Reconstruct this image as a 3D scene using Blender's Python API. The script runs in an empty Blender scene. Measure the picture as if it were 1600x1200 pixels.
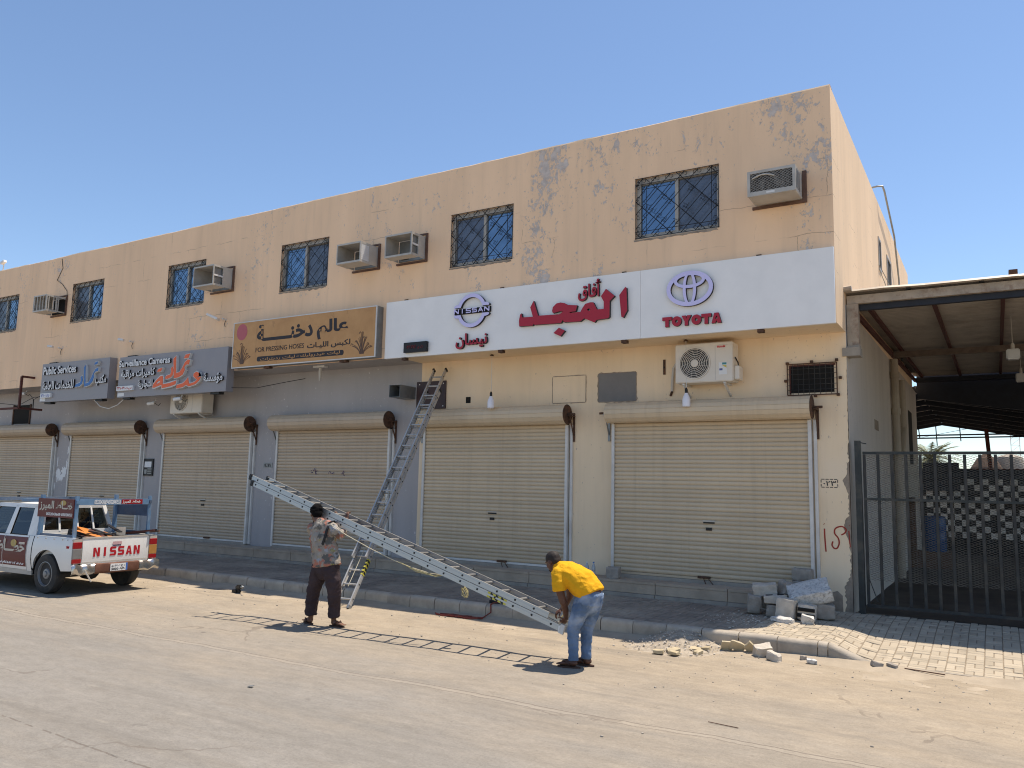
import bpy, bmesh, math, random, unicodedata
from mathutils import Vector, Matrix, noise
S = bpy.context.scene
COL = S.collection
R = math.radians
rnd = random.Random(7)

# ------------------------------------------------------------------ camera
cd = bpy.data.cameras.new('camera'); cam = bpy.data.objects.new('camera', cd); COL.objects.link(cam)
_yaw, _pitch, _roll = R(-31.21), R(7.17), R(1.25)
_fw = Vector((math.sin(_yaw)*math.cos(_pitch), math.cos(_yaw)*math.cos(_pitch), math.sin(_pitch)))
_rt = Vector((math.cos(_yaw), -math.sin(_yaw), 0)); _up = _rt.cross(_fw)
_r = _rt*math.cos(_roll)+_up*math.sin(_roll); _u = _up*math.cos(_roll)-_rt*math.sin(_roll)
cam.matrix_world = Matrix(((_r.x,_u.x,-_fw.x,0),(_r.y,_u.y,-_fw.y,0),(_r.z,_u.z,-_fw.z,2.1),(0,0,0,1)))
cd.sensor_width = 36; cd.lens = 36*1250/1600; cd.clip_start = .05; cd.clip_end = 5000
S.camera = cam

# ------------------------------------------------------------------ sky, sun, exposure
SUN_DIR = Vector((-.18, -.29, -1)).normalized()          # the way the light travels
w = bpy.data.worlds.new('World'); S.world = w; w.use_nodes = True
_nt = w.node_tree; _bg = _nt.nodes['Background']
sky = _nt.nodes.new('ShaderNodeTexSky'); sky.sky_type = 'NISHITA'; sky.sun_disc = False
sky.sun_elevation = R(71.2); sky.sun_rotation = R(31.8)
sky.altitude = 600; sky.air_density = 1.0; sky.dust_density = .3; sky.ozone_density = 2.5
_nt.links.new(sky.outputs[0], _bg.inputs[0]); _bg.inputs[1].default_value = .102
sl = bpy.data.lights.new('sun', 'SUN'); sl.energy = 3.7; sl.angle = R(.5); sl.color = (1, .90, .77)
sun = bpy.data.objects.new('sun', sl); COL.objects.link(sun); sun.location = (8, 14, 40)
sun.rotation_euler = SUN_DIR.to_track_quat('-Z', 'Y').to_euler()
S.view_settings.view_transform = 'Standard'; S.view_settings.look = 'None'
S.view_settings.gamma = 1; S.view_settings.use_curve_mapping = False
S.view_settings.exposure = .78
S.render.engine = 'CYCLES'
S.cycles.filter_width = 1.1
S.cycles.max_bounces = 8; S.cycles.diffuse_bounces = 5

# ------------------------------------------------------------------ node materials
class NT:
    """tiny helper that writes shader nodes"""
    def __init__(s, name):
        s.m = bpy.data.materials.new(name); s.m.use_nodes = True
        s.t = s.m.node_tree; s.b = s.t.nodes['Principled BSDF']
    def n(s, typ, ins=None, **kw):
        nd = s.t.nodes.new('ShaderNode'+typ)
        for k, v in kw.items(): setattr(nd, k, v)
        for k, v in (ins or {}).items():
            if isinstance(v, bpy.types.NodeSocket): s.t.links.new(v, nd.inputs[k])
            else: nd.inputs[k].default_value = v
        return nd
    def math(s, op, a, b=0.0, c=None, clamp=False):
        nd = s.n('Math', {0: a, 1: b}, operation=op, use_clamp=clamp)
        if c is not None:
            if isinstance(c, bpy.types.NodeSocket): s.t.links.new(c, nd.inputs[2])
            else: nd.inputs[2].default_value = c
        return nd.outputs[0]
    def pos(s): return s.n('NewGeometry').outputs['Position']
    def xyz(s, v):
        nd = s.n('SeparateXYZ', {0: v}); return nd.outputs[0], nd.outputs[1], nd.outputs[2]
    def vec(s, x, y, z): return s.n('CombineXYZ', {0: x, 1: y, 2: z}).outputs[0]
    def vmul(s, v, k): return s.n('VectorMath', {0: v, 1: k}, operation='MULTIPLY').outputs[0]
    def noise(s, v, scale, detail=3, rough=.55, dist=0):
        return s.n('TexNoise', {'Vector': v, 'Scale': scale, 'Detail': detail, 'Roughness': rough, 'Distortion': dist}).outputs['Fac']
    def ramp(s, f, a, b):
        return s.n('MapRange', {0: f, 1: a, 2: b, 3: 0., 4: 1.}, clamp=True).outputs[0]
    def mix(s, f, a, b):
        nd = s.n('Mix', None, data_type='RGBA')
        for k, v in ((0, f), (6, a), (7, b)):
            if isinstance(v, bpy.types.NodeSocket): s.t.links.new(v, nd.inputs[k])
            else: nd.inputs[k].default_value = (*v, 1) if isinstance(v, tuple) and len(v) == 3 else v
        return nd.outputs[2]
    def bump(s, h, strength=.3, dist=.01):
        nd = s.n('Bump', {'Strength': strength, 'Distance': dist, 'Height': h}); s.t.links.new(nd.outputs[0], s.b.inputs['Normal'])
    def out(s, col=None, rough=None, metal=None, spec=None):
        for k, v in (('Base Color', col), ('Roughness', rough), ('Metallic', metal), ('Specular IOR Level', spec)):
            if v is None: continue
            if isinstance(v, bpy.types.NodeSocket): s.t.links.new(v, s.b.inputs[k])
            else: s.b.inputs[k].default_value = (*v, 1) if isinstance(v, tuple) else v
        return s.m

def plain(name, col, rough=.6, metal=0., var=.18, vs=3., dirt=None, ds=1.2, damt=.5, bump=0., bs=30., spec=.4, streak=1.):
    """a worn surface: colour wanders with position, dust or rust gathers in patches, fine relief"""
    t = NT(name); p = t.pos(); q = t.vmul(p, (1, 1, streak))
    n1 = t.noise(q, vs, 5, .6); dark = tuple(c*(1-var) for c in col); lite = tuple(min(1, c*(1+var*.6)) for c in col)
    c = t.mix(t.ramp(n1, .3, .7), dark, lite)
    if dirt:
        m = t.math('MULTIPLY', t.ramp(t.noise(q, ds, 6, .68), .48, .72), damt)
        c = t.mix(m, c, dirt)
    n2 = t.noise(p, bs, 3)
    rr = t.math('MULTIPLY_ADD', n1, .25, rough-.12)
    if bump: t.bump(n2, bump, .008)
    return t.out(c, rr, metal, spec)

def plaster(name, base, peel, amount=0., xgain=0., rows=True, dirt=(.30,.24,.19), pale=None):
    """painted plaster: flaking patches, hairline cracks along the block courses, run-off streaks"""
    t = NT(name); p = t.pos(); x, y, z = t.xyz(p)
    a = t.noise(t.vmul(p, (1, 1, .55)), .75, 3, .5)
    b = t.noise(t.vmul(p, (1, 1, .6)), 6., 9, .74, .5)
    g = t.math('MULTIPLY', t.ramp(x, -20., -6.), xgain)
    b2 = t.noise(t.vmul(p, (1, 1, .8)), 18., 7, .75, .3)
    s = t.math('ADD', t.math('MULTIPLY_ADD', a, .40, t.math('MULTIPLY_ADD', b, .58, t.math('MULTIPLY', b2, .28))), t.math('ADD', g, amount))
    mask = t.ramp(s, .772, .782)
    fleck = t.ramp(t.math('ADD', t.noise(t.vmul(p, (1, 1, .7)), 16, 4, .6), t.math('MULTIPLY', a, .22)), .775, .79)
    mask = t.math('MAXIMUM', mask, t.math('MULTIPLY', fleck, .8))
    tone = t.ramp(t.noise(t.vmul(p, (1, 1, .25)), 1.1, 5, .6), .25, .75)
    c = t.mix(tone, tuple(k*.88 for k in base), tuple(min(1, k*1.06) for k in base))
    st = t.ramp(t.noise(t.vmul(p, (6, 6, .35)), 1., 4, .6), .52, .8)
    c = t.mix(t.math('MULTIPLY', st, .16), c, dirt)
    if pale: c = t.mix(t.math('MULTIPLY', t.ramp(t.noise(p, .9, 3), .45, .65), .5), c, pale)
    crack = 0.
    if rows:
        wob = t.math('MULTIPLY', t.math('SUBTRACT', t.noise(p, 3., 3), .5), .10)
        zz = t.math('FRACT', t.math('DIVIDE', t.math('ADD', z, wob), .62))
        ln = t.math('LESS_THAN', zz, .012)
        xx = t.math('FRACT', t.math('DIVIDE', t.math('ADD', t.math('ADD', x, t.math('MULTIPLY', wob, 1.7)), t.math('MULTIPLY', t.math('FLOOR', t.math('DIVIDE', z, .62)), .71)), 1.9))
        lv = t.math('LESS_THAN', xx, .004)
        crack = t.math('MULTIPLY', t.math('MAXIMUM', ln, lv), t.ramp(t.noise(p, .8, 3), .57, .62))
        c = t.mix(t.math('MULTIPLY', crack, .6), c, (.20, .15, .11))
    pc = t.mix(t.ramp(t.noise(p, 9, 4), .3, .7), tuple(k*.8 for k in peel), tuple(min(1, k*1.15) for k in peel))
    c = t.mix(mask, c, pc)
    fine = t.noise(p, 60, 4, .7)
    h = t.math('SUBTRACT', t.math('MULTIPLY', fine, .25), t.math('ADD', mask, t.math('MULTIPLY', crack, .8)))
    t.bump(h, .55, .006)
    return t.out(c, .85, 0., .2)

M = {}
PEACH = (.93, .645, .415)
M['peach'] = plaster('peach_plaster', PEACH, (.60, .52, .46), .010, .072)
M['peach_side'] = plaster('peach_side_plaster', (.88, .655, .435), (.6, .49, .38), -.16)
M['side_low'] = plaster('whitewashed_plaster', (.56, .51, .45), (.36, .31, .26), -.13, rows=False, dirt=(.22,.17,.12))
M['cream'] = plaster('cream_plaster', (.86, .68, .465), (.55, .45, .35), -.15, rows=False, pale=(.86, .71, .53))
M['greywall'] = plaster('grey_painted_plaster', (.42, .395, .385), (.70, .68, .66), -.155, rows=False, dirt=(.24,.23,.22))
M['brickdust'] = plain('bare_render', (.33, .27, .21), .95, 0, .35, 7, (.20, .15, .11), 3, .7, .9, 25)
M['concrete'] = plain('concrete', (.33, .295, .25), .9, 0, .2, 5, (.42, .36, .28), 1.5, .5, .5, 45, streak=.6)
M['step'] = plain('step_terrazzo', (.42, .335, .25), .85, 0, .22, 3, (.42, .35, .27), .9, .6, .5, 50)
M['kerb'] = plain('kerb_concrete', (.43, .375, .30), .9, 0, .2, 4, (.24, .20, .17), 2.2, .5, .5, 60)
M['kerb2'] = plain('worn_kerb_concrete', (.38, .33, .265), .9, 0, .25, 5, (.22, .19, .16), 2.2, .6, .5, 60)
def enamel(name, base, grime):
    """shutter enamel: every slat a shade apart, hand grime and dust in streaks, dust thick near the ground"""
    t = NT(name); p = t.pos(); x, y, z = t.xyz(p); k = t.math('MULTIPLY_ADD', t.n('ObjectInfo').outputs['Random'], .16, .92)
    k = t.math('MULTIPLY', k, t.math('MULTIPLY_ADD', t.noise(t.vmul(p, (.8, 1, .35)), 1.3, 5, .65), .30, .85))
    c = t.n('VectorMath', {0: base, 'Scale': k}, operation='SCALE').outputs[0]
    st = t.ramp(t.noise(t.vmul(p, (9, 1, .25)), 1., 5, .65), .50, .78); c = t.mix(t.math('MULTIPLY', st, .40), c, grime)
    low = t.math('MULTIPLY', t.ramp(t.math('ADD', z, t.math('MULTIPLY', t.noise(p, 2.5, 4), .9)), 1.75, .75), .45); c = t.mix(low, c, tuple(q*.9 for q in grime))
    ch = t.ramp(t.noise(p, 22, 5, .7), .70, .74); c = t.mix(t.math('MULTIPLY', ch, .45), c, (.20, .13, .085))
    t.bump(t.noise(t.vmul(p, (1, 1, 3)), 1.6, 4), .25, .02)
    return t.out(c, t.math('MULTIPLY_ADD', st, .2, .42), 0., .35)
M['shutter'] = enamel('beige_enamel', (.60, .48, .33), (.43, .34, .235))
M['shutter2'] = enamel('dusty_beige_enamel', (.54, .425, .30), (.38, .30, .215))
M['rail'] = plain('white_rail_enamel', (.66, .64, .60), .4, 0, .12, 3, (.36, .31, .26), 2, .4)
M['rust'] = plain('rusty_steel', (.10, .055, .035), .8, .2, .4, 12, (.22, .09, .04), 6, .6, .5, 60)
M['iron'] = plain('black_wrought_iron', (.013, .013, .015), .55, .3, .3, 8)
M['alu'] = plain('aluminium', (.46, .45, .43), .4, .75, .1, 6, (.42, .41, .39), 3, .4, .05, 60)
M['alu_dull'] = plain('dull_aluminium', (.52, .50, .47), .5, .4, .12, 5, (.30, .29, .27), 3, .5, .05, 60)
M['winframe'] = plain('beige_aluminium', (.46, .42, .36), .45, .25, .12, 5, (.35, .30, .24), 3, .4)
M['white'] = plain('white_enamel', (.74, .73, .71), .45, 0, .05, 2, (.52, .47, .40), 1.2, .25)
M['offwhite'] = plain('yellowed_enamel', (.55, .51, .44), .5, 0, .1, 3, (.38, .32, .25), 2, .45)
M['cage'] = plain('cage_enamel', (.50, .47, .42), .5, .1, .12, 4, (.30, .26, .21), 3, .5)
M['darkhole'] = plain('dark_inside', (.012, .011, .010), .9, 0, .2)
M['wood'] = plain('brown_wood', (.13, .068, .045), .7, 0, .3, 9, (.22, .14, .09), 4, .5, .3, 40)
M['greybox'] = plain('galvanised_sheet', (.27, .28, .28), .45, .5, .2, 4)
M['black'] = plain('black_plastic', (.012, .012, .013), .5, 0, .2)
M['rubber'] = plain('tyre_rubber', (.035, .034, .033), .8, 0, .2, 8, (.16, .13, .10), 5, .45, .3, 60)

def glass(name, tint, rough=.05, metal=.85):
    t = NT(name); p = t.pos()
    t.bump(t.noise(p, 1.6, 2), .03, .05)
    c = t.mix(t.ramp(t.noise(p, 2.2, 4), .35, .7), tint, tuple(k*.75 for k in tint))
    return t.out(c, rough, metal, .5)
M['blueglass'] = glass('blue_reflective_glass', (.22, .31, .41))
M['greyglass'] = glass('grey_screened_glass', (.17, .18, .205), .25, .6)

# ------------------------------------------------------------------ geometry helpers
WL = {}                                                   # world place of each parent at the time it is built
def _link(o, parent):
    COL.objects.link(o)
    if parent is not None:
        o.parent = parent; o.matrix_parent_inverse = Matrix.Translation(-WL[parent.name])
    return o
def tag(o, label=None, cat=None, group=None, kind=None):
    for k, v in (('label', label), ('category', cat), ('group', group), ('kind', kind)):
        if v: o[k] = v
    return o
def thing(name, label, cat, loc=(0, 0, 0), group=None):
    o = bpy.data.objects.new(name, None); COL.objects.link(o); o.location = loc
    o.empty_display_size = .1; WL[o.name] = Vector(loc)
    return tag(o, label, cat, group)
def struct(o): o['kind'] = 'structure'; return o

class MB:
    def __init__(s): s.v = []; s.f = []; s.mi = []
    def _add(s, vs, fs, mi=0):
        k = len(s.v); s.v += [tuple(v) for v in vs]; s.f += [tuple(i+k for i in f) for f in fs]; s.mi += [mi]*len(fs); return s
    def box(s, x0, x1, y0, y1, z0, z1, mi=0):
        return s._add([(x0,y0,z0),(x1,y0,z0),(x1,y1,z0),(x0,y1,z0),(x0,y0,z1),(x1,y0,z1),(x1,y1,z1),(x0,y1,z1)],
            [(0,3,2,1),(4,5,6,7),(0,1,5,4),(1,2,6,5),(2,3,7,6),(3,0,4,7)], mi)
    def obox(s, c, ax, ay, az, mi=0):
        c, ax, ay, az = Vector(c), Vector(ax), Vector(ay), Vector(az)
        vs = [c+i*ax+j*ay+k*az for k in (-1, 1) for i, j in ((-1,-1),(1,-1),(1,1),(-1,1))]
        return s._add(vs, [(0,3,2,1),(4,5,6,7),(0,1,5,4),(1,2,6,5),(2,3,7,6),(3,0,4,7)], mi)
    def bar(s, p, q, w, h, up=(0, 0, 1), mi=0):
        """a rectangular bar from p to q, w across, h along up"""
        p, q = Vector(p), Vector(q); d = (q-p); L = d.length; d.normalize(); up = Vector(up)
        a = d.cross(up)
        if a.length < 1e-4: a = d.cross(Vector((1, 0, 0)))
        a.normalize(); b = a.cross(d)
        return s.obox((p+q)/2, d*L/2, a*w/2, b*h/2, mi)
    def tube(s, pts, r, seg=8, mi=0, cap=True):
        pts = [Vector(p) for p in pts]; n = len(pts); rs = r if isinstance(r, (list, tuple)) else [r]*n
        k0 = len(s.v); prev = None
        for i, p in enumerate(pts):
            d = (pts[min(i+1, n-1)]-pts[max(i-1, 0)]).normalized()
            if prev is None:
                a = d.cross(Vector((0, 0, 1)))
                if a.length < 1e-3: a = d.cross(Vector((1, 0, 0)))
            else: a = prev-d*prev.dot(d)
            a.normalize(); prev = a; b = d.cross(a)
            for j in range(seg):
                t = 2*math.pi*j/seg; s.v.append(tuple(p+(a*math.cos(t)+b*math.sin(t))*rs[i]))
        for i in range(n-1):
            for j in range(seg):
                j2 = (j+1) % seg; s.f.append((k0+i*seg+j, k0+i*seg+j2, k0+(i+1)*seg+j2, k0+(i+1)*seg+j)); s.mi.append(mi)
        if cap:
            s.f.append(tuple(k0+j for j in reversed(range(seg)))); s.mi.append(mi)
            s.f.append(tuple(k0+(n-1)*seg+j for j in range(seg))); s.mi.append(mi)
        return s
    def lathe(s, prof, o, axis=(0, 0, 1), seg=16, mi=0):
        """prof: (radius, height) pairs along axis from o"""
        o = Vector(o); d = Vector(axis).normalized(); a = d.cross(Vector((0, 0, 1)))
        if a.length < 1e-3: a = Vector((1, 0, 0))
        a.normalize(); b = d.cross(a); k0 = len(s.v); n = len(prof)
        for r, h in prof:
            for j in range(seg):
                t = 2*math.pi*j/seg; s.v.append(tuple(o+d*h+(a*math.cos(t)+b*math.sin(t))*max(r, 1e-4)))
        for i in range(n-1):
            for j in range(seg):
                j2 = (j+1) % seg; s.f.append((k0+i*seg+j, k0+i*seg+j2, k0+(i+1)*seg+j2, k0+(i+1)*seg+j)); s.mi.append(mi)
        s.f.append(tuple(k0+j for j in reversed(range(seg)))); s.mi.append(mi)
        s.f.append(tuple(k0+(n-1)*seg+j for j in range(seg))); s.mi.append(mi)
        return s
    def poly(s, pts, y0, y1, mi=0, ms=None):
        """outline in (x, z), front face at y0, back at y1"""
        ms = mi if ms is None else ms; n = len(pts)
        A = sum(pts[i][0]*pts[(i+1) % n][1]-pts[(i+1) % n][0]*pts[i][1] for i in range(n))
        if A < 0: pts = list(reversed(pts))
        k = len(s.v)
        s.v += [(p[0], y0, p[1]) for p in pts]+[(p[0], y1, p[1]) for p in pts]
        s.f.append(tuple(range(k, k+n))); s.mi.append(mi)
        s.f.append(tuple(reversed(range(k+n, k+2*n)))); s.mi.append(ms)
        for i in range(n):
            j = (i+1) % n; s.f.append((k+j, k+i, k+n+i, k+n+j)); s.mi.append(ms)
        return s
    def grid(s, rows, mi=0):
        """rows of points, quads between"""
        k = len(s.v); n = len(rows[0])
        for r in rows: s.v += [tuple(p) for p in r]
        for i in range(len(rows)-1):
            for j in range(n-1):
                s.f.append((k+i*n+j, k+i*n+j+1, k+(i+1)*n+j+1, k+(i+1)*n+j)); s.mi.append(mi)
        return s
    def mesh(s, name, mats, smooth=False, origin=None):
        me = bpy.data.meshes.new(name); vs = s.v
        if origin is not None: ox, oy, oz = origin; vs = [(x-ox, y-oy, z-oz) for x, y, z in s.v]
        me.from_pydata(vs, [], s.f)
        for m in (mats if isinstance(mats, (list, tuple)) else [mats]): me.materials.append(m)
        if len(me.materials) > 1: me.polygons.foreach_set('material_index', s.mi)
        if smooth:
            me.polygons.foreach_set('use_smooth', [True]*len(me.polygons))
            if smooth is not True: me.set_sharp_from_angle(angle=R(smooth))
        me.update(); return me
    def build(s, name, mats, parent=None, smooth=False):
        xs, ys, zs = zip(*s.v)
        b = Vector(((min(xs)+max(xs))/2, (min(ys)+max(ys))/2, min(zs)))
        o = bpy.data.objects.new(name, s.mesh(name, mats, smooth, b)); _link(o, parent)
        o.location = b; WL[o.name] = b
        return o
def inst(name, me, loc, parent=None, rot=None, sc=None):
    o = bpy.data.objects.new(name, me); _link(o, parent); o.location = loc; WL[o.name] = Vector(loc)
    if rot is not None: o.rotation_euler = rot
    if sc is not None: o.scale = sc
    return o
def bevelled(me, w=.006, seg=1):
    bm = bmesh.new(); bm.from_mesh(me); bmesh.ops.bevel(bm, geom=list(bm.edges), offset=w, segments=seg, affect='EDGES', clamp_overlap=True)
    bm.to_mesh(me); bm.free(); return me

# ------------------------------------------------------------------ lettering
_forms = {}
for _c in range(0xFE70, 0xFEFD):
    _d = unicodedata.decomposition(chr(_c)).split()
    if len(_d) == 2 and _d[0] in ('<isolated>', '<final>', '<initial>', '<medial>'):
        _forms.setdefault(chr(int(_d[1], 16)), {})[_d[0][1:-1]] = chr(_c)
def shape_arabic(s):
    out = []
    for i, ch in enumerate(s):
        if ch not in _forms:
            out.append(ch); continue
        pv, nx = s[i-1] if i else '', s[i+1] if i+1 < len(s) else ''
        jp = pv == 'ـ' or (pv in _forms and 'initial' in _forms[pv])
        jn = (nx in _forms or nx == 'ـ') and 'initial' in _forms[ch] and not (nx in _forms and 'final' not in _forms[nx])
        jp = jp and 'final' in _forms[ch]
        k = 'medial' if jp and jn else 'final' if jp else 'initial' if jn else 'isolated'
        out.append(_forms[ch].get(k, ch))
    runs = ''.join(reversed(out))
    # digits keep their own order
    res = ''; num = ''
    for ch in runs:
        if ch.isdigit(): num = ch+num
        else: res += num+ch; num = ''
    return res+num
def lettering(body, name, x0, x1, z0, z1, y, depth, mats, parent=None, bold=.0, lift=0., arabic=False, frame=None, tilt=0.):
    """raised letters fitted to the box x0..x1, z0..z1 on the plane y, standing depth proud of it (towards -Y)"""
    cu = bpy.data.curves.new('t', 'FONT'); cu.body = shape_arabic(body) if arabic else body
    cu.extrude = .5; cu.offset = bold; cu.resolution_u = 3
    o = bpy.data.objects.new('t', cu); COL.objects.link(o)
    dg = bpy.context.evaluated_depsgraph_get(); me = bpy.data.meshes.new_from_object(o.evaluated_get(dg))
    bpy.data.objects.remove(o); bpy.data.curves.remove(cu)
    n = len(me.vertices); par = list(range(n))
    def f(i):
        while par[i] != i: par[i] = par[par[i]]; i = par[i]
        return i
    for e in me.edges:
        a, b = f(e.vertices[0]), f(e.vertices[1])
        if a != b: par[a] = b
    ids = {}; 
    X = [v.co.x for v in me.vertices]; Z = [v.co.y for v in me.vertices]
    ax, bx, az, bz = min(X), max(X), min(Z), max(Z)
    vs = []
    for i, v in enumerate(me.vertices):
        k = ids.setdefault(f(i), len(ids))
        u = (v.co.x-ax)/(bx-ax); t = (v.co.y-az)/(bz-az); d = (v.co.z+.5)          # d: 0 back, 1 front
        p = Vector((x0+u*(x1-x0), y-d*(depth+.0007*(k % 4)), z0+t*(z1-z0)+tilt*u))
        vs.append(p)
    mb = MB(); mb.v = [tuple(p) if frame is None else tuple(frame @ p) for p in vs]
    for p in me.polygons:
        mb.f.append(tuple(p.vertices)); mb.mi.append(0 if abs(p.normal.z) > .7 else 1)
    bpy.data.meshes.remove(me)
    mm = list(mats) if isinstance(mats, (list, tuple)) else [mats, mats]
    return mb.build(name, mm, parent)
# outlines of the calligraphic words, (x, z) in metres on their sign
MAJD = [[(-7.734, 5.119), (-7.742, 5.233), (-7.721, 5.348), (-7.691, 5.372), (-7.672, 5.289), (-7.436, 5.283), (-7.498, 5.468), (-7.425, 5.591), (-7.323, 5.292), (-6.877, 5.278), (-6.827, 5.296), (-6.794, 5.324), (-6.861, 5.335), (-6.963, 5.317), (-7.005, 5.313), (-7.023, 5.353), (-7.007, 5.428), (-6.932, 5.49), (-6.847, 5.5), (-6.763, 5.481), (-6.695, 5.44), (-6.496, 5.412), (-6.528, 5.303), (-6.627, 5.3), (-6.668, 5.282), (-6.429, 5.282), (-6.389, 5.353), (-6.333, 5.423), (-6.236, 5.443), (-6.171, 5.436), (-6.13, 5.358), (-6.097, 5.295), (-5.962, 5.294), (-5.963, 5.43), (-6.02, 5.533), (-5.921, 5.66), (-5.751, 5.512), (-5.845, 5.426), (-5.848, 5.139), (-5.874, 5.112), (-6.104, 5.103), (-6.143, 5.059), (-6.354, 5.155), (-6.427, 5.105), (-6.766, 5.116), (-6.791, 5.164), (-6.833, 5.107), (-7.398, 5.122), (-7.416, 5.142), (-7.438, 5.11)], [(-5.658, 5.517), (-5.543, 5.654), (-5.52, 5.634), (-5.503, 5.224), (-5.579, 5.097), (-5.617, 5.118)], [(-6.987, 4.93), (-6.873, 5.022), (-6.747, 4.956), (-6.837, 4.857)]]
MAJD_HOLE = [(-6.302, 5.307), (-6.267, 5.332), (-6.226, 5.313), (-6.247, 5.28)]
ORANGE = [[(-18.689, 4.397), (-18.658, 4.487), (-18.528, 4.598), (-18.389, 4.681), (-18.303, 4.689), (-18.281, 4.6), (-18.276, 4.466), (-17.969, 4.491), (-17.734, 4.542), (-17.763, 4.445), (-17.959, 4.404), (-18.298, 4.366), (-18.323, 4.457), (-18.462, 4.434), (-18.596, 4.396)], [(-18.531, 4.811), (-18.48, 4.866), (-18.346, 4.893), (-18.394, 4.818)], [(-18.186, 4.61), (-18.148, 4.669), (-17.983, 4.701), (-17.946, 4.771), (-17.967, 4.852), (-17.927, 4.901), (-17.896, 4.827), (-17.894, 4.711), (-17.964, 4.642), (-18.096, 4.613)], [(-17.895, 5.102), (-17.812, 5.162), (-17.797, 4.936), (-17.772, 4.719), (-17.619, 4.739), (-17.522, 4.849), (-17.428, 4.986), (-17.325, 5.044), (-17.259, 5.033), (-17.301, 4.929), (-17.369, 4.947), (-17.42, 4.921), (-17.469, 4.867), (-17.44, 4.801), (-17.504, 4.69), (-17.673, 4.627), (-17.827, 4.614)], [(-17.48, 5.097), (-17.427, 5.173), (-17.276, 5.194), (-17.321, 5.108)], [(-17.707, 4.343), (-17.682, 4.413), (-17.454, 4.445), (-17.373, 4.498), (-17.274, 4.586), (-17.251, 4.478), (-17.212, 4.42), (-17.023, 4.453), (-16.912, 4.518), (-17.062, 4.617), (-17.047, 4.68), (-16.965, 4.711), (-16.888, 4.686), (-16.87, 4.615), (-16.952, 4.591), (-16.844, 4.571), (-16.792, 4.583), (-16.857, 4.502), (-16.977, 4.423), (-17.229, 4.376), (-17.343, 4.426), (-17.467, 4.368)]]
ORANGE_HOLE = [(-18.55, 4.489), (-18.477, 4.551), (-18.375, 4.568), (-18.393, 4.526), (-18.492, 4.491)]
BLUE = [[(-22.208, 4.577), (-22.165, 4.637), (-21.973, 4.674), (-21.917, 4.74), (-21.959, 4.842), (-21.902, 4.862), (-21.87, 4.768), (-21.893, 4.662), (-22.013, 4.591)], [(-21.834, 5.104), (-21.781, 5.162), (-21.764, 4.931), (-21.719, 4.631), (-21.555, 4.662), (-21.446, 4.793), (-21.364, 4.925), (-21.277, 5.026), (-21.167, 5.058), (-21.182, 4.983), (-21.293, 4.967), (-21.374, 4.91), (-21.346, 4.803), (-21.405, 4.685), (-21.546, 4.601), (-21.748, 4.572)], [(-21.352, 5.16), (-21.317, 5.211), (-21.206, 5.234), (-21.235, 5.175)]]

# ------------------------------------------------------------------ ground, road, pavement
YF, YW, XC, ZS, ZT = 13.12, 14.0, -2.04, 4.73, 8.65       # facade plane, shop wall plane, corner, soffit, parapet top
KERB_Y = 10.95; WALK_Z = .20

t = NT('desert_ground'); p = t.pos()
c = t.mix(t.ramp(t.noise(p, .15, 6), .3, .7), (.36, .28, .20), (.46, .37, .27))
t.bump(t.noise(p, 6, 6, .7), .4, .03); M['desert'] = t.out(c, .95, 0, .1)
mb = MB()
mb._add([(-900, -900, -.03), (900, -900, -.03), (900, 900, -.03), (-900, 900, -.03)], [(0, 1, 2, 3)])
struct(mb.build('ground', M['desert']))

t = NT('dusty_asphalt'); p = t.pos(); x, y, z = t.xyz(p)
long_ = t.vmul(p, (.35, 1.6, 1))
wob = t.math('MULTIPLY', t.math('SUBTRACT', t.noise(p, .55, 5, .6), .5), 3.4)
ys = t.math('ADD', t.math('ADD', y, wob), t.math('MULTIPLY', t.ramp(x, -6., 2.), 1.6))
sand = t.ramp(ys, 5.6, 10.4)
sand = t.math('MULTIPLY_ADD', t.math('SUBTRACT', t.noise(long_, 1.3, 6, .65), .5), .9, sand, clamp=True)
asph = t.mix(t.ramp(t.noise(long_, .8, 6, .65), .28, .72), (.178, .165, .146), (.236, .219, .195))
asph = t.mix(t.math('MULTIPLY', t.ramp(t.noise(p, .5, 4), .45, .75), .5), asph, (.21, .20, .185))
dust = t.mix(t.ramp(t.noise(p, 1.1, 6, .6), .3, .7), (.295, .237, .168), (.365, .298, .216))
col = t.mix(sand, asph, dust)
m1 = t.math('MULTIPLY_ADD', t.noise(t.vmul(p, (.6, 1.3, 1)), 7, 5, .7), .70, .65); m2 = t.math('MULTIPLY_ADD', t.noise(p, 34, 5, .85), .95, .525)
col = t.n('VectorMath', {0: col, 'Scale': t.math('MULTIPLY', m1, m2)}, operation='SCALE').outputs[0]
grit = t.ramp(t.noise(p, 85, 3, .8), .30, .74)
col = t.mix(t.math('MULTIPLY', grit, .30), col, (.40, .355, .29))
spk = t.ramp(t.noise(p, 48, 2, .5), .70, .76)
col = t.mix(t.math('MULTIPLY', spk, .6), col, (.10, .085, .07))
stain = t.ramp(t.noise(t.vmul(p, (.5, 1.7, 1)), 1.7, 5, .6), .62, .74)
col = t.mix(t.math('MULTIPLY', stain, .35), col, (.17, .145, .12))
trk = t.math('MULTIPLY', t.ramp(t.noise(t.vmul(p, (.12, 3.2, 1)), 1., 4, .6), .52, .68), t.ramp(t.noise(p, .35, 3), .40, .6)); col = t.mix(t.math('MULTIPLY', trk, .38), col, (.155, .14, .12))
oil = t.ramp(t.noise(p, 2.3, 3, .4), .735, .77); col = t.mix(t.math('MULTIPLY', oil, .5), col, (.075, .065, .058))
pal = t.ramp(t.noise(t.vmul(p, (.5, 1.5, 1)), 3.1, 6, .7), .60, .70); col = t.mix(t.math('MULTIPLY', pal, .35), col, (.34, .305, .25))
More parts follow.
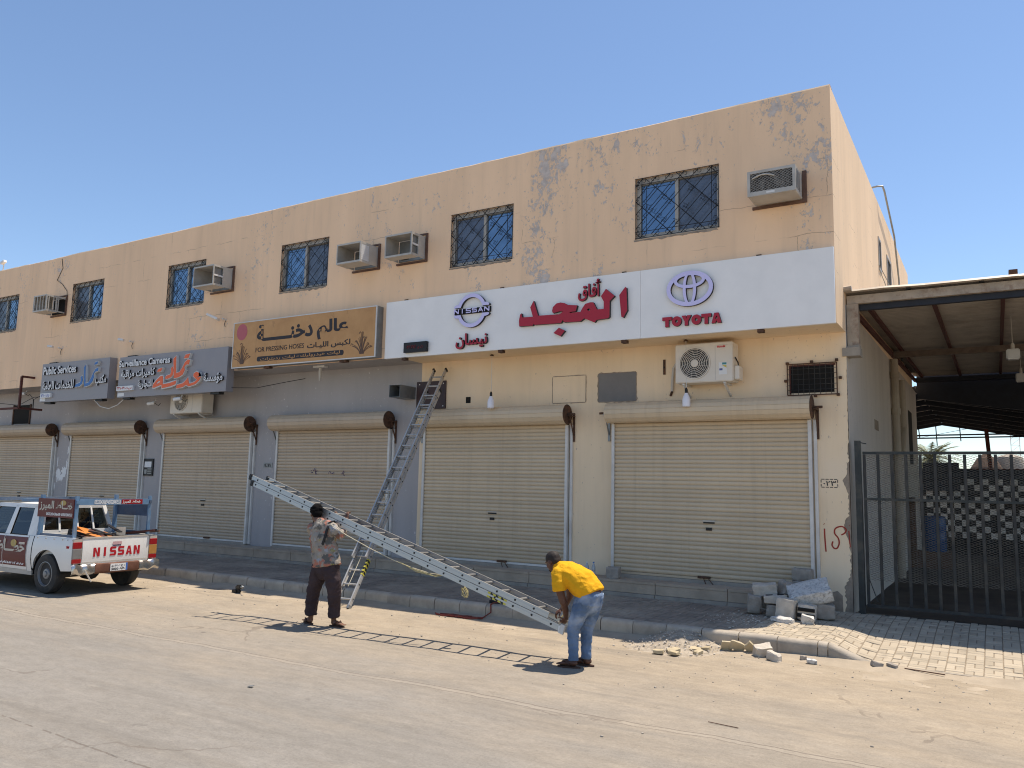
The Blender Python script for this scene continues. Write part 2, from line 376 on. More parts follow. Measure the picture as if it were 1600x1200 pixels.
# the open joint between two lanes of asphalt, and stray cracks
def crackline(y0, slope, amp, wd):
    q = t.math('ADD', t.math('MULTIPLY', x, slope), y0)
    q = t.math('ADD', q, t.math('MULTIPLY', t.math('SUBTRACT', t.noise(t.vec(x, 0., 0.), 1.1, 7, .72), .5), amp))
    return t.math('LESS_THAN', t.math('ABSOLUTE', t.math('SUBTRACT', y, q)), wd)
gate_n = t.ramp(t.noise(t.vec(x, 3.3, 0.), .9, 4), .34, .44)
ck = t.math('MULTIPLY', t.math('MAXIMUM', crackline(7.05, .008, .16, .011), t.math('MULTIPLY', crackline(6.96, .008, .24, .008), .8)), gate_n)
ck2 = t.math('MULTIPLY', crackline(3.72, -.035, .14, .010), t.ramp(t.noise(p, 7, 3), .42, .5))
vo = t.n('TexVoronoi', {'Vector': t.n('VectorMath', {0: p, 1: t.vmul(t.n('TexNoise', {'Vector': p, 'Scale': 1.4, 'Detail': 5.}).outputs['Color'], (1.1, 1.1, 0))}, operation='ADD').outputs[0], 'Scale': .34}, feature='DISTANCE_TO_EDGE').outputs['Distance']
ck3 = t.math('MULTIPLY', t.math('LESS_THAN', vo, .0055), t.ramp(t.noise(p, .45, 3), .56, .60))
cks = t.math('MAXIMUM', t.math('MAXIMUM', ck, ck2), t.math('MULTIPLY', ck3, .7))
near = t.math('MULTIPLY', t.math('MULTIPLY', crackline(7.02, .008, .2, .055), gate_n), .18)
col = t.mix(near, col, (.46, .40, .32))
col = t.mix(t.math('MULTIPLY', cks, .6), col, (.13, .105, .085))
h = t.math('SUBTRACT', t.math('ADD', t.math('MULTIPLY', t.noise(p, 70, 4, .7), .5), t.math('MULTIPLY', t.noise(long_, 5, 5, .7), 1.3)), t.math('MULTIPLY', cks, 1.5))
t.bump(h, .6, .012)
M['road'] = t.out(col, .93, 0, .15)
def bumpy(x, y): return .018*noise.noise((x*.7, y*.9, 0))+.01*noise.noise((x*2.3, y*2.6, 4.))
mb = MB(); xs = [-90, -60, -40]+[-30+.3*i for i in range(131)]+[14, 30, 60]; ys_ = [-40, -15, -4]+[-1+.3*i for i in range(41)]
mb.grid([[(X, Y, bumpy(X, Y) if -30 <= X <= 9 and -1 <= Y else 0.) for X in xs] for Y in ys_])
struct(mb.build('road', M['road'], smooth=True))

# pavement: a bed, the kerb stones, the pavers; it dips to a driveway in front of the gate
def smooth01(v): v = max(0., min(1., v)); return v*v*(3-2*v)
def walk_z(x, y):
    s = smooth01((x+2.06)/.62); q = smooth01((13.75-y)/2.7)
    return WALK_Z-.185*s*q
def brickmat(name, base, var, jd):
    t = NT(name); p = t.pos()
    isl = t.n('ObjectInfo').outputs['Random'] if not jd else t.n('NewGeometry').outputs['Random Per Island']
    c = t.mix(isl, tuple(k*(1-var) for k in base), tuple(k*(1+var*.7) for k in base))
    c = t.mix(t.math('MULTIPLY', t.ramp(t.noise(p, 1.1, 6, .65), .40, .68), .65), c, (.46, .39, .295))
    c = t.mix(t.math('MULTIPLY', t.ramp(t.noise(p, 4., 5, .65), .58, .74), .5), c, (.17, .145, .12))
    t.bump(t.noise(p, 70, 4, .7), .4, .006)
    return t.out(c, .9, 0, .15)
M['paver'] = brickmat('cream_paver', (.41, .35, .265), .2, False)
M['paver_n'] = brickmat('cream_paver_joined', (.41, .35, .265), .2, True)
M['paver_grey'] = brickmat('grey_paver_joined', (.245, .205, .165), .18, True)
pave = struct(MB().grid([[(X, Y, walk_z(X, Y)-.008) for X in [-45, -30, -15, -6, -3]+[-2.6+.1*i for i in range(40)]+[3, 9]] for Y in [KERB_Y+.1+.25*i for i in range(13)]+[14.2]]).build('pavement', plain('joint_sand', (.25, .20, .145), .95, 0, .3, 9, (.29, .23, .165), 3, .5, .6, 60)))
cells = []
def cell(i, j):
    """one 0.2 m square of the basket weave: two flat pavers or two upright ones"""
    x0, y0 = XC+.2*i, KERB_Y+.12+.2*j; g = .0048; out = []
    for k in (0, 1):
        if (i+j) % 2: out.append((x0+g, x0+.2-g, y0+.1*k+g, y0+.1*k+.1-g))
        else: out.append((x0+.1*k+g, x0+.1*k+.1-g, y0+g, y0+.2-g))
    return out
def paver_shape(mb, r, dz):
    x0, x1, y0, y1 = r; q = [(x0, y0), (x1, y0), (x1, y1), (x0, y1)]; b = .006
    cx, cy = (x0+x1)/2, (y0+y1)/2
    ins = [(x+(b if x < cx else -b), y+(b if y < cy else -b)) for x, y in q]
    tz = [walk_z(x, y)+dz for x, y in q]
    vs = [(x, y, z-.05) for (x, y), z in zip(q, tz)]+[(x, y, z-.005) for (x, y), z in zip(q, tz)]+[(x, y, z) for (x, y), z in zip(ins, tz)]
    fs = [(i, (i+1) % 4, 4+(i+1) % 4, 4+i) for i in range(4)]+[(4+i, 4+(i+1) % 4, 8+(i+1) % 4, 8+i) for i in range(4)]+[(8, 9, 10, 11)]
    mb._add(vs, fs)
near_cells, mbn, mbg = [], MB(), MB()
for i in range(-165, 24):
    for j in range(0, 15):
        y0 = KERB_Y+.12+.2*j
        if i < -4 and y0 > 13.3: continue
        for r in cell(i, j):
            if i >= -5: near_cells.append(r)
            else: paver_shape(mbg, r, rnd.uniform(-.003, .003))
def seen(r):                                              # the nearest pavers in the open driveway get an object each
    x, y = (r[0]+r[1])/2, (r[2]+r[3])/2
    return math.hypot(x, y)+(0 if (-2.7 < x < .75 and y < 13.2 and not (x < -1.9 and y > 12.2)) else 50)
near_cells.sort(key=seen)
for k, r in enumerate(near_cells):
    dz = rnd.uniform(-.005, .004)
    if k < 295:
        mb = MB(); paver_shape(mb, r, dz); mb.build('paver', M['paver'], pave)
    else: paver_shape(mbn, r, dz)
o = mbn.build('paver_field', M['paver_n'], pave); o['kind'] = 'stuff'
o = mbg.build('grey_paver_field', M['paver_grey'], pave); o['kind'] = 'stuff'

# kerb stones, half a metre each, rounded on the road side
kerb = struct(MB().box(-45, XC, KERB_Y+.02, KERB_Y+.10, -.1, .12).build('kerb', M['concrete']))
def kerb_mesh(L, z0, z1, seed):
    """profile swept along x; z0/z1 top height at the two ends"""
    rr = random.Random(seed); rows = []
    prof = [(.13, -.12), (0.0, -.12), (0.0, -.075), (.004, -.045), (.016, -.022), (.036, -.006), (.06, 0.), (.13, 0.)]
    n = 5
    for i in range(n):
        u = i/(n-1); zt = z0+(z1-z0)*u; chip = .012*max(0, noise.noise((seed*3.1+u*4, 0, 0)))
        rows.append([(u*L, y_+(chip if 2 <= k <= 5 else 0), (zt+dz-(chip*.7 if 4 <= k <= 6 else 0)) if k > 1 else (-.06 if k == 1 else -.06)) for k, (y_, dz) in enumerate(prof)])
    mb = MB(); mb.grid(rows); m = len(prof)
    for r, rev in ((rows[0], False), (rows[-1], True)):
        k = len(mb.v); mb.v += [tuple(p) for p in r]; f = tuple(range(k, k+m)); mb.f.append(f if not rev else tuple(reversed(f))); mb.mi.append(0)
    return mb.mesh('kerb_stone', M['kerb'] if seed % 3 else M['kerb2'], 40)
km = [kerb_mesh(.488, WALK_Z+.012, WALK_Z+.012, s_) for s_ in range(6)]
for k in range(62):
    inst('kerb_stone', km[(k*5+k//3) % 6], (XC-.5*(k+1)+.006+rnd.uniform(-.004, .004), KERB_Y+rnd.uniform(-.008, .008), rnd.uniform(-.008, .006)), kerb, (0, 0, rnd.uniform(-.012, .012)))
inst('kerb_stone', kerb_mesh(.11, WALK_Z+.012, WALK_Z+.005, 11), (XC+.004, KERB_Y, 0), kerb)
inst('kerb_stone', kerb_mesh(.52, WALK_Z+.004, .02, 12), (XC+.125, KERB_Y, 0), kerb, (0, 0, R(-3)))
mb = MB()
mb.box(XC+.62, 8, KERB_Y+.06, KERB_Y+.12, -.06, .012)
mb.build('flush_edging', M['kerb2'], kerb)

# the long step in front of the shops, in slabs
step = struct(MB().box(-40, -2.7, 13.47, YW+.1, -.05, .425).build('shop_step', M['step']))
sx = -2.66
for k in range(30):
    L = 1.24+.02*(k % 3)
    mb = MB(); mb.box(sx-L+.006, sx-.006, 13.44, 13.97, .425, .465); o = mb.build('tread_slab', M['step'], step)
    mb = MB(); mb.box(sx-L+.006, sx-.006, 13.448, 13.468, .262, .421); o = mb.build('riser_slab', M['step'], step)
    mb = MB(); mb.box(sx-L+.006, sx-.006, 13.405, 13.468, .15, .256); o = mb.build('plinth_slab', M['concrete'], step)
    sx -= L

# ------------------------------------------------------------------ the shop building
XL = -38.0
bld = thing('shop_building', 'long two-storey shop building with peeling peach plaster and a row of beige roller shutters', 'building', (XC-15, 20, 0))
WIN = [(-5.41, -3.87, 6.54, 7.68), (-9.51, -8.00, 6.52, 7.66), (-14.51, -12.97, 6.54, 7.70), (-18.80, -17.28, 6.57, 7.73), (-23.26, -21.72, 6.58, 7.73), (-27.80, -26.25, 6.60, 7.75)]
def holed_wall(x0, x1, z0, z1, holes, y, depth):
    mb = MB(); xs = sorted({x0, x1, *[h[0] for h in holes], *[h[1] for h in holes]}); zs = sorted({z0, z1, *[h[2] for h in holes], *[h[3] for h in holes]})
    for a, b in zip(xs, xs[1:]):
        for c_, d_ in zip(zs, zs[1:]):
            if any(h[0] <= a and b <= h[1] and h[2] <= c_ and d_ <= h[3] for h in holes): continue
            mb._add([(a, y, c_), (b, y, c_), (b, y, d_), (a, y, d_)], [(0, 1, 2, 3)])
    for a, b, c_, d_ in holes:
        e = y+depth
        mb._add([(a, y, c_), (b, y, c_), (b, y, d_), (a, y, d_), (a, e, c_), (b, e, c_), (b, e, d_), (a, e, d_)], [(0, 4, 5, 1), (1, 5, 6, 2), (2, 6, 7, 3), (3, 7, 4, 0)])
    return mb
holed_wall(XL, XC, ZS, ZT, WIN, YF, .16).build('upper_wall', M['peach'], bld)
# parapet top and back, roof deck
mb = MB()
def coping_z(x): return .022*noise.noise((x*.5, 0, 0))+.012*noise.noise((x*2.7, 0, 3))
n = 300; xs = [XL+(XC-XL)*i/n for i in range(n+1)]
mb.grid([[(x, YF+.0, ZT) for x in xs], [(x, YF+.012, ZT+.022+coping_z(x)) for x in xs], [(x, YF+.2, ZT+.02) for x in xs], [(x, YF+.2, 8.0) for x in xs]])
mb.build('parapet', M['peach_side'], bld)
mb = MB(); mb._add([(XL, YF+.2, 8.05), (XC, YF+.2, 8.05), (XC, 26.3, 8.05), (XL, 26.3, 8.05)], [(0, 1, 2, 3)]); mb.build('roof_deck', M['concrete'], bld)
# side wall with the overhang step, two narrow slots and a stack of openings
mb = MB()
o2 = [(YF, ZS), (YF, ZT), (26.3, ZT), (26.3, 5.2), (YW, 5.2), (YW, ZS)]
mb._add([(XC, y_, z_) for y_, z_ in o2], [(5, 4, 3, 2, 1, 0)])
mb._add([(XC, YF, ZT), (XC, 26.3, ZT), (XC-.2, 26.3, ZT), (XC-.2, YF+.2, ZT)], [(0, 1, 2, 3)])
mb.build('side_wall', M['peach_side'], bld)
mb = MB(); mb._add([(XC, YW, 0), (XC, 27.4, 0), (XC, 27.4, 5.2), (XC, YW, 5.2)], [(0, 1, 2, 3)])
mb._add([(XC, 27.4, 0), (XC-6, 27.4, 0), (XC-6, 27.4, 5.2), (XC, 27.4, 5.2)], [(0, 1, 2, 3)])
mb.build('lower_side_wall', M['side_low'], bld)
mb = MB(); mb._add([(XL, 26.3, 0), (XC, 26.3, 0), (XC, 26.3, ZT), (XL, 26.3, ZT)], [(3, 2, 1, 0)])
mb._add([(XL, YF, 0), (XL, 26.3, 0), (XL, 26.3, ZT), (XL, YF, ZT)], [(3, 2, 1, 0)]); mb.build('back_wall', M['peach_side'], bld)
for a, b, c_, d_ in ((19.0, 19.4, 7.05, 7.75), (20.6, 21.4, 6.1, 7.75), (24.0, 25.1, 5.5, 6.6)):
    mb = MB(); mb.box(XC-.05, XC+.004, a, b, c_, d_); mb.build('side_opening', M['darkhole'], bld)
    mb = MB()
    for q in (a, b): mb.box(XC, XC+.02, q-.025, q+.025, c_-.03, d_+.03)
    for q in (c_, d_): mb.box(XC+.001, XC+.021, a, b, q-.025, q+.025)
    mb.build('side_opening_frame', M['winframe'], bld)
# soffit and shop wall: grey paint on the left, cream on the right
XP = -10.82
mb = MB(); mb._add([(XP, YF, ZS), (XC, YF, ZS), (XC, YW, ZS), (XP, YW, ZS)], [(3, 2, 1, 0)]); mb.build('soffit', M['cream'], bld)
mb = MB(); mb._add([(XL, YF, ZS), (XP, YF, ZS), (XP, YW, ZS), (XL, YW, ZS)], [(3, 2, 1, 0)]); mb.build('soffit', M['greywall'], bld)
mb = MB(); mb._add([(XP, YW, 0), (XC-.16, YW, 0), (XC-.16, YW, ZS), (XP, YW, ZS)], [(0, 1, 2, 3)])
mb._add([(XC-.16, YW, 4.1), (XC, YW, 4.1), (XC, YW, ZS), (XC-.16, YW, ZS)], [(0, 1, 2, 3)]); mb.build('shop_wall', M['cream'], bld)
mb = MB(); mb._add([(XL, YW, 0), (XP, YW, 0), (XP, YW, ZS), (XL, YW, ZS)], [(0, 1, 2, 3)]); mb.build('shop_wall', M['greywall'], bld)
# the broken corner: bare render behind, a ragged skin of plaster in front
mb = MB(); mb.box(XC-.17, XC-.012, YW+.005, YW+.2, 0, 4.1); mb.build('bare_corner', M['brickdust'], bld)
edge0 = [(XC-.002, 4.1), (XC-.01, 3.2), (XC-.004, 2.9), (XC-.03, 2.78), (XC-.015, 2.62), (XC-.05, 2.5), (XC-.035, 2.38), (XC-.11, 2.28), (XC-.085, 2.18), (XC-.045, 2.1), (XC-.03, 1.9), (XC-.04, 1.72), (XC-.10, 1.6), (XC-.115, 1.48), (XC-.085, 1.4), (XC-.05, 1.28), (XC-.02, 1.18), (XC-.03, .95), (XC-.02, .82), (XC-.06, .72), (XC-.13, .60), (XC-.12, .42), (XC-.105, .28), (XC-.15, .15)]
edge = []
for (xa, za), (xb, zb_) in zip(edge0, edge0[1:]):
    n = max(1, int(abs(za-zb_)/.03))
    for k in range(n): edge.append((min(XC-.002, xa+(xb-xa)*k/n+(rnd.uniform(-.018, .012) if za < 3.0 else rnd.uniform(-.006, .003))), za+(zb_-za)*k/n))
edge.append(edge0[-1])
mb = MB(); mb.poly([(XC-.165, 0)]+[(x, z) for x, z in reversed(edge)]+[(XC-.165, 4.1)], YW-.003, YW+.02); mb.build('plaster_skin', [M['cream']], bld)
mb = MB(); mb.poly([(XC-.62, .16), (XC-.16, .12), (XC-.165, .45), (XC-.24, .52), (XC-.40, .46), (XC-.6, .43)], YW-.012, YW); mb.build('bare_patch', M['brickdust'], bld)

# ------------------------------------------------------------------ barred sliding windows
def scroll(mb, cx, cz, y, r, a0, a1, rr=.0045):
    mb.tube([(cx+r*(1-.5*k/9)*math.cos(a0+(a1-a0)*k/9), y, cz+r*(1-.5*k/9)*math.sin(a0+(a1-a0)*k/9)) for k in range(10)], rr, 5)
for wi, (x0, x1, z0, z1) in enumerate(WIN):
    y = YF+.055
    mb = MB(); e = .055
    mb.box(x0, x1, y, y+.09, z0, z0+e); mb.box(x0, x1, y, y+.09, z1-.11, z1); mb.box(x0, x0+e+.03, y+.002, y+.088, z0+e, z1-.11); mb.box(x1-e, x1, y+.002, y+.088, z0+e, z1-.11)
    wn = mb.build('window', M['winframe'], bld)
    xm = x0+.085+(x1-x0-.14)*(.48 if wi != 1 else .52)
    mb = MB(); mb.box(xm-.03, xm+.03, y+.01, y+.075, z0+e, z1-.11)
    mb.box(x0+.085, xm-.03, y+.03, y+.06, z0+e, z0+e+.045); mb.box(xm+.03, x1-e, y+.045, y+.07, z0+e, z0+e+.04)
    mb.build('sash', M['winframe'], wn)
    mb = MB(); mb.box(x0+.085, xm-.03, y+.045, y+.052, z0+e+.045, z1-.11); mb.build('pane', M['blueglass'] if wi in (0, 2, 3) else M['greyglass'], wn)
    mb = MB(); mb.box(xm+.03, x1-e, y+.058, y+.065, z0+e+.04, z1-.11); mb.build('pane', M['greyglass'] if wi in (0, 2) else M['blueglass'], wn)
    g = MB(); yg = YF-.012; W_, H_ = x1-x0, z1-z0; ix0, ix1, iz0, iz1 = x0+.13, x1-.13, z0+.13, z1-.13
    for q in (z0+.012, z1-.012, iz0, iz1): g.tube([(x0, yg, q), (x1, yg, q)], .006, 5)
    for q in (x0+.012, x1-.012, ix0, ix1): g.tube([(q, yg+.004, z0), (q, yg+.004, z1)], .006, 5)
    def clip(xa, za, sl):                                 # a slanted bar clipped to the grille
        pts = []
        for X in (x0+.012, x1-.012):
            Z = za+sl*(X-xa)
            if z0 <= Z <= z1: pts.append((X, yg-.006 if sl > 0 else yg+.008, Z))
        for Z in (z0+.012, z1-.012):
            X = xa+(Z-za)/sl
            if x0 < X < x1: pts.append((X, yg-.006 if sl > 0 else yg+.008, Z))
        return pts[:2] if len(pts) >= 2 else None
    for k in range(-6, 9):
        q = clip(x0+W_*(k+.5)/6, z0+H_*.5, 1.02)
        if q: g.tube(q, .0065, 5)
    for k in range(-3, 6):
        q = clip(x0+W_*(k+.25)/2.6, z0+H_*.5, -1.0)
        if q: g.tube(q, .0065, 5)
    for k in range(6):
        cx = x0+W_*(k+.5)/6
        for zc, sg in ((z1-.07, 1), (z0+.07, -1)): scroll(g, cx-.035, zc, yg, .045, 0, sg*5.2); scroll(g, cx+.045, zc, yg, .045, math.pi, math.pi-sg*5.2)
    for k in range(4):
        cz = z0+H_*(k+.5)/4
        for xc, sg in ((x0+.07, 1), (x1-.07, -1)): scroll(g, xc, cz-.035, yg, .045, math.pi/2, math.pi/2+sg*5.2); scroll(g, xc, cz+.045, yg, .045, -math.pi/2, -math.pi/2-sg*5.2)
    for cx, cz in ((.30, .33), (.36, .62), (.62, .42), (.68, .68), (.5, .2), (.82, .5), (.17, .5)):
        for a in (.8, 2.4, 3.9, 5.5): scroll(g, x0+W_*cx+.05*math.cos(a), z0+H_*cz+.05*math.sin(a), yg-.01, .032, a+2, a+6)
    g.build('grille', M['iron'], wn)
    # broken plaster along the sill
    mb = MB(); q = [(x0-.03, z0-.01)]; k = 0
    X = x0-.02
    while X < x1: q.append((X, z0-.03-.04*abs(noise.noise((X*5, wi, 0)))-.012*rnd.random())); X += .035
    q.append((x1-.05, z0-.004)); mb.poly(q, YF-.004, YF+.01); mb.build('chipped_sill', M['brickdust'], wn)

# ------------------------------------------------------------------ roller shutters
SH = [(-6.15, -2.65), (-10.60, -7.17), (-15.13, -11.62), (-19.56, -16.12), (-24.01, -20.58), (-28.45, -25.01)]
YS = 13.935; ZB, ZH = .575, 3.30; NSL = 36; PS = (ZH-ZB)/NSL
def slat_mesh(L, m):
    prof = [(0., .0), (-.006, .006), (-.013, .02), (-.016, PS*.5), (-.013, PS-.022), (-.006, PS-.009), (.002, PS-.006), (.004, PS)]
    mb = MB(); mb.grid([[(0, y_, z_) for y_, z_ in prof], [(L, y_, z_) for y_, z_ in prof]]); return mb.mesh('slat', m, 60)
def drum_mesh(L, rad, m):
    n = 15; mb = MB(); pr = []
    for k in range(n):
        a = 2*math.pi*k/n; pr.append((rad*math.cos(a), rad*math.sin(a)))
        b = a+2*math.pi/n*.90; pr.append((rad*math.cos(b)*.995, rad*math.sin(b)*.995)); c_ = a+2*math.pi/n*.95; pr.append((rad*.962*math.cos(c_), rad*.962*math.sin(c_)))
    mb.grid([[(0, a, b) for a, b in pr+pr[:1]], [(L, a, b) for a, b in pr+pr[:1]]])
    return mb.mesh('shutter_roll', m)
for si, (x0, x1) in enumerate(SH):
    m = M['shutter'] if si < 2 else M['shutter2']; L = x1-x0
    sh = MB().box(x0-.02, x1+.02, YS+.022, YW-.004, .56, ZH+.02).build('roller_shutter', M['darkhole'], bld)
    for xa, xb in ((x0-.045, x0+.01), (x1-.01, x1+.045)):
        mb = MB(); mb.box(xa, xb, YS-.045, YS-.018, .50, ZH-.02); mb.box(xa, xb, YS+.012, YS+.04, .50, ZH-.02)
        xe = xa if xa < x0-.02 else xb-.012; mb.box(xe, xe+.012, YS-.018, YS+.012, .50, ZH-.02); mb.build('guide_rail', M['rail'], sh)
    mb = MB(); mb.box(x1+.07, x1+.12, YW-.05, YW-.002, .5, ZH-.02); mb.build('conduit', M['rail'], sh)
    sm = slat_mesh(L-.01, m)
    for k in range(NSL): inst('slat', sm, (x0+.005, YS+rnd.uniform(-.001, .001), ZB+k*PS), sh)
    mb = MB(); mb.box(x0-.02, x1+.02, YS-.022, YS+.02, ZB-.045, ZB-.004); mb.build('bottom_bar', M['rail'] if si else M['shutter'], sh)
    mb = MB(); mb.box(x0-.03, x1+.03, YS-.03, YW, .44, ZB-.05); mb.build('sill', M['concrete'], sh)
    rad = .195; yd = 13.79; zd = 3.475
    inst('shutter_roll', drum_mesh(L+.16, rad, m), (x0-.08, yd, zd), sh, (R(7*si), 0, 0))
    for xe, sg in ((x1+.08, 1), (x0-.08, -1)):
        mb = MB(); mb.lathe([(.17, -.012), (.195, 0), (.195, .012), (.15, .018), (.03, .02)] if sg > 0 else [(.19, -.02), (.19, -.004), (.12, 0)], (xe, yd, zd), (sg, 0, 0), 18); mb.build('drum_end', M['rust'], sh)
        mb = MB(); mb.tube([(xe, yd, zd), (xe+sg*(.17 if si in (0, 1) else .10), yd, zd)], .022, 8); mb.build('axle', M['rust'], sh)
        mb = MB(); xb = xe+sg*.055
        mb.bar((xb, yd-.05, zd-.03), (xb, YW-.004, zd-.03), .045, .02); mb.bar((xb, YW-.02, zd), (xb, YW-.02, zd-.52), .045, .012, (0, 1, 0)); mb.bar((xb, yd+.01, zd-.04), (xb, YW-.03, zd-.40), .03, .014, (1, 0, 0))
        mb.build('bracket', M['rust'] if sg > 0 else M['greybox'], sh)
    xm = (x0+x1)/2+.05
    mb = MB(); mb.box(xm-.10, xm+.10, YS-.024, YS-.013, 1.50, 1.525); mb.box(xm-.05, xm+.05, YS-.034, YS-.012, 1.38, 1.43); mb.build('lock_plate', [M['black']], sh)
    mb = MB(); mb.box(xm-.11, xm+.11, YS-.026, YS-.012, 1.53, 1.555); mb.build('maker_plate', M['offwhite'], sh)
    mb = MB(); mb.box(xm-.2+.35*(si % 2), xm+.02+.35*(si % 2), YS-.05, YS-.018, ZB-.02, ZB+.02)
    if si in (0, 1): mb.tube([(xm-.1+.35*(si % 2), YS-.05, ZB), (xm-.04+.35*(si % 2), YS-.075, ZB-.12), (xm+.06+.35*(si % 2), YS-.08, ZB-.2), (xm+.10+.35*(si % 2), YS-.075, ZB-.13), (xm+.0+.35*(si % 2), YS-.06, ZB-.02)], .008, 6)
    mb.build('hasp', M['rust'], sh)
# paint left on the grey pillar, scribbles on two shutters

# ------------------------------------------------------------------ shop signs
def flat(name, c, rough=.5, spec=.4): return plain(name, c, rough, 0, .05, 2, None, 1, 0, 0, 30, spec)
M['signwhite'] = flat('white_composite_panel', (.90, .87, .83), .35)
M['redface'] = flat('crimson_acrylic', (.42, .012, .032), .35)
M['lavender'] = flat('lavender_acrylic', (.66, .62, .92), .35)
M['blackside'] = flat('black_letter_side', (.012, .011, .013), .5)
M['signgrey'] = flat('grey_composite_panel', (.285, .27, .28), .4)
M['orange'] = flat('orange_acrylic', (.82, .13, .03), .4)
M['blue'] = flat('blue_acrylic', (.03, .15, .42), .4)
M['lightedge'] = flat('pale_letter_side', (.60, .60, .58), .5)
M['paperwhite'] = flat('white_plate', (.75, .75, .74), .5)
def inset_poly(pts, d):
    """move an outline outwards by d"""
    n = len(pts); A = sum(pts[i][0]*pts[(i+1) % n][1]-pts[(i+1) % n][0]*pts[i][1] for i in range(n)); sg = 1 if A > 0 else -1; out = []
    for i in range(n):
        p, a, b = Vector(pts[i]), Vector(pts[i-1]), Vector(pts[(i+1) % n]); e1 = (p-a).normalized(); e2 = (b-p).normalized()
        nn = Vector((e1.y+e2.y, -(e1.x+e2.x))); nn = nn.normalized() if nn.length > 1e-4 else Vector((e1.y, -e1.x)); out.append(tuple(p+nn*d*sg))
    return out
def ring(mb, c, a, b, wa, y0, y1, mi, ms, t0=0, t1=2*math.pi, seg=40, tilt=0):
    """elliptical band extruded from y0 (front) to y1"""
    closed = abs(t1-t0-2*math.pi) < 1e-6; n = seg+(0 if closed else 1); k = len(mb.v)
    for i in range(n):
        t_ = t0+(t1-t0)*i/seg
        for q in (1, 0):
            X, Z = c[0]+(a-(0 if q else wa))*math.cos(t_), c[1]+(b-(0 if q else wa))*math.sin(t_)
            mb.v += [(X, y0, Z), (X, y1, Z)]
    for i in range(seg):
        j = (i+1) % n; A, B = k+4*i, k+4*j
        for f, m_ in (((A, B, B+2, A+2), mi), ((A+1, B+1, B, A), ms), ((A+2, B+2, B+3, A+3), ms)): mb.f.append(f); mb.mi.append(m_)
    if not closed:
        mb.f.append((k, k+2, k+3, k+1)); mb.mi.append(ms); e = k+4*seg; mb.f.append((e, e+1, e+3, e+2)); mb.mi.append(ms)

# white sign
ws = thing('shop_sign', 'long white shop sign with raised crimson lettering and two lavender car emblems', 'sign', (-6.58, 13.08, 4.70))
YP = 13.05
for a, b in ((-11.11, -5.28), (-5.276, -2.045)): MB().box(a, b, YP, YF-.002, 4.71, 5.935).build('panel', M['signwhite'], ws)
for x in (-10.6, -8.2, -5.6, -3.2):
    MB().box(x-.05, x+.05, YP+.01, YF+.05, 4.655, 4.708).build('mounting_clip', M['rust'], ws)
    MB().box(x-.05, x+.03, YP+.03, YF-.004, 5.937, 5.965).build('mounting_clip', M['rust'], ws)
RB = [M['redface'], M['blackside']]; LB = [M['lavender'], M['blackside']]
def hole_bridge(outer, hole):
    """cut a keyhole so that one outline carries the hole"""
    i, j = min(((i, j) for i in range(len(outer)) for j in range(len(hole))), key=lambda ij: (Vector(outer[ij[0]])-Vector(hole[ij[1]])).length)
    def area(q): return sum(q[a][0]*q[(a+1) % len(q)][1]-q[(a+1) % len(q)][0]*q[a][1] for a in range(len(q)))
    if area(outer)*area(hole) > 0: hole = list(reversed(hole)); j = len(hole)-1-j
    h = hole[j:]+hole[:j]
    return outer[:i+1]+h+[h[0]]+outer[i:]
for k, q in enumerate(MAJD):
    MB().poly(hole_bridge(q, MAJD_HOLE) if k == 0 else q, 12.985-.0006*k, YP-.001, 0, 1).build('raised_letter', RB, ws)
lettering('أفاق', 'raised_word', -6.49, -6.03, 5.485, 5.875, YP-.001, .05, RB, ws, .02, arabic=True)
lettering('نيسان', 'raised_word', -9.22, -8.47, 4.775, 5.085, YP-.001, .06, RB, ws, .022, arabic=True)
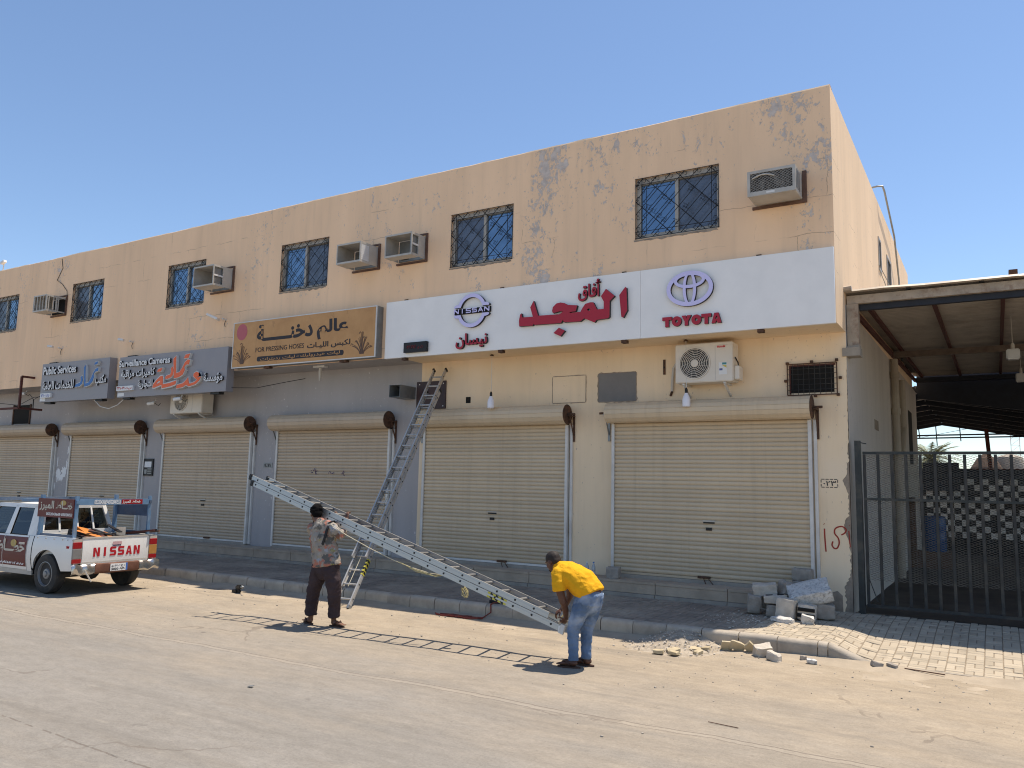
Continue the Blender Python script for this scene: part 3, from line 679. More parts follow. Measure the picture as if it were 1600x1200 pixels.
# block capitals drawn as outlines on a 6 x 6 grid
def block(chars, x0, x1, z0, z1, y, depth, mats, parent, st, gap=.10):
    w_ = (x1-x0+gap*(x1-x0)/len(chars))/len(chars)
    for k, ch in enumerate(chars):
        a = x0+k*w_; b = a+w_-gap*(x1-x0)/len(chars); W_, H_ = b-a, z1-z0; s_ = st*H_
        P = lambda u, v: (a+u*W_, z0+v*H_)
        su, sv = s_/W_, st*.92; mb = MB()
        if ch == 'T': mb.poly([P(0, 1), P(0, 1-sv), P(.5-su/2, 1-sv), P(.5-su/2, 0), P(.5+su/2, 0), P(.5+su/2, 1-sv), P(1, 1-sv), P(1, 1)], y-depth, y, 0, 1)
        elif ch == 'O': ring(mb, P(.5, .5), W_/2, H_/2, s_*.95, y-depth, y, 0, 1, seg=24)
        elif ch == 'Y': mb.poly([P(0, 1), P(.5-su/2, .42), P(.5-su/2, 0), P(.5+su/2, 0), P(.5+su/2, .42), P(1, 1), P(1-su*1.15, 1), P(.5, .62), P(su*1.15, 1)], y-depth, y, 0, 1)
        elif ch == 'A': mb.poly(hole_bridge([P(0, 0), P(.5-su*.55, 1), P(.5+su*.55, 1), P(1, 0), P(1-su*1.05, 0), P(1-su*1.3, .22), P(su*1.3, .22), P(su*1.05, 0)], [P(.5, .74), P(.5-su*.36, .42), P(.5+su*.36, .42)]), y-depth, y, 0, 1)
        elif ch == 'N': mb.poly([P(0, 0), P(0, 1), P(su*1.1, 1), P(1-su, .36), P(1-su, 1), P(1, 1), P(1, 0), P(1-su*1.1, 0), P(su, .64), P(su, 0)], y-depth, y, 0, 1)
        elif ch == 'I': mb.poly([P(.5-su/2, 0), P(.5+su/2, 0), P(.5+su/2, 1), P(.5-su/2, 1)], y-depth, y, 0, 1)
        elif ch == 'S':
            h = sv*.95
            mb.poly([P(.02, 0), P(.86, 0), P(1, .14), P(1, .45), P(.86, .5+h*.5), P(su, .5+h*.5), P(su, 1-h), P(.97, 1-h), P(.97, 1), P(.14, 1), P(0, .86), P(0, .55), P(.14, .5-h*.5), P(1-su, .5-h*.5), P(1-su, h), P(.02, h)], y-depth, y, 0, 1)
        mb.build('raised_letter', mats, parent)
block('TOYOTA', -4.855, -3.82, 4.86, 5.035, YP-.001, .05, RB, ws, .36, .02)
# oval emblem
ce = (-4.362, 5.498); mb = MB()
ring(mb, ce, .41, .308, .072, 12.985, YP-.001, 0, 1, seg=48); ring(mb, (ce[0], ce[1]), .118, .30, .052, 12.9842, YP-.002, 0, 1, seg=40)
ring(mb, (ce[0], ce[1]+.145), .275, .14, .056, 12.9834, YP-.003, 0, 1, seg=40); mb.build('oval_emblem', LB, ws)
# ring emblem with the name across it
ce = (-8.855, 5.542)
for sg in (1, -1):
    mb = MB(); a0 = .26
    ring(mb, ce, .345, .345, .075, 12.985, YP-.001, 0, 1, a0 if sg > 0 else math.pi+a0, math.pi-a0 if sg > 0 else 2*math.pi-a0, 28)
    for sx in (-1, 1):
        q = [(ce[0]+sx*.262, ce[1]+sg*.074), (ce[0]+sx*.262, ce[1]+sg*.10), (ce[0]+sx*.325, ce[1]+sg*.145), (ce[0]+sx*.40, ce[1]+sg*.125), (ce[0]+sx*.425, ce[1]+sg*.10), (ce[0]+sx*.415, ce[1]+sg*.074)]
        mb.poly(q, 12.984, YP-.002, 0, 1)
    mb.build('emblem_arc', LB, ws)
MB().box(ce[0]-.435, ce[0]+.435, 13.02, YP-.002, ce[1]-.056, ce[1]+.056).build('name_backing', M['blackside'], ws)
block('NISSAN', -9.285, -8.43, 5.497, 5.592, 13.019, .03, LB, ws, .23, .16)
MB().box(-10.535, -9.945, 12.97, YP-.001, 4.79, 5.0).build('display_box', M['blackside'], ws)
M['ledred'] = flat('dim_red_dots', (.22, .01, .015), .5)
lettering('ت و ٠٣٨٧٧٨', 'display_digits', -10.47, -10.02, 4.84, 4.94, 12.969, .002, M['ledred'], ws, .0, arabic=True)

# tan sign
t = NT('faded_tan_print'); p = t.pos()
c = t.mix(t.ramp(t.noise(p, 2.5, 6, .65), .3, .7), (.48, .245, .085), (.58, .315, .12))
c = t.mix(t.math('MULTIPLY', t.ramp(t.noise(t.vmul(p, (1.6, 1, .7)), 1.1, 5, .6, 1.5), .60, .63), .25), c, (.22, .10, .04)); M['tan'] = t.out(c, .55)
M['ink'] = flat('faded_black_ink', (.030, .026, .030), .6); M['pink'] = flat('faded_pink_ink', (.48, .12, .14), .6); M['taupe'] = flat('taupe_ink', (.13, .075, .05), .6)
bs = thing('shop_sign', 'tan box sign with black lettering, a pink disc and reed drawings', 'sign', (-13.5, 13.0, 4.75))
Y0 = 12.90
MB().box(-15.78, -11.25, Y0+.012, YF-.002, 4.745, 5.86).build('sign_box', M['greybox'], bs)
mb = MB()
for a, b, c_, d_ in ((-15.785, -11.245, 4.74, 4.765), (-15.785, -11.245, 5.84, 5.865)): mb.box(a, b, Y0-.004, Y0+.02, c_, d_)
for a, b in ((-15.785, -15.76), (-11.27, -11.245)): mb.box(a, b, Y0-.003, Y0+.019, 4.765, 5.84)
mb.build('white_trim', M['rail'], bs)
MB().box(-15.76, -11.27, Y0+.002, Y0+.011, 4.765, 5.84).build('printed_face', M['tan'], bs)
IK = [M['ink'], M['ink']]; TK = [M['tan'], M['tan']]
lettering('عالم', 'printed_word', -12.99, -12.05, 5.24, 5.69, Y0+.002, .003, IK, bs, .035, arabic=True)
lettering('دخنــــــة', 'printed_word', -14.94, -13.12, 5.34, 5.74, Y0+.002, .003, IK, bs, .035, arabic=True)
lettering('FOR PRESSING HOSES', 'printed_words', -14.96, -13.37, 5.085, 5.195, Y0+.002, .003, IK, bs, .004)
lettering('لكبس الليـات', 'printed_words', -13.27, -11.97, 5.03, 5.19, Y0+.002, .003, IK, bs, .02, arabic=True)
mb = MB(); q = []
for cx, cz, a0 in ((-12.2, 4.90, 0), (-14.85, 4.92, 90), (-14.85, 4.905, 180), (-12.2, 4.885, 270)):
    for k in range(6): a = R(a0+18*k); q.append((cx+.05*math.cos(a), cz+.045*math.sin(a)+(.012 if a0 < 180 else 0)))
mb.poly(q, Y0-.001, Y0+.002); mb.build('printed_bar', IK, bs)
lettering('ليات هيدروليك', 'printed_words', -13.46, -12.26, 4.86, 4.95, Y0-.0012, .002, TK, bs, .01, arabic=True); lettering('ليات رديترات', 'printed_words', -14.78, -13.64, 4.855, 4.945, Y0-.0012, .002, TK, bs, .01, arabic=True); MB().box(-13.59, -13.51, Y0-.003, Y0-.0012, 4.90, 4.912).build('printed_dash', M['tan'], bs)
mb = MB(); mb.poly([(-15.475+.185*math.cos(2*math.pi*k/28), 5.615+.2*math.sin(2*math.pi*k/28)) for k in range(28)], Y0-.001, Y0+.002); mb.build('pink_disc', [M['pink']], bs)
for cx in (-15.42, -11.63):
    mb = MB()
    for k in range(17):
        a = -1+2*k/16+rnd.uniform(-.05, .05); hgt = .5-.28*abs(a)+rnd.uniform(-.06, .06); pts = [(cx+a*.05+a*.24*(s_**1.8), Y0-.0006*(k % 4), 4.83+hgt*s_*(1-.25*abs(a)*s_)) for s_ in (0, .3, .6, .8, 1)]
        for p_, q_ in zip(pts, pts[1:]): mb.bar(p_, q_, .003, .009 if k % 3 else .016, (0, 0, 1) if abs(a) > .6 else (1, 0, 0))
        if k % 3 == 1:
            e = pts[-1]; mb.bar(e, (e[0]-.03, e[1], e[2]+.02), .003, .014); mb.bar((e[0]-.03, e[1], e[2]+.02), (e[0]-.06, e[1], e[2]-.02), .003, .014)
    mb.build('reed_drawing', M['taupe'], bs)
for x in (-14.6, -12.2): MB().box(x-.09, x+.09, 12.93, 13.05, 4.69, 4.738).build('mounting_clip', M['rust'], bs)

# two grey signs
def grey_sign(label, x0, x1, z0, z1):
    o = thing('shop_sign', label, 'sign', ((x0+x1)/2, 13.0, z0)); MB().box(x0, x1, 12.90, YF-.002, z0, z1).build('panel', M['signgrey'], o)
    for k, x in enumerate((x0+.35, x1-.45)): MB().box(x-.16, x+.16, 12.94, 13.09, z0-.05, z0-.002).build('mounting_clip', M['black'], o)
    MB().box(x0+.25, x0+.6, 12.95, 13.1, z1+.002, z1+.04).build('mounting_clip', M['black'], o)
    MB().box(x0+.02, x0+.3, 12.895, 12.9, z0+.03, z0+.12).build('sticker', M['paperwhite'], o)
    return o
WB = [M['paperwhite'], M['blackside']]
gs = grey_sign('grey shop sign with large orange calligraphy and white raised lettering', -20.30, -15.93, 4.20, 5.30)
lettering('Surveillance Cameras', 'raised_words', -20.25, -18.08, 5.02, 5.20, 12.899, .045, WB, gs, .03)
lettering('كاميرات مراقبة', 'raised_words', -20.13, -18.68, 4.68, 4.94, 12.899, .045, WB, gs, .03, arabic=True)
lettering('التجارية', 'raised_word', -19.36, -18.74, 4.38, 4.63, 12.899, .045, WB, gs, .03, arabic=True)
lettering('مؤسسة', 'raised_word', -16.72, -16.02, 4.40, 4.68, 12.899, .045, WB, gs, .03, arabic=True)
for k, q in enumerate(ORANGE):
    if k == 0: q = hole_bridge(q, ORANGE_HOLE)
    MB().poly(inset_poly(ORANGE[k], .034), 12.832-.0007*k, 12.899, 0, 0).build('letter_backing', [M['lightedge']], gs)
    MB().poly(inset_poly(q, .012) if k else q, 12.822-.0007*k, 12.83-.0007*k, 0, 0).build('calligraphic_letter', [M['orange']], gs)
MB().box(-20.27, -19.56, 12.84, 12.899, 4.375, 4.50).build('number_plate', WB, gs)
RD = flat('red_print', (.5, .03, .03))
lettering('س.ت ٣٣٥٠١١٩', 'printed_number', -20.24, -19.6, 4.39, 4.485, 12.839, .002, RD, gs, .01, arabic=True)
g2 = grey_sign('grey shop sign with blue calligraphy and white raised lettering', -24.10, -20.76, 4.205, 5.34)
lettering('Public Services', 'raised_words', -23.95, -22.28, 5.00, 5.235, 12.899, .045, WB, g2, .03)
lettering('للخدمات العامة', 'raised_words', -23.93, -22.34, 4.55, 4.81, 12.899, .045, WB, g2, .03, arabic=True)
lettering('مكتب', 'raised_word', -21.30, -20.80, 4.57, 4.87, 12.899, .045, WB, g2, .03, arabic=True)
for k, q in enumerate(BLUE):
    MB().poly(inset_poly(q, .034), 12.832-.0007*k, 12.899, 0, 0).build('letter_backing', [M['lightedge']], g2)
    MB().poly(inset_poly(q, .012), 12.822-.0007*k, 12.83-.0007*k, 0, 0).build('calligraphic_letter', [M['blue']], g2)
MB().box(-23.98, -23.45, 12.84, 12.899, 4.325, 4.455).build('number_plate', WB, g2)
lettering('٧٧٠٠١٨٥', 'printed_number', -23.94, -23.5, 4.345, 4.435, 12.839, .002, flat('blue_print', (.15, .2, .5)), g2, .0, arabic=True)

# ------------------------------------------------------------------ the canopy beside the building, its gate and yard
M['gatepaint'] = plain('dark_green_grey_paint', (.030, .036, .036), .5, .1, .3, 6, (.16, .135, .10), 2.5, .55, .1, 40)
M['gatebar'] = plain('weathered_bar_paint', (.036, .037, .036), .6, .1, .35, 5, (.17, .14, .10), 2.0, .5, .1, 40)
M['meshwire'] = plain('dusty_mesh_wire', (.20, .175, .135), .7, .1, .35, 5)
M['sheet'] = plain('corrugated_sheet', (.46, .40, .33), .55, .25, .15, 2, (.17, .13, .10), 1.2, .6)
M['beam'] = plain('flaking_cream_beam', (.42, .35, .27), .7, 0, .2, 4, (.16, .075, .045), 6, .8, .4, 50)
M['purlin'] = plain('red_oxide_steel', (.10, .030, .022), .7, .1, .3, 6)
M['navy'] = plain('navy_steel', (.022, .026, .036), .6, .1, .3, 6)
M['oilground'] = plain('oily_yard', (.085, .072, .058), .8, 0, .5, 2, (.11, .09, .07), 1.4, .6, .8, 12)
M['pvc'] = plain('painted_pvc', (.42, .355, .27), .6, 0, .2, 4, (.27, .21, .15), 2, .6)
YR, ZR = 14.10, 5.30
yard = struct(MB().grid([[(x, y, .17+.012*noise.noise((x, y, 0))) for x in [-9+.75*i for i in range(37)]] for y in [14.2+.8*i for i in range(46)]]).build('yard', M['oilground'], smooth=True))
cn = thing('canopy', 'steel canopy with corrugated roof sheets against the side of the building', 'canopy', (3, 20, .2))
def corrugated(x0, x1, y0, y1, zf, amp=.036, pitch=.15, along='x', sub=1):
    """ribs run along x (the wave shows along y) or along y"""
    mb = MB(); n = int(abs((y1-y0) if along == 'x' else (x1-x0))/pitch*4)
    rows = []
    for i in range(n+1):
        u = i/n; wv = amp*(1 if i % 4 in (1, 2) else -1)*.5
        if along == 'x': y = y0+(y1-y0)*u; rows.append([(x, y, zf(x, y)+wv) for x in (x0, (x0+x1)/2, x1)])
        else: x = x0+(x1-x0)*u; rows.append([(x, y, zf(x, y)+wv) for y in (y0, (y0+y1)/2, y1)])
    mb.grid(rows); return mb
def roof_z(x, y): return ZR+.10+.022*(y-YR)+.012*(x-XC)*0
for k in range(9):
    a = XC-.02+1.22*k
    def rz(x, y, k=k): return roof_z(x, y)+.004*(k % 2)+(.05*max(0, 1-abs(x-(XC+.35))/.5) if y < YR else 0)
    corrugated(a, a+1.26, YR-.16, 27.3, rz, along='x').build('roof_sheet', M['sheet'], cn)
MB().box(XC+.02, 9.2, YR-.02, YR+.06, ZR-.09, ZR+.05).build('front_beam', M['beam'], cn)
MB().box(XC+.2, 9.2, YR+.065, YR+.16, ZR-.19, ZR-.08).build('front_channel', M['navy'], cn)
for k in range(9): MB().box(XC+.95+1.02*k-.035, XC+.95+1.02*k+.035, YR-.05, YR+.03, ZR+.065, ZR+.13).build('purlin_end', M['black'], cn)
for k in range(9):
    x = XC+.22+1.02*k; mb = MB(); mb.bar((x, YR+.17, roof_z(0, YR)-.055), (x, 27.2, roof_z(0, 27.2)-.055), .06, .08); mb.build('purlin', M['purlin'], cn)
M['beam2'] = plain('brown_beam', (.20, .15, .11), .7, 0, .2, 4, (.10, .05, .035), 5, .6)
for y, m in ((20.8, 'beam2'), (26.9, 'navy')): MB().box(XC+.05, 9.2, y, y+.12, roof_z(0, y)-.24, roof_z(0, y)-.105).build('cross_beam', M[m], cn)
MB().bar((XC+.03, YR+.1, ZR-.08), (XC+.03, 27, roof_z(0, 27)-.17), .05, .1).build('wall_plate', M['purlin'], cn)
MB().box(XC+.012, XC+.19, YR-.03, YR+.13, 4.50, ZR-.095).build('stub_post', M['beam'], cn)
mb = MB(); mb.box(XC-.06, XC+.21, YW-.03, YR+.16, 4.32, 4.46); mb.obox((XC+.08, YR+.03, 4.48), (.12, 0, .01), (0, .1, 0), (0, 0, .02)); mb.build('bracket_block', M['concrete'], cn)
mb = MB(); mb.tube([(XC-.02, YR-.18, ZR+.13), (XC+.12, YR-.18, ZR+.14)], .05, 10); mb.build('roof_roll', M['sheet'], cn)
MB().box(.30, .42, YR+.3, YR+.5, roof_z(0, YR), roof_z(0, YR)+.2).build('roof_vent', M['rust'], cn)
for y in (20.8, 26.9, 14.16): MB().box(8.9, 9.1, y, y+.15, .1, roof_z(0, y)-.1).build('post', M['beam'], cn)
# lamps on wires under the canopy
M['lampwhite'] = flat('lamp_globe', (.62, .60, .56), .4)
for k, (x, y) in enumerate(((.36, 17.5), (.60, 22.5))):
    lp = thing('hanging_lamp', ('nearer ' if k == 0 else 'farther ')+'white square lamp hanging on a wire under the canopy roof', 'lamp', (x, y, roof_z(0, y)-.75))
    zt = roof_z(0, y)-.02; d = .52 if k == 0 else .45
    MB().tube([(x, y, zt), (x, y, zt-d)], .006, 5).build('wire', M['offwhite'], lp)
    mb = MB(); mb.lathe([(.03, 0), (.035, .02), (.03, .09), (.02, .12)], (x, y, zt-d-.11), (0, 0, 1), 10); mb.build('lamp_holder', M['offwhite'], lp)
    mb = MB(); mb.box(x-.11, x+.11, y-.11, y+.11, zt-d-.31, zt-d-.115); o = mb.build('shade', M['lampwhite'], lp); bevelled(o.data, .02, 2)

# the longer shed behind
bs2 = thing('rear_shed', 'dark gabled shed roof behind the canopy, open at its far end', 'shed', (1, 35, .2))
def shed_z(x, y): return 5.42-.30*abs(x+2.05)*(.62 if x > -2.05 else .6)
for k in range(8):
    y = 27.6+1.75*k
    for s0, s1 in ((-5.5, -2.05), (-2.05, 1.4), (1.4, 4.9), (4.9, 8.6)):
        corrugated(s0, s1, y, y+1.8, lambda x, yy: shed_z(x, yy)+.01*(k % 2), .016, .2, 'y').build('roof_sheet', M['sheet'], bs2)
for k in range(8):
    y = 27.55+1.95*k; mb = MB()
    for a, b in ((-5.5, -2.05), (-2.05, 8.6)): mb.bar((a, y, shed_z(a, y)-.13), (b, y, shed_z(b, y)-.13), .08, .18)
    mb.bar((-5.5, y, shed_z(-5.5, y)-.2), (1.5, y, shed_z(1.5, y)-.10), .06, .06) if k in (6, 7) else None
    mb.build('rafter', M['navy'], bs2)
for x in [-5.2+.72*i for i in range(19)]:
    MB().bar((x, 27.6, shed_z(x, 0)-.035), (x, 41.5, shed_z(x, 0)-.035), .05, .05).build('purlin', M['navy'], bs2)
for k, (a, b) in enumerate(((-3.6, .62), (-3.0, .40), (-1.35, .62), (-2.3, .9))):
    MB().tube([(a, 41.2, shed_z(a, 0)-.2), (a+.03, 41.2, shed_z(a, 0)-.2-b)], .025, 6).build('hanging_rod', M['navy'], bs2)
MB().bar((-.12, 40.6, 1.2), (-.32, 40.6, 4.95), .16, .16).build('post', M['purlin'], bs2)
for y in (27.7, 34, 41): MB().box(8.45, 8.6, y, y+.15, 0, 3.4).build('post', M['purlin'], bs2)

mb = MB(); mb.poly([(-2.0, 5.0), (9.2, 3.2), (9.2, 6.0), (-2.0, 6.0)], 27.42, 27.48); mb.build('gable_infill', [M['navy']], bs2)
# wall with a chequered face at the back of the yard
cw = thing('yard_wall', 'dark yard wall chequered with pale tiles behind the gate', 'wall', (2, 30.2, .15))
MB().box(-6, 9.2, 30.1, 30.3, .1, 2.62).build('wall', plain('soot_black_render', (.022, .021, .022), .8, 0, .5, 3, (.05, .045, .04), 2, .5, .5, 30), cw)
MB().box(-6, 9.2, 30.06, 30.34, 2.62, 2.90).build('top_band', M['navy'], cw)
MB().box(-6, 9.2, 30.0, 30.4, 2.905, 2.94).build('coping', M['purlin'], cw)
tm = bevelled(MB().box(-.098, .098, -.012, .0, -.093, .093).mesh('tile', plain('pale_tile', (.82, .79, .75), .5, 0, .2, 5, (.22, .2, .18), 2, .5)), .004)
for i in range(16):
    for j in range(10):
        if (i+j) % 2 and rnd.random() > .03: inst('tile', tm, (-2.35+.2*i, 30.098, .80+.19*j), cw)
MB().box(-2.1, -1.05, 29.75, 29.95, 2.2, 3.12).build('dark_board', M['navy'], cw)

# the gate
gt = thing('gate', 'dark steel bar gate backed with expanded mesh, chained across the yard entrance', 'gate', (1.2, 14.05, .2))
YG = 14.05; ZG0, ZG1 = .33, 2.75
MB().box(XC+.075, XC+.165, YG-.05, YG+.05, .15, 2.93).build('gate_post', M['gatepaint'], gt)
mb = MB(); mb.bar((XC+.15, YG, 2.9), (XC+.25, YG, 2.88), .02, .015); mb.build('gate_hook', M['gatepaint'], gt)
GX0, GX1 = XC+.19, 4.0
for z, h in ((ZG0, .045), (1.995, .04), (ZG1-.02, .045)): MB().box(GX0, GX1, YG-.02, YG+.02, z-h/2, z+h/2).build('rail', M['gatebar'] if z < 1 else M['gatepaint'], gt)
bmesh_bar = bevelled(MB().box(-.022, .022, -.016, .016, 0, ZG1-ZG0-.07).mesh('bar', M['gatebar']), .004)
k = 0
while GX0+.02+.202*k < GX1:
    inst('bar', bmesh_bar, (GX0+.022+.202*k, YG, ZG0+.024), gt); k += 1
mb = MB(); dx, dz = .085, .036; yM = YG+.028
nz = int((2.70-.72)/dz); nx = int((GX1-GX0)/dx)
for i in range(nx):
    for j in range(nz):
        x = GX0+.03+dx*i; z = .72+dz*j
        for sg in (1, -1):
            p_, q_ = (x, z+(dz if sg < 0 else 0)), (x+dx, z+(dz if sg > 0 else 0)); w_ = .0026
            mb._add([(p_[0], yM, p_[1]-w_), (q_[0], yM, q_[1]-w_), (q_[0], yM+.004, q_[1]+w_), (p_[0], yM+.004, p_[1]+w_)], [(0, 1, 2, 3)])
o = mb.build('expanded_mesh', M['meshwire'], gt); o['kind'] = 'stuff'
MB().bar((GX0+.03, YG-.03, .78), (GX0+.16, YG-.03, .40), .02, .012).build('brace', M['gatebar'], gt)
# chequered drain strip under the gate
ds = thing('drain_grating', 'low dark grating strip under the gate', 'grating', (-.7, 14.0, .18)); MB().box(-1.6, 3.5, YG-.03, YG+.12, .1, .20).build('grating_frame', M['black'], ds)
tm2 = MB().box(-.03, .03, -.006, 0, -.02, .02).mesh('lug', M['gatebar'])
for k in range(16): inst('lug', tm2, (-1.35+.13*k, YG-.031, .17-.02*(k % 2)), ds)

# pipes, cabinet, doorway along the side wall
dp = thing('drain_pipe', 'cream drain pipes running down the side wall under the canopy', 'pipe', (XC+.08, 20.5, .2))
MB().tube([(XC+.10, 20.4, .2), (XC+.10, 20.4, 5.2)], .085, 12).build('pipe', M['pvc'], dp)
for z in (1.0, 2.6, 3.9, 4.75): mb = MB(); mb.lathe([(.10, 0), (.105, .02), (.105, .13), (.10, .15)], (XC+.10, 20.4, z), (0, 0, 1), 12); mb.build('collar', M['pvc'], dp)
MB().tube([(XC+.10, 22.0, 4.9), (XC+.10, 22.0, 3.7), (XC+.10, 21.4, 3.1), (XC+.10, 20.6, 2.9)], .08, 12).build('branch_pipe', M['pvc'], dp)
ca = thing('meter_cabinet', 'pale metal meter cabinet standing by the wall behind the gate', 'cabinet', (XC+.2, 23.5, 1.9))
o = MB().box(XC+.01, XC+.28, 23.2, 24.1, 2.0, 2.85).build('cabinet_body', M['offwhite'], ca); bevelled(o.data, .01)
MB().box(XC+.285, XC+.30, 23.26, 24.04, 2.05, 2.8).build('cabinet_door', M['offwhite'], ca)
MB().box(XC+.02, XC+.16, 23.5, 23.8, .2, 1.995).build('cabinet_stand', M['rust'], ca)
dr = MB().box(XC-.02, XC+.004, 24.6, 25.7, 2.9, 4.4).build('side_opening', M['darkhole'], bld)
MB().box(XC-.01, XC+.006, 17.3, 17.9, 3.35, 3.55).build('patched_brick', M['brickdust'], bld)
rp = thing('roof_pipe', 'grey pipe bent over the side parapet against the sky', 'pipe', (XC+.06, 20.5, 6))
mb = MB(); mb.tube([(XC-.5, 19.3, 9.0), (XC+.0, 19.3, 9.05), (XC+.10, 19.35, 9.05), (XC+.12, 19.5, 8.98), (XC+.10, 21.6, 8.5), (XC+.08, 22.6, 7.6), (XC+.08, 22.7, 5.5)], .022, 8); mb.build('pipe', M['greybox'], rp)
mb = MB(); mb.tube([(XC-.5, 19.3, 9.15), (XC-.5, 19.3, 8.1)], .022, 8); mb.build('standpipe', M['greybox'], rp)
for k, (a, b, c_) in enumerate((((XC+.02, 18.9, 7.1), (XC+.5, 21.5, 5.9), (1.0, 24, 5.55)), ((XC+.02, 18.9, 7.0), (XC+.3, 21.0, 5.9), (XC+.4, 22.4, 5.5)))):
    MB().tube([a, b, c_], .008, 5).build('cable', M['greybox'], rp)

# things over the yard wall
M['frond'] = plain('palm_leaf', (.20, .20, .085), .6, 0, .4, 6, (.36, .31, .17), 3, .6)
M['trunk'] = plain('palm_trunk', (.16, .12, .08), .9, 0, .4, 6, None, 1, 0, .8, 10)
def palm(x, y, z, label, r):
    o = thing('palm_tree', label, 'palm tree', (x, y, 0), 'palms beyond the yard')
    mb = MB(); mb.tube([(x, y, -.1), (x+.05, y, z*.5), (x, y, z)], [.3, .22, .2], 10); mb.build('trunk', M['trunk'], o)
    rr = random.Random(int(x*10))
    for k in range(46):
        a = k*2.4+rr.uniform(-.2, .2); el = 1.25-1.7*(k/45)+rr.uniform(-.1, .1); L = r*rr.uniform(.85, 1.1); mb = MB(); pts = []
        for s_ in range(8):
            u = s_/7; e2 = el-1.1*u*u; rad = L*u*math.cos(el*.6+.0); pts.append(Vector((x+rad*math.cos(a), y+rad*math.sin(a), z+L*u*math.sin(el)-.55*L*u*u*(1.1-math.sin(max(el, 0))*.5))))
        mb.tube(pts, [.02*(1-.8*i/7) for i in range(8)], 4)
        side = Vector((-math.sin(a), math.cos(a), 0))
        for i in range(1, 22):
            u = i/22*6.999; p_ = pts[int(u)].lerp(pts[int(u)+1], u-int(u)); d = (pts[int(u)+1]-pts[int(u)]).normalized(); ll = L*.24*math.sin(math.pi*min(1, i/22*.85+.15))
            for sg in (1, -1):
                tip = p_+(side*sg*.75+d*.6+Vector((0, 0, -.18+rr.uniform(-.15, .15))))*ll; wv = d*.03
                mb._add([p_-wv, p_+wv, tip], [(0, 1, 2)])
        mb.build('frond', M['frond'], o)
palm(-3.0, 48, 3.95, 'dusty date palm seen over the yard wall behind the gate', 1.7)
tk = thing('water_tank', 'round cream water tank beyond the yard wall', 'tank', (1.0, 60, 2.0))
mb = MB(); mb.lathe([(.75, 0), (.8, .05), (.8, 1.2), (.72, 1.42), (.4, 1.55), (.1, 1.6)], (.72, 60, 3.1), (0, 0, 1), 20); mb.build('tank_shell', M['pvc'], tk, 40)
MB().box(.0, 1.5, 59.3, 60.8, 0, 3.1).build('tank_stand', M['side_low'], tk)
hut = thing('thatched_shelter', 'brown thatched shelter top beyond the yard wall', 'shelter', (-.6, 60, 0))
mb = MB(); mb.lathe([(1.05, 0), (1.0, .12), (.85, .6), (.5, 1.15), (.06, 1.5)], (-.55, 59, 3.25), (0, 0, 1), 14); mb.build('thatch', plain('thatch', (.12, .075, .05), .95, 0, .4, 8, None, 1, 0, .9, 30), hut)
for a in (-.8, .8): MB().tube([(-.55+a, 59, 0), (-.55+a, 59, 3.3)], .07, 6).build('post', M['wood'], hut)
MB().box(2.0, 3.4, 58, 60, 0, 4.0).build('roof_hut', M['white'], None); tag(bpy.data.objects['roof_hut'], 'small white block building beyond the yard wall', 'building')
MB().box(2.2, 2.6, 57.98, 58.0, 2.8, 3.5).build('window', M['darkhole'], bpy.data.objects['roof_hut'])
tw = thing('lattice_mast', 'red and white lattice radio mast far behind the yard', 'mast', (2.6, 150, 0))
for i in range(26):
    z0, z1 = i*1.0, i*1.0+1.0; m = flat('mast_red', (.35, .06, .04)) if (i//4) % 2 and i == 4 else None
    mm = M['redmast'] if 'redmast' in M else M.setdefault('redmast', flat('mast_red', (.40, .16, .13))); mm = mm if (i//4) % 2 else M['white']
    mb = MB()
    for sx, sy in ((-1, -1), (1, -1), (1, 1), (-1, 1)): mb.bar((2.7+sx*.6, 150+sy*.6, z0), (2.7+sx*.6, 150+sy*.6, z1), .09, .09)
    mb.bar((2.1, 149.4, z0), (3.3, 149.4, z1), .05, .05); mb.bar((3.3, 149.4, z0), (2.1, 149.4, z0), .05, .05)
    o = mb.build('mast_section', mm, tw); o['kind'] = 'stuff'
pw = thing('power_lines', 'thin overhead wires crossing the sky behind the shed', 'wires', (0, 55, 0))
for k in range(4):
    z = 6.3+.28*k; MB().tube([(-14+7*i, 55, z+.28*(i-2)**2*.12+.02*i) for i in range(6)], .010, 4).build('wire', M['greybox'], pw)
MB().tube([(-8, 46, 5.3), (-3, 44, 4.85), (-.3, 40.8, 5.15), (2.5, 44, 4.85), (9, 50, 5.2)], .010, 4).build('wire', M['black'], pw)
for x in (-16, 22): MB().tube([(x, 55, 0), (x, 55, 8)], .12, 8).build('pole', M['wood'], pw)
# odds and ends in the yard
bb = thing('blue_drum', 'blue plastic drum in the dark yard behind the gate', 'drum', (-1.45, 25, .2)); mb = MB(); mb.lathe([(.27, 0), (.29, .05), (.29, .28), (.30, .3), (.29, .32), (.29, .6), (.30, .62), (.29, .64), (.29, .88), (.25, .92), (.05, .93)], (-1.5, 24.2, .6), (0, 0, 1), 18); mb.build('drum_shell', flat('blue_plastic', (.02, .07, .2), .4), bb, 40)
MB().box(-1.9, -1.1, 23.9, 24.5, .15, .60).build('crate', M['wood'], bb)

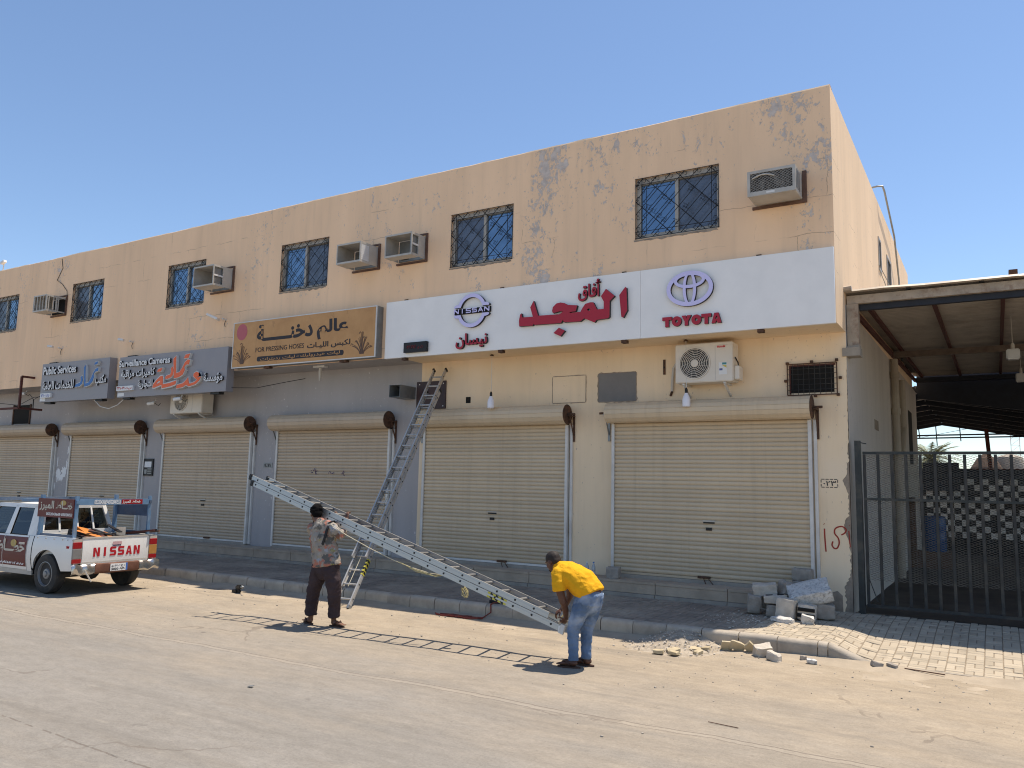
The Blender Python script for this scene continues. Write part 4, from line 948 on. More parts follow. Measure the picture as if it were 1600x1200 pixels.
# ------------------------------------------------------------------ cooling units, lamps and fittings on the walls
def cage(label, xr, yf, zt, zb, w_, style):
    """a sheet-metal guard box let into the wall; its front is open, its side grilled"""
    x0, x1 = xr-w_, xr; o = thing('air_conditioner_cage', label, 'cage', ((x0+x1)/2, YF, zb)); t_ = .025; m = M['cage']
    mb = MB(); mb.box(x0-.05, x1+.05, YF-.04, YF-.002, zb-.045, zb-.005); mb.build('timber_ledge', M['wood'], o)
    mb = MB(); mb.box(x1+.002, x1+.05, YF-.04, YF-.002, zb-.004, zt+.05); mb.box(x0-.05, x1+.05, YF-.038, YF-.003, zt+.052, zt+.085); mb.build('timber_frame', M['wood'], o)
    MB().box(x0+.02, x1-.02, YF-.03, YF-.01, zb+.02, zt-.02).build('back_panel', M['darkhole'] if style == 'slats' else M['greybox'], o)
    MB().box(x0, x1, yf, YF-.04, zt-.012, zt).build('top_sheet', m, o)
    MB().box(x0, x1, yf, YF-.25, zb, zb+.012).build('bottom_sheet', m, o)
    mb = MB()
    for a, b, c_, d_ in ((x0, x0+t_, zb+.012, zt-.012), (x1-t_, x1, zb+.012, zt-.012), (x0+t_, x1-t_, zb+.012, zb+.04), (x0+t_, x1-t_, zt-.036, zt-.012)): mb.box(a, b, yf, yf+t_, c_, d_)
    mb.build('front_frame', m, o)
    mb = MB(); mb.box(x0, x0+.01, yf+t_, YF-.04, zb+.012, zt-.012); mb.build('side_sheet', m, o)
    ym = (yf+YF)/2
    mb = MB(); mb.box(x1-.02, x1, yf+t_, YF-.04, zb+.012, zb+.05); mb.box(x1-.02, x1, yf+t_, YF-.04, zt-.05, zt-.012); mb.box(x1-.02, x1, ym-.02, ym+.02, zb+.05, zt-.05)
    if style != 'slats': mb.box(x1-.02, x1, ym+.02, YF-.04, zb+.05, zt-.05)
    mb.build('side_frame', m, o)
    if style == 'perforated':
        mb = MB(); n = 8
        for i in range(n):
            for j in range(9):
                yy = yf+t_+.01+(ym-.03-yf-t_)*i/n; zz = zb+.055+(zt-zb-.11)*j/9
                mb.obox((x1-.006, yy+.012, zz+.02), (.003, 0, 0), (0, .004, .02), (0, .012, -.006)); mb.obox((x1-.0095, yy+.012, zz+.02), (.003, 0, 0), (0, .004, -.02), (0, .012, .006))
        mb.build('perforated_sheet', M['white'], o)
    elif style == 'barred':
        mb = MB(); zm = (zb+zt)/2; mb.box(x1-.018, x1-.002, yf+t_, ym-.02, zm-.02, zm+.02); mb.build('side_bar', M['white'], o)
        MB().box(x1-.06, x1-.05, yf+t_, ym, zb+.05, zt-.05).build('side_screen', M['greybox'], o)
    else:
        for k in range(5): MB().box(x0+.04+(w_-.1)*k/4, x0+.06+(w_-.1)*k/4, yf+.003, yf+.02, zb+.04, zt-.036).build('front_slat', m, o)
        for k in range(3): MB().box(x1-.018, x1-.002, yf+.06+.14*k, yf+.085+.14*k, zb+.05, zt-.05).build('side_slat', m, o)
    return o
c2 = cage('open-fronted air conditioner cage beside the window above the white sign', -10.15, 12.63, 7.27, 6.78, .72, 'barred')
MB().box(-10.78, -10.58, YF-.05, YF-.031, 6.84, 6.90).build('maker_badge', M['black'], c2)
cage('air conditioner cage with perforated white side above the tan sign', -11.45, 12.52, 7.22, 6.77, .69, 'perforated')
cage('empty air conditioner cage overlapping the window above the orange lettered sign', -16.19, 12.52, 7.31, 6.79, .76, 'barred')
cage('slatted air conditioner cage farthest left on the upper wall', -23.55, 12.53, 7.34, 6.85, .70, 'slats')
# a window unit that is still in place
ac = thing('air_conditioner', 'dusty window air conditioner with white-streaked grille near the building corner', 'air conditioner', (-2.87, 12.9, 6.78))
x0, x1, y0, z0, z1 = -3.25, -2.50, 12.58, 6.79, 7.21
o = MB().box(x0, x1, y0+.02, YF-.045, z0, z1).build('casing', M['cage'], ac); bevelled(o.data, .012)
mb = MB(); mb.box(x0-.05, x1+.07, YF-.045, YF-.002, z0-.05, z0-.006); mb.box(x1+.004, x1+.07, YF-.044, YF-.003, z0-.005, z1+.06); mb.build('timber_frame', M['wood'], ac)
mb = MB(); e = .045
for a, b, c_, d_ in ((x0, x1, z0, z0+.07), (x0, x1, z1-e, z1), (x0, x0+e, z0+.07, z1-e), (x1-e, x1, z0+.07, z1-e)): mb.box(a, b, y0, y0+.019, c_, d_)
mb.build('front_frame', M['cage'], ac)
MB().box(x0+e, x1-e, y0+.014, y0+.0185, z0+.07, z1-e).build('condenser_coil', plain('streaked_coil', (.035, .03, .026), .8, 0, .3, 9, (.30, .28, .25), 14, .5, .3, 60, streak=.3), ac)
mb = MB()
for k in range(20):
    for sg in (1, -1):
        xa = x0+e-.55+(x1-x0)*k/12; a = max(x0+e, min(x1-e, xa)); 
        za = z0+.07 if sg > 0 else z1-e; L = (z1-e-z0-.07); p_ = [xa, za]; q_ = [xa+L*1.5, za+sg*L]
        if p_[0] < x0+e: f_ = (x0+e-p_[0])/(q_[0]-p_[0]); p_ = [x0+e, p_[1]+(q_[1]-p_[1])*f_]
        if q_[0] > x1-e: f_ = (x1-e-p_[0])/(q_[0]-p_[0]); q_ = [x1-e, p_[1]+(q_[1]-p_[1])*f_]
        if q_[0] > p_[0]+.01: mb.bar((p_[0], y0+.008-.002*sg, p_[1]), (q_[0], y0+.008-.002*sg, q_[1]), .002, .003)
o = mb.build('wire_grille', M['cage'], ac); o['kind'] = 'stuff'
for k in range(3): MB().box(x1+.001, x1+.006, y0+.06+.1*k, y0+.12+.1*k, z0+.06, z1-.05).build('louvre', M['greybox'], ac)
MB().box(x0+.30, x0+.43, y0-.003, y0, z0+.02, z0+.05).build('badge', M['white'], ac)
mb = MB(); mb.tube([(x0+.08+.35*k/8, y0-.002, z1-.13+.05*math.sin(math.pi*k/8)) for k in range(9)], .012, 6); mb.build('pale_streak', M['offwhite'], ac)

# condenser of the split unit under the soffit
def condenser(label, x0, x1, z0, z1, yf, full=True):
    o = thing('condenser_unit', label, 'air conditioner', ((x0+x1)/2, YW-.25, z0)); m = M['offwhite'] if not full else M['white']
    b = MB().box(x0, x1, yf, yf+.36, z0, z1).build('casing', M['condenser'], o); bevelled(b.data, .014, 2)
    W_, H_ = x1-x0, z1-z0; c = (x0+W_*.345, (z0+z1)/2-.005); rad = H_*.41
    mb = MB(); mb.lathe([(rad, 0), (rad, .004)], (c[0], yf-.0045, c[1]), (0, 1, 0), 36); mb.build('fan_opening', M['black'], o)
    mb = MB(); 
    for k in range(8): ring(mb, c, rad*(1-k*.108), rad*(1-k*.108), .007 if k else .018, yf-.016, yf-.005, 0, 0, seg=36)
    for k in range(16):
        a = 2*math.pi*k/16+.1; mb.bar((c[0]+.07*math.cos(a), yf-.010, c[1]+.07*math.sin(a)), (c[0]+rad*math.cos(a+.5), yf-.010, c[1]+rad*math.sin(a+.5)), .004, .004, (0, 1, 0))
    mb.build('fan_guard', M['condenser'], o)
    mb = MB(); mb.lathe([(.065, 0), (.065, .012), (.05, .018)], (c[0], yf-.006, c[1]), (0, -1, 0), 20); mb.build('fan_hub', M['condenser'], o)
    mb = MB(); mb.box(x0+W_*.70, x0+W_*.703, yf-.002, yf, z0+.03, z1-.05); mb.box(x0+W_*.703, x1-.06, yf-.002, yf, z1-.052, z1-.05); mb.build('panel_seam', M['greybox'], o)
    for a in (x0+.14, x1-.16):
        mb = MB(); mb.bar((a, yf+.03, z0-.02), (a, YW-.003, z0-.02), .035, .03); mb.bar((a, yf+.06, z0-.04), (a, YW-.003, z0-.22), .03, .03, (1, 0, 0)); mb.build('bracket', M['rail'], o)
    if full:
        lettering('HAAM', 'maker_name', x1-.27, x1-.13, z1-.10, z1-.062, yf-.0015, .002, flat('red_name', (.6, .03, .04)), o, .03)
        MB().box(x1-.245, x1-.105, yf-.003, yf, z0+.12, z0+.33).build('energy_label', M['paperwhite'], o)
        MB().box(x1-.185, x1-.11, yf-.0045, yf-.003, z0+.29, z0+.325).build('label_print', flat('teal_print', (.05, .25, .28)), o); MB().box(x1-.235, x1-.18, yf-.0045, yf-.003, z0+.19, z0+.225).build('label_print', flat('blue_print2', (.1, .12, .3)), o)
        mb = MB(); mb.poly([(x1-.19, z0+.28), (x1-.11, z0+.23), (x1-.11, z0+.28)], yf-.0045, yf-.003); mb.build('label_print', [flat('yellow_print', (.6, .5, .1))], o)
        b = MB().box(x1+.001, x1+.09, yf+.06, yf+.30, z0+.03, z0+.27).build('valve_cover', M['condenser'], o); bevelled(b.data, .012)
        mb = MB(); mb.tube([(x1+.004, yf+.12, z1-.26), (x1+.05, yf+.14, z1-.36), (x1+.06, yf+.15, z1-.48), (x1+.03, yf+.16, z1-.54)], .012, 6); mb.build('cable', M['black'], o)
        mb = MB(); mb.tube([(x0+.02, YW-.1, z1-.22), (x0-.08, YW-.08, z1-.26), (x0-.16, YW-.06, z1-.36), (x0-.19, YW-.04, z1-.6), (x0-.2, YW-.03, z1-.78)], .026, 8); mb.build('lagged_pipe', M['offwhite'], o)
        mb = MB(); mb.tube([(x0-.2, YW-.03, z1-.78), (x0-.24, YW-.01, z1-.86)], .022, 6); mb.build('pipe_end', M['rust'], o)
    return o
M['condenser'] = plain('condenser_enamel', (.72, .66, .57), .45, 0, .06, 2, (.55, .46, .36), 1.5, .35)
condenser('cream split-system condenser with round fan guard under the white sign', -4.83, -3.80, 3.95, 4.64, 13.58)
condenser('small cream condenser half hidden under the orange lettered grey sign', -18.85, -17.55, 3.78, 4.45, 13.50, False)

# barred opening, panels, plates
go = thing('barred_opening', 'dark square wall opening behind a rusty wire grid beside the gate', 'grille', (-2.59, YW, 3.68))
MB().box(-2.93, -2.24, YW-.006, YW+.01, 3.74, 4.19).build('dark_recess', M['darkhole'], go)
mb = MB(); a, b, c_, d_ = -2.98, -2.19, 3.70, 4.23
for q in (c_, d_): mb.bar((a, YW-.045, q), (b, YW-.045, q), .018, .018)
for q in (a, b): mb.bar((q, YW-.044, c_), (q, YW-.044, d_), .018, .018, (0, 1, 0))
mb.build('grid_frame', M['rust'], go)
for k in range(1, 9): MB().tube([(a+(b-a)*k/9, YW-.048, c_), (a+(b-a)*k/9, YW-.048, d_)], .0045, 5).build('grid_wire', M['gatebar'], go)
for k in range(1, 6): MB().tube([(a, YW-.055, c_+(d_-c_)*k/6), (b, YW-.055, c_+(d_-c_)*k/6)], .0045, 5).build('grid_wire', M['gatebar'], go)
for x, z in ((a, d_+.02), (b, d_+.04), ((a+b)/2, d_+.03), (a-.03, 3.95), (b+.05, 3.97), ((a+b)/2+.05, c_-.02), (b+.01, c_-.01)): MB().box(x-.022, x+.022, YW-.06, YW-.001, z-.02, z+.02).build('wall_lug', M['rust'], go)
mb = MB(); mb.box(-2.955, -2.93, YW-.02, YW-.006, 3.72, 4.21); mb.box(-2.93, -2.215, YW-.02, YW-.006, 4.19, 4.215); mb.build('red_lining', M['purlin'], go)
def framed_patch(name, label, x0, x1, z0, z1, m, proud, rough):
    o = thing(name, label, 'panel', ((x0+x1)/2, YW, z0)); MB().box(x0, x1, YW-proud, YW, z0, z1).build('panel_sheet', m, o)
    for q in range(4):                                    # a crumbled edge of mortar all round
        pts = []; n = 14
        for k in range(n+1):
            u = k/n; wv = .012+rough*abs(noise.noise((u*6+q*3, x0*2, 0)))
            pts.append([(x0+(x1-x0)*u, z1+wv), (x1+wv, z1+(z0-z1)*u), (x1+(x0-x1)*u, z0-wv), (x0-wv, z0+(z1-z0)*u)][q])
        inner = [[(x0, z1), (x1, z1)], [(x1, z1), (x1, z0)], [(x1, z0), (x0, z0)], [(x0, z0), (x0, z1)]][q]
        mb = MB(); mb.poly(pts+[inner[1], inner[0]], YW-.007-.0007*q, YW); mb.build('mortar_edge', [M['brickdust']], o)
framed_patch('blocked_opening', 'grey sheet panel closing a wall opening left of the condenser', -6.52, -5.75, 3.72, 4.26, plain('grey_sheet', (.19, .18, .17), .6, 0, .15, 3), .004, .05)
framed_patch('blocked_opening', 'wall opening filled flush with cream plaster below the crimson lettering', -7.52, -6.80, 3.73, 4.25, M['cream'], .009, .02)
bp = thing('brown_board', 'dark brown board fixed to the wall behind the ladder top', 'board', (-10.5, YW, 3.68)); MB().box(-10.93, -10.14, YW-.03, YW-.002, 3.70, 4.31).build('board_sheet', plain('dark_brown_board', (.052, .030, .032), .5, 0, .25, 3, (.10, .07, .06), 3, .4), bp)
for x, z in ((-10.85, 4.25), (-10.2, 4.25), (-10.2, 3.76)): MB().box(x-.012, x+.012, YW-.036, YW-.03, z-.012, z+.012).build('screw', M['rail'], bp)
dk = thing('duct_stub', 'square galvanised duct stub sticking out of the grey wall', 'duct', (-11.3, 13.8, 3.95)); mb = MB(); a, b, c_, d_, e = -11.28, -10.98, 3.93, 4.20, 13.45
mb.box(a, a+.006, e, YW, c_, d_); mb.box(b-.006, b, e, YW, c_, d_); mb.box(a+.006, b-.006, e, YW, c_, c_+.006); mb.box(a+.006, b-.006, e, YW, d_-.006, d_); mb.build('duct_sleeve', M['greybox'], dk); MB().box(a+.006, b-.006, YW-.02, YW-.004, c_+.006, d_-.006).build('duct_end', M['darkhole'], dk)
MB().box(-9.62, -9.50, YW-.004, YW+.02, 3.80, 3.93).build('chipped_socket', M['darkhole'], bld)
pl = thing('rusty_strap', 'short rusty steel strap fixed upright on the cream wall', 'strap', (-5.19, YW, 4.17)); MB().box(-5.21, -5.165, YW-.012, YW, 4.18, 4.46).build('strap_bar', M['rust'], pl); MB().box(-5.20, -5.175, YW-.02, YW-.012, 4.30, 4.33).build('bolt', M['iron'], pl)
# hanging bulbs
def bulb(label, x, y, zb):
    o = thing('hanging_bulb', label, 'bulb', (x, y, zb)); MB().tube([(x, y, ZS-.005), (x+.004, y, zb+.33)], .005, 5).build('cord', M['rail'], o)
    mb = MB(); mb.lathe([(.05, 0), (.012, .03)], (x, y, ZS-.03), (0, 0, 1), 8); mb.build('ceiling_rose', M['rust'], o)
    mb = MB(); mb.lathe([(.026, 0), (.026, .07), (.012, .10)], (x, y, zb+.245), (0, 0, 1), 10); mb.build('lamp_holder', M['black'], o)
    mb = MB(); mb.lathe([(.045, 0), (.068, .012), (.07, .03), (.07, .13), (.055, .19), (.03, .235), (.026, .25)], (x, y, zb), (0, 0, 1), 18); mb.build('bulb_globe', M['bulb'], o, 50)
M['bulb'] = flat('opal_bulb', (.80, .79, .84), .3)
bulb('white bulb hanging on a cord under the white sign by the ladder', -8.72, 13.58, 3.62)
bulb('white bulb hanging on a cord below the red marque name, left of the condenser', -4.63, 13.58, 3.52)
# flood lights and cameras
def flood(label, x, z, ang, k=1.):
    o = thing('flood_light', label, 'flood light', (x, YF, z)); MB().tube([(x+.2, YF, z-.02), (x+.2, YF-.12, z)], .02, 6).build('arm', M['rail'], o)
    mb = MB(); d = Vector((-.8, -.5, ang)).normalized(); mb.obox((x, YF-.24, z+.03), d*.15*k, Vector((.5, -.8, 0)).normalized()*.11*k, d.cross(Vector((.5, -.8, 0))).normalized()*.03); b = mb.build('lamp_head', M['white'], o); bevelled(b.data, .01)
    mb = MB(); mb.tube([(x+.2, YF-.02, z-.03), (x+.19, YF-.04, z-.12), (x+.21, YF-.03, z-.2)], .008, 5); mb.build('cable_tail', M['black'], o)
flood('white flood light on the upper wall left of the tan sign', -16.55, 6.05, .4); flood('small faded flood light above the two grey signs', -20.3, 5.76, .1, .5); flood('small faded flood light above the blue lettered sign', -23.75, 5.82, .1, .5)
def cctv(label, x, y, z):
    o = thing('security_camera', label, 'camera', (x, y, z)); MB().tube([(x+.06, y+.08, z+.16), (x+.06, y+.04, z+.06)], .018, 6).build('mount', M['white'], o)
    mb = MB(); mb.lathe([(.045, 0), (.05, .02), (.05, .2), (.04, .22)], (x+.12, y, z+.05), (-1, -.3, -.15), 10); mb.build('camera_body', M['white'], o, 40)
    mb = MB(); mb.lathe([(.035, 0), (.03, .01)], Vector((x+.12, y, z+.05))+Vector((-1, -.3, -.15)).normalized()*.222, (-1, -.3, -.15), 10); mb.build('lens', M['black'], o)
    mb = MB(); mb.tube([(x+.1, y+.02, z+.04), (x+.25, y+.03, z-.03), (x+.3, y+.05, z+.03)], .008, 5); mb.build('cable', M['black'], o)
cctv('white security camera under the left end of the orange lettered sign', -19.35, 13.3, 4.02); cctv('white security camera beside the small condenser under the grey sign', -17.85, 13.0, 4.05); cctv('white security camera at the far left under the soffit', -26.0, 13.4, 4.55)
# sign frame left over at the far left, its dark opening, wires
fr = thing('empty_sign_frame', 'rusty empty sign frame standing off the wall at the left edge', 'frame', (-27, 12.9, 4.2)); mb = MB()
mb.bar((-24.9, 12.75, 4.05), (-24.9, 12.75, 5.0), .06, .06, (0, 1, 0)); mb.bar((-24.9, 12.75, 5.0), (-24.9, YF, 5.0), .06, .06); mb.bar((-24.9, 12.75, 4.05), (-27.5, 12.75, 4.05), .06, .06); mb.bar((-24.9, 12.75, 4.05), (-24.9, YF+.3, 4.05), .06, .06); mb.build('frame_bar', M['purlin'], fr)
dw = thing('dark_vent', 'dark square vent in the grey wall at the left edge', 'vent', (-27, YW, 3.75)); MB().box(-27.6, -26.6, YW-.02, YW-.002, 3.72, 4.32).build('vent_panel', M['darkhole'], dw)
mb = MB()
for q in (-27.6, -26.6): mb.box(q-.03, q+.03, YW-.035, YW-.003, 3.70, 4.34)
mb.build('vent_frame', M['rust'], dw)
wr = thing('slack_cable', 'pale cable sagging between the two grey signs', 'cable', (-20.8, 13.0, 3.9)); MB().tube([(-21.5, 13.0, 4.19), (-21.2, 13.0, 4.0), (-20.8, 13.0, 3.93), (-20.4, 13.0, 4.02), (-20.1, 13.0, 4.19)], .012, 6).build('cable_run', M['rail'], wr)
w2 = thing('slack_cable', 'dark cable looping under the tan sign to the grey wall', 'cable', (-15.2, 13.4, 4.3)); MB().tube([(-15.9, 13.05, 4.3), (-15.2, 13.2, 4.28), (-14.6, 13.5, 4.42), (-14.3, 13.9, 4.55)], .008, 6).build('cable_run', M['black'], w2)
w3 = thing('slack_cable', 'tangle of dark cable left of the blue lettered sign', 'cable', (-25, 13.2, 4.3)); mb = MB(); mb.tube([(-27.5, 13.3, 4.35), (-26, 13.3, 4.22), (-25, 13.2, 4.42), (-24.1, 13.1, 4.4)], .009, 5); mb.tube([(-25.2, 13.2, 4.5), (-25.0, 13.2, 4.35), (-24.2, 13.1, 4.5)], .009, 5); mb.tube([(-25.0, 13.2, 4.35), (-24.98, 13.2, 4.05)], .015, 5); mb.build('cable_run', M['black'], w3)
w4 = thing('slack_cable', 'thin cable dropping from the parapet to the leftmost cage', 'cable', (-23.5, 13.1, 7.4)); MB().tube([(-24.0, YF-.01, 8.6), (-23.9, YF-.012, 8.3), (-24.15, YF-.014, 7.95), (-23.85, YF-.014, 7.8), (-23.55, YF-.02, 7.55), (-23.5, YF-.03, 7.38)], .008, 5).build('cable_run', M['black'], w4)
ol = thing('outlet_lamp', 'small broken lamp fitting under the tan sign', 'lamp', (-13.3, 13.4, 4.4)); mb = MB(); mb.box(-13.45, -13.1, 13.3, 13.42, 4.685, 4.728); mb.build('lamp_base', M['rail'], ol); mb = MB(); mb.lathe([(.035, 0), (.035, .12), (.02, .3)], (-13.28, 13.36, 4.68), (0, 0, -1), 8); mb.build('lamp_stem', M['offwhite'], ol)
# white undercoat showing where the grey paint has come off a pillar
def blotch(cx, cz, rx, rz, seed):
    q = [(cx+rx*(.75+.55*noise.noise((math.cos(a)*2.2, math.sin(a)*2.2, seed)))*math.cos(a), cz+rz*(.75+.55*noise.noise((math.cos(a)*2.2, math.sin(a)*2.2, seed)))*math.sin(a)) for a in [2*math.pi*k/44 for k in range(44)]]
    mb = MB(); mb.poly(q, YW-.003-.0004*(seed % 3), YW); mb.build('paint_patch', [M['paperwhite']], bld)
for k, (x, z, a, b) in enumerate(((-24.72, 2.12, .16, .24), (-24.42, 2.18, .17, .20), (-24.55, 2.02, .16, .13), (-24.30, 2.42, .05, .2), (-24.80, 2.50, .03, .2), (-24.28, 2.85, .04, .15), (-24.86, 1.75, .03, .15))): blotch(x, z, a, b, k)
# intercom, house numbers, writing on the wall
ic = thing('door_panel', 'black door panel with a white notice on the grey pillar', 'panel', (-20.26, YW, 2.13)); MB().box(-20.48, -20.05, YW-.035, YW-.002, 2.13, 2.60).build('panel_body', M['black'], ic); MB().box(-20.42, -20.12, YW-.038, YW-.035, 2.36, 2.52).build('notice', M['paperwhite'], ic)
for z in (2.18, 2.24, 2.30): MB().box(-20.28, -20.1, YW-.038, YW-.035, z, z+.03).build('button_row', M['greybox'], ic)
MB().box(-20.42, -20.31, YW-.038, YW-.035, 2.18, 2.30).build('reader', M['greybox'], ic)
nm = thing('house_number', 'black stencilled number on the cream wall beside the rightmost shutter', 'number', (-2.36, YW, 2.15)); z0, z1 = 2.17, 2.30
mb = MB()
for k in range(4):
    a = -2.485+.066*k
    for z in (z0, z1): mb.box(a, a+.05, YW-.003, YW, z-.006, z+.006)
for x in (-2.488, -2.232): mb.box(x-.006, x+.006, YW-.003, YW, z0+.012, z0+.05); mb.box(x-.006, x+.006, YW-.003, YW, z0+.075, z1-.012)
mb.build('stencilled_border', M['ink'], nm); lettering('٠٢٣', 'stencilled_digits', -2.455, -2.255, 2.193, 2.28, YW, .003, M['ink'], nm, .012)
n4 = thing('house_number', 'small number plate on the grey pillar above the raised ladder end', 'number', (-15.52, YW, 2.38)); MB().box(-15.68, -15.37, YW-.012, YW-.001, 2.39, 2.51).build('plate', M['greybox'], n4); lettering('٤١١', 'digits', -15.64, -15.42, 2.41, 2.49, YW-.012, .003, M['ink'], n4, .03)
gf = thing('graffiti', 'red spray-painted letters on the cream wall by the gate', 'graffiti', (-2.25, YW, 1.1)); M['spray'] = flat('red_spray', (.33, .035, .02), .7)
def spray(pts, r=.011):
    mb = MB(); P = [Vector(p) for p in pts]; Q = []
    for i in range(len(P)-1):
        a, b, c_, d_ = P[max(i-1, 0)], P[i], P[i+1], P[min(i+2, len(P)-1)]
        for k in range(5): u = k/5; Q.append(.5*((2*b)+(c_-a)*u+(2*a-5*b+4*c_-d_)*u*u+(3*b-a-3*c_+d_)*u**3))
    Q.append(P[-1])
    rows = [[], []]
    for i, p in enumerate(Q):
        d = (Q[min(i+1, len(Q)-1)]-Q[max(i-1, 0)]).normalized(); nn = Vector((-d.y, d.x))*r; rows[0].append((p.x+nn.x, YW-.0055, p.y+nn.y)); rows[1].append((p.x-nn.x, YW-.0055, p.y-nn.y))
    mb.grid([rows[1], rows[0]]); return mb.build('spray_stroke', M['spray'], gf)
spray([(-2.455, 1.50), (-2.452, 1.35), (-2.44, 1.13)]); spray([(-2.46, 1.575), (-2.455, 1.57)], .016)
spray([(-2.20, 1.41), (-2.15, 1.44), (-2.125, 1.50), (-2.19, 1.545), (-2.285, 1.51), (-2.30, 1.43), (-2.25, 1.36), (-2.235, 1.28), (-2.265, 1.20), (-2.31, 1.19), (-2.345, 1.24), (-2.33, 1.30)])
spray([(-2.075, 1.57), (-2.07, 1.565)], .016); spray([(-2.085, 1.48), (-2.075, 1.3), (-2.07, 1.22)], .008)
sc = thing('scribble', 'faint purple scribble on the second grey-walled shutter', 'graffiti', (-13.4, YS, 2.2)); M['purplepaint'] = flat('purple_scribble', (.12, .08, .15), .7); mb = MB()
for x, z in ((-13.95, 2.30), (-13.85, 2.36), (-13.8, 2.29), (-13.35, 2.30), (-13.25, 2.30), (-12.95, 2.30), (-12.9, 2.25)):
    mb = MB()
    for k in range(3): mb.bar((x+rnd.uniform(-.05, .05), YS-.02, z+rnd.uniform(-.05, .05)), (x+rnd.uniform(-.06, .06), YS-.02, z+rnd.uniform(-.05, .05)), .004, .014)
    mb.build('marker_stroke', M['purplepaint'], sc)

# ------------------------------------------------------------------ extension ladders
M['hazard_y'] = flat('yellow_tape', (.55, .48, .06), .5); M['rope'] = plain('yellow_rope', (.48, .42, .22), .9, 0, .3, 20); M['rope2'] = plain('pale_rope', (.58, .52, .38), .9, 0, .3, 20)
def ladder(label, foot, top, e, width, up, span, step=.285, alu='alu'):
    """span: (from, to) along the ladder for the base section and for the fly section; up: the side the fly lies on"""
    foot, top, e, up = Vector(foot), Vector(top), Vector(e).normalized(), Vector(up).normalized(); d = (top-foot); L = d.length; d.normalize()
    up = (up-d*up.dot(d)); up = (up-e*up.dot(e)).normalized(); o = thing('ladder', label, 'ladder', foot)
    for si, (a, b) in enumerate(span):
        wd = width/2-(.012 if si else 0); off = up*(.0 if si == 0 else .078); h = .072
        for sg in (-1, 1):
            mb = MB(); c0, c1 = foot+d*(a*L)+e*sg*wd+off, foot+d*(b*L)+e*sg*wd+off
            mb.bar(c0, c1, .006, h, up)                     # web
            for q in (-1, 1): mb.bar(c0+up*q*(h/2-.002)-e*sg*.012, c1+up*q*(h/2-.002)-e*sg*.012, .024, .005, up)
            mb.bar(c0+e*sg*.004, c1+e*sg*.004, .004, .022, up)
            st = mb.build('stile', M[alu], o)
            s_ = .14+step*math.ceil((a*L-.06)/step)
            while s_ < b*L-.05:
                p_ = foot+d*s_+off+e*sg*(wd+.004); q = MB(); q.tube([p_, p_+e*sg*.006], .014, 8); q.build('rung_end', M['black'], st); s_ += step
        s_ = .14+step*math.ceil((a*L-.06)/step)
        while s_ < b*L-.05:
            p_ = foot+d*s_+off; MB().tube([p_-e*(wd-.004), p_+e*(wd-.004)], .0165, 10).build('rung', M[alu], o); s_ += step
        for sg in (-1, 1):
            if si == 0:
                p_ = foot+d*(a*L)+e*sg*wd; MB().obox(p_-d*.02, e*.022, up*.055, d*.03).build('foot_pad', M['rail'] if alu == 'alu' else M['greybox'], o)
            p_ = foot+d*(b*L)+e*sg*wd+off; MB().obox(p_+d*.015, e*.020, up*.045, d*.022).build('end_cap', M['black'], o)
    return o, d, L, e, up
# the one being carried
A_, B_ = Vector((-4.56, 8.93, .40)), Vector((-10.34, 9.14, 2.04))
ld2, d2, L2, e2, u2 = ladder('aluminium extension ladder carried at a slant by the two men', A_, B_, (-.06, .41, -.03), .43, (0, 0, 1), ((0, .985), (.035, 1.0)))
for k in range(3): MB().obox(A_+d2*(.88+.085*k)-e2*(.43/2+.0045), d2*.022+u2*.012, u2*.034, e2*.0012).build('hazard_stripe', M['black'], ld2)
MB().obox(A_+d2*(.965)-e2*(.43/2+.0035), d2*.15, u2*.034, e2*.001).build('hazard_tape', M['hazard_y'], ld2)
for sg in (-1, 1): MB().poly([(-.03, -.06), (.045, -.06), (.03, .01), (-.02, .01)], -.008, .008).build('shoe_plate', [M['white']], ld2).location = A_+e2*sg*.215+Vector((.0, 0, -.045))
rp2 = thing('rope', 'pale rope running from the shoulder of the patterned shirt down under the carried ladder', 'rope', (-7.5, 8.8, .9))
MB().tube([(-8.32, 8.72, 1.48), (-8.0, 8.72, 1.34), (-7.6, 8.76, 1.18), (-7.2, 8.80, 1.04), (-6.9, 8.83, .955), (-6.6, 8.86, .895), (-6.4, 8.88, .885)], .0055, 6).build('rope_strand', M['rope2'], rp2)
mb = MB()
for k in range(3): mb.tube([(-7.1+.03*k, 8.80+.01*k, 1.02-.01*k), (-6.8, 8.83, .925-.012*k), (-6.55+.03*k, 8.86, .875-.008*k), (-6.38, 8.9, .885)], .0042, 5)
mb.build('rope_bundle', M['rope'], rp2)
mb = MB()
for k in range(5): mb.tube([(-6.02+.05*math.cos(k+t_*1.2), 8.86+.02*math.sin(k), .69+.065*math.sin(t_*1.25+k*.7)) for t_ in range(6)], .005, 5)
mb.build('rope_knot', M['rope'], rp2)
MB().tube([(-6.02, 8.86, .73), (-6.05, 8.9, .80)], .008, 5).build('rope_tie', M['rope'], rp2)
mb = MB(); mb.tube([(-4.66, 8.98, .50), (-4.62, 9.03, .56), (-4.57, 8.98, .52), (-4.62, 8.94, .57)], .008, 5); mb.build('rope_tie', M['rope'], rp2)
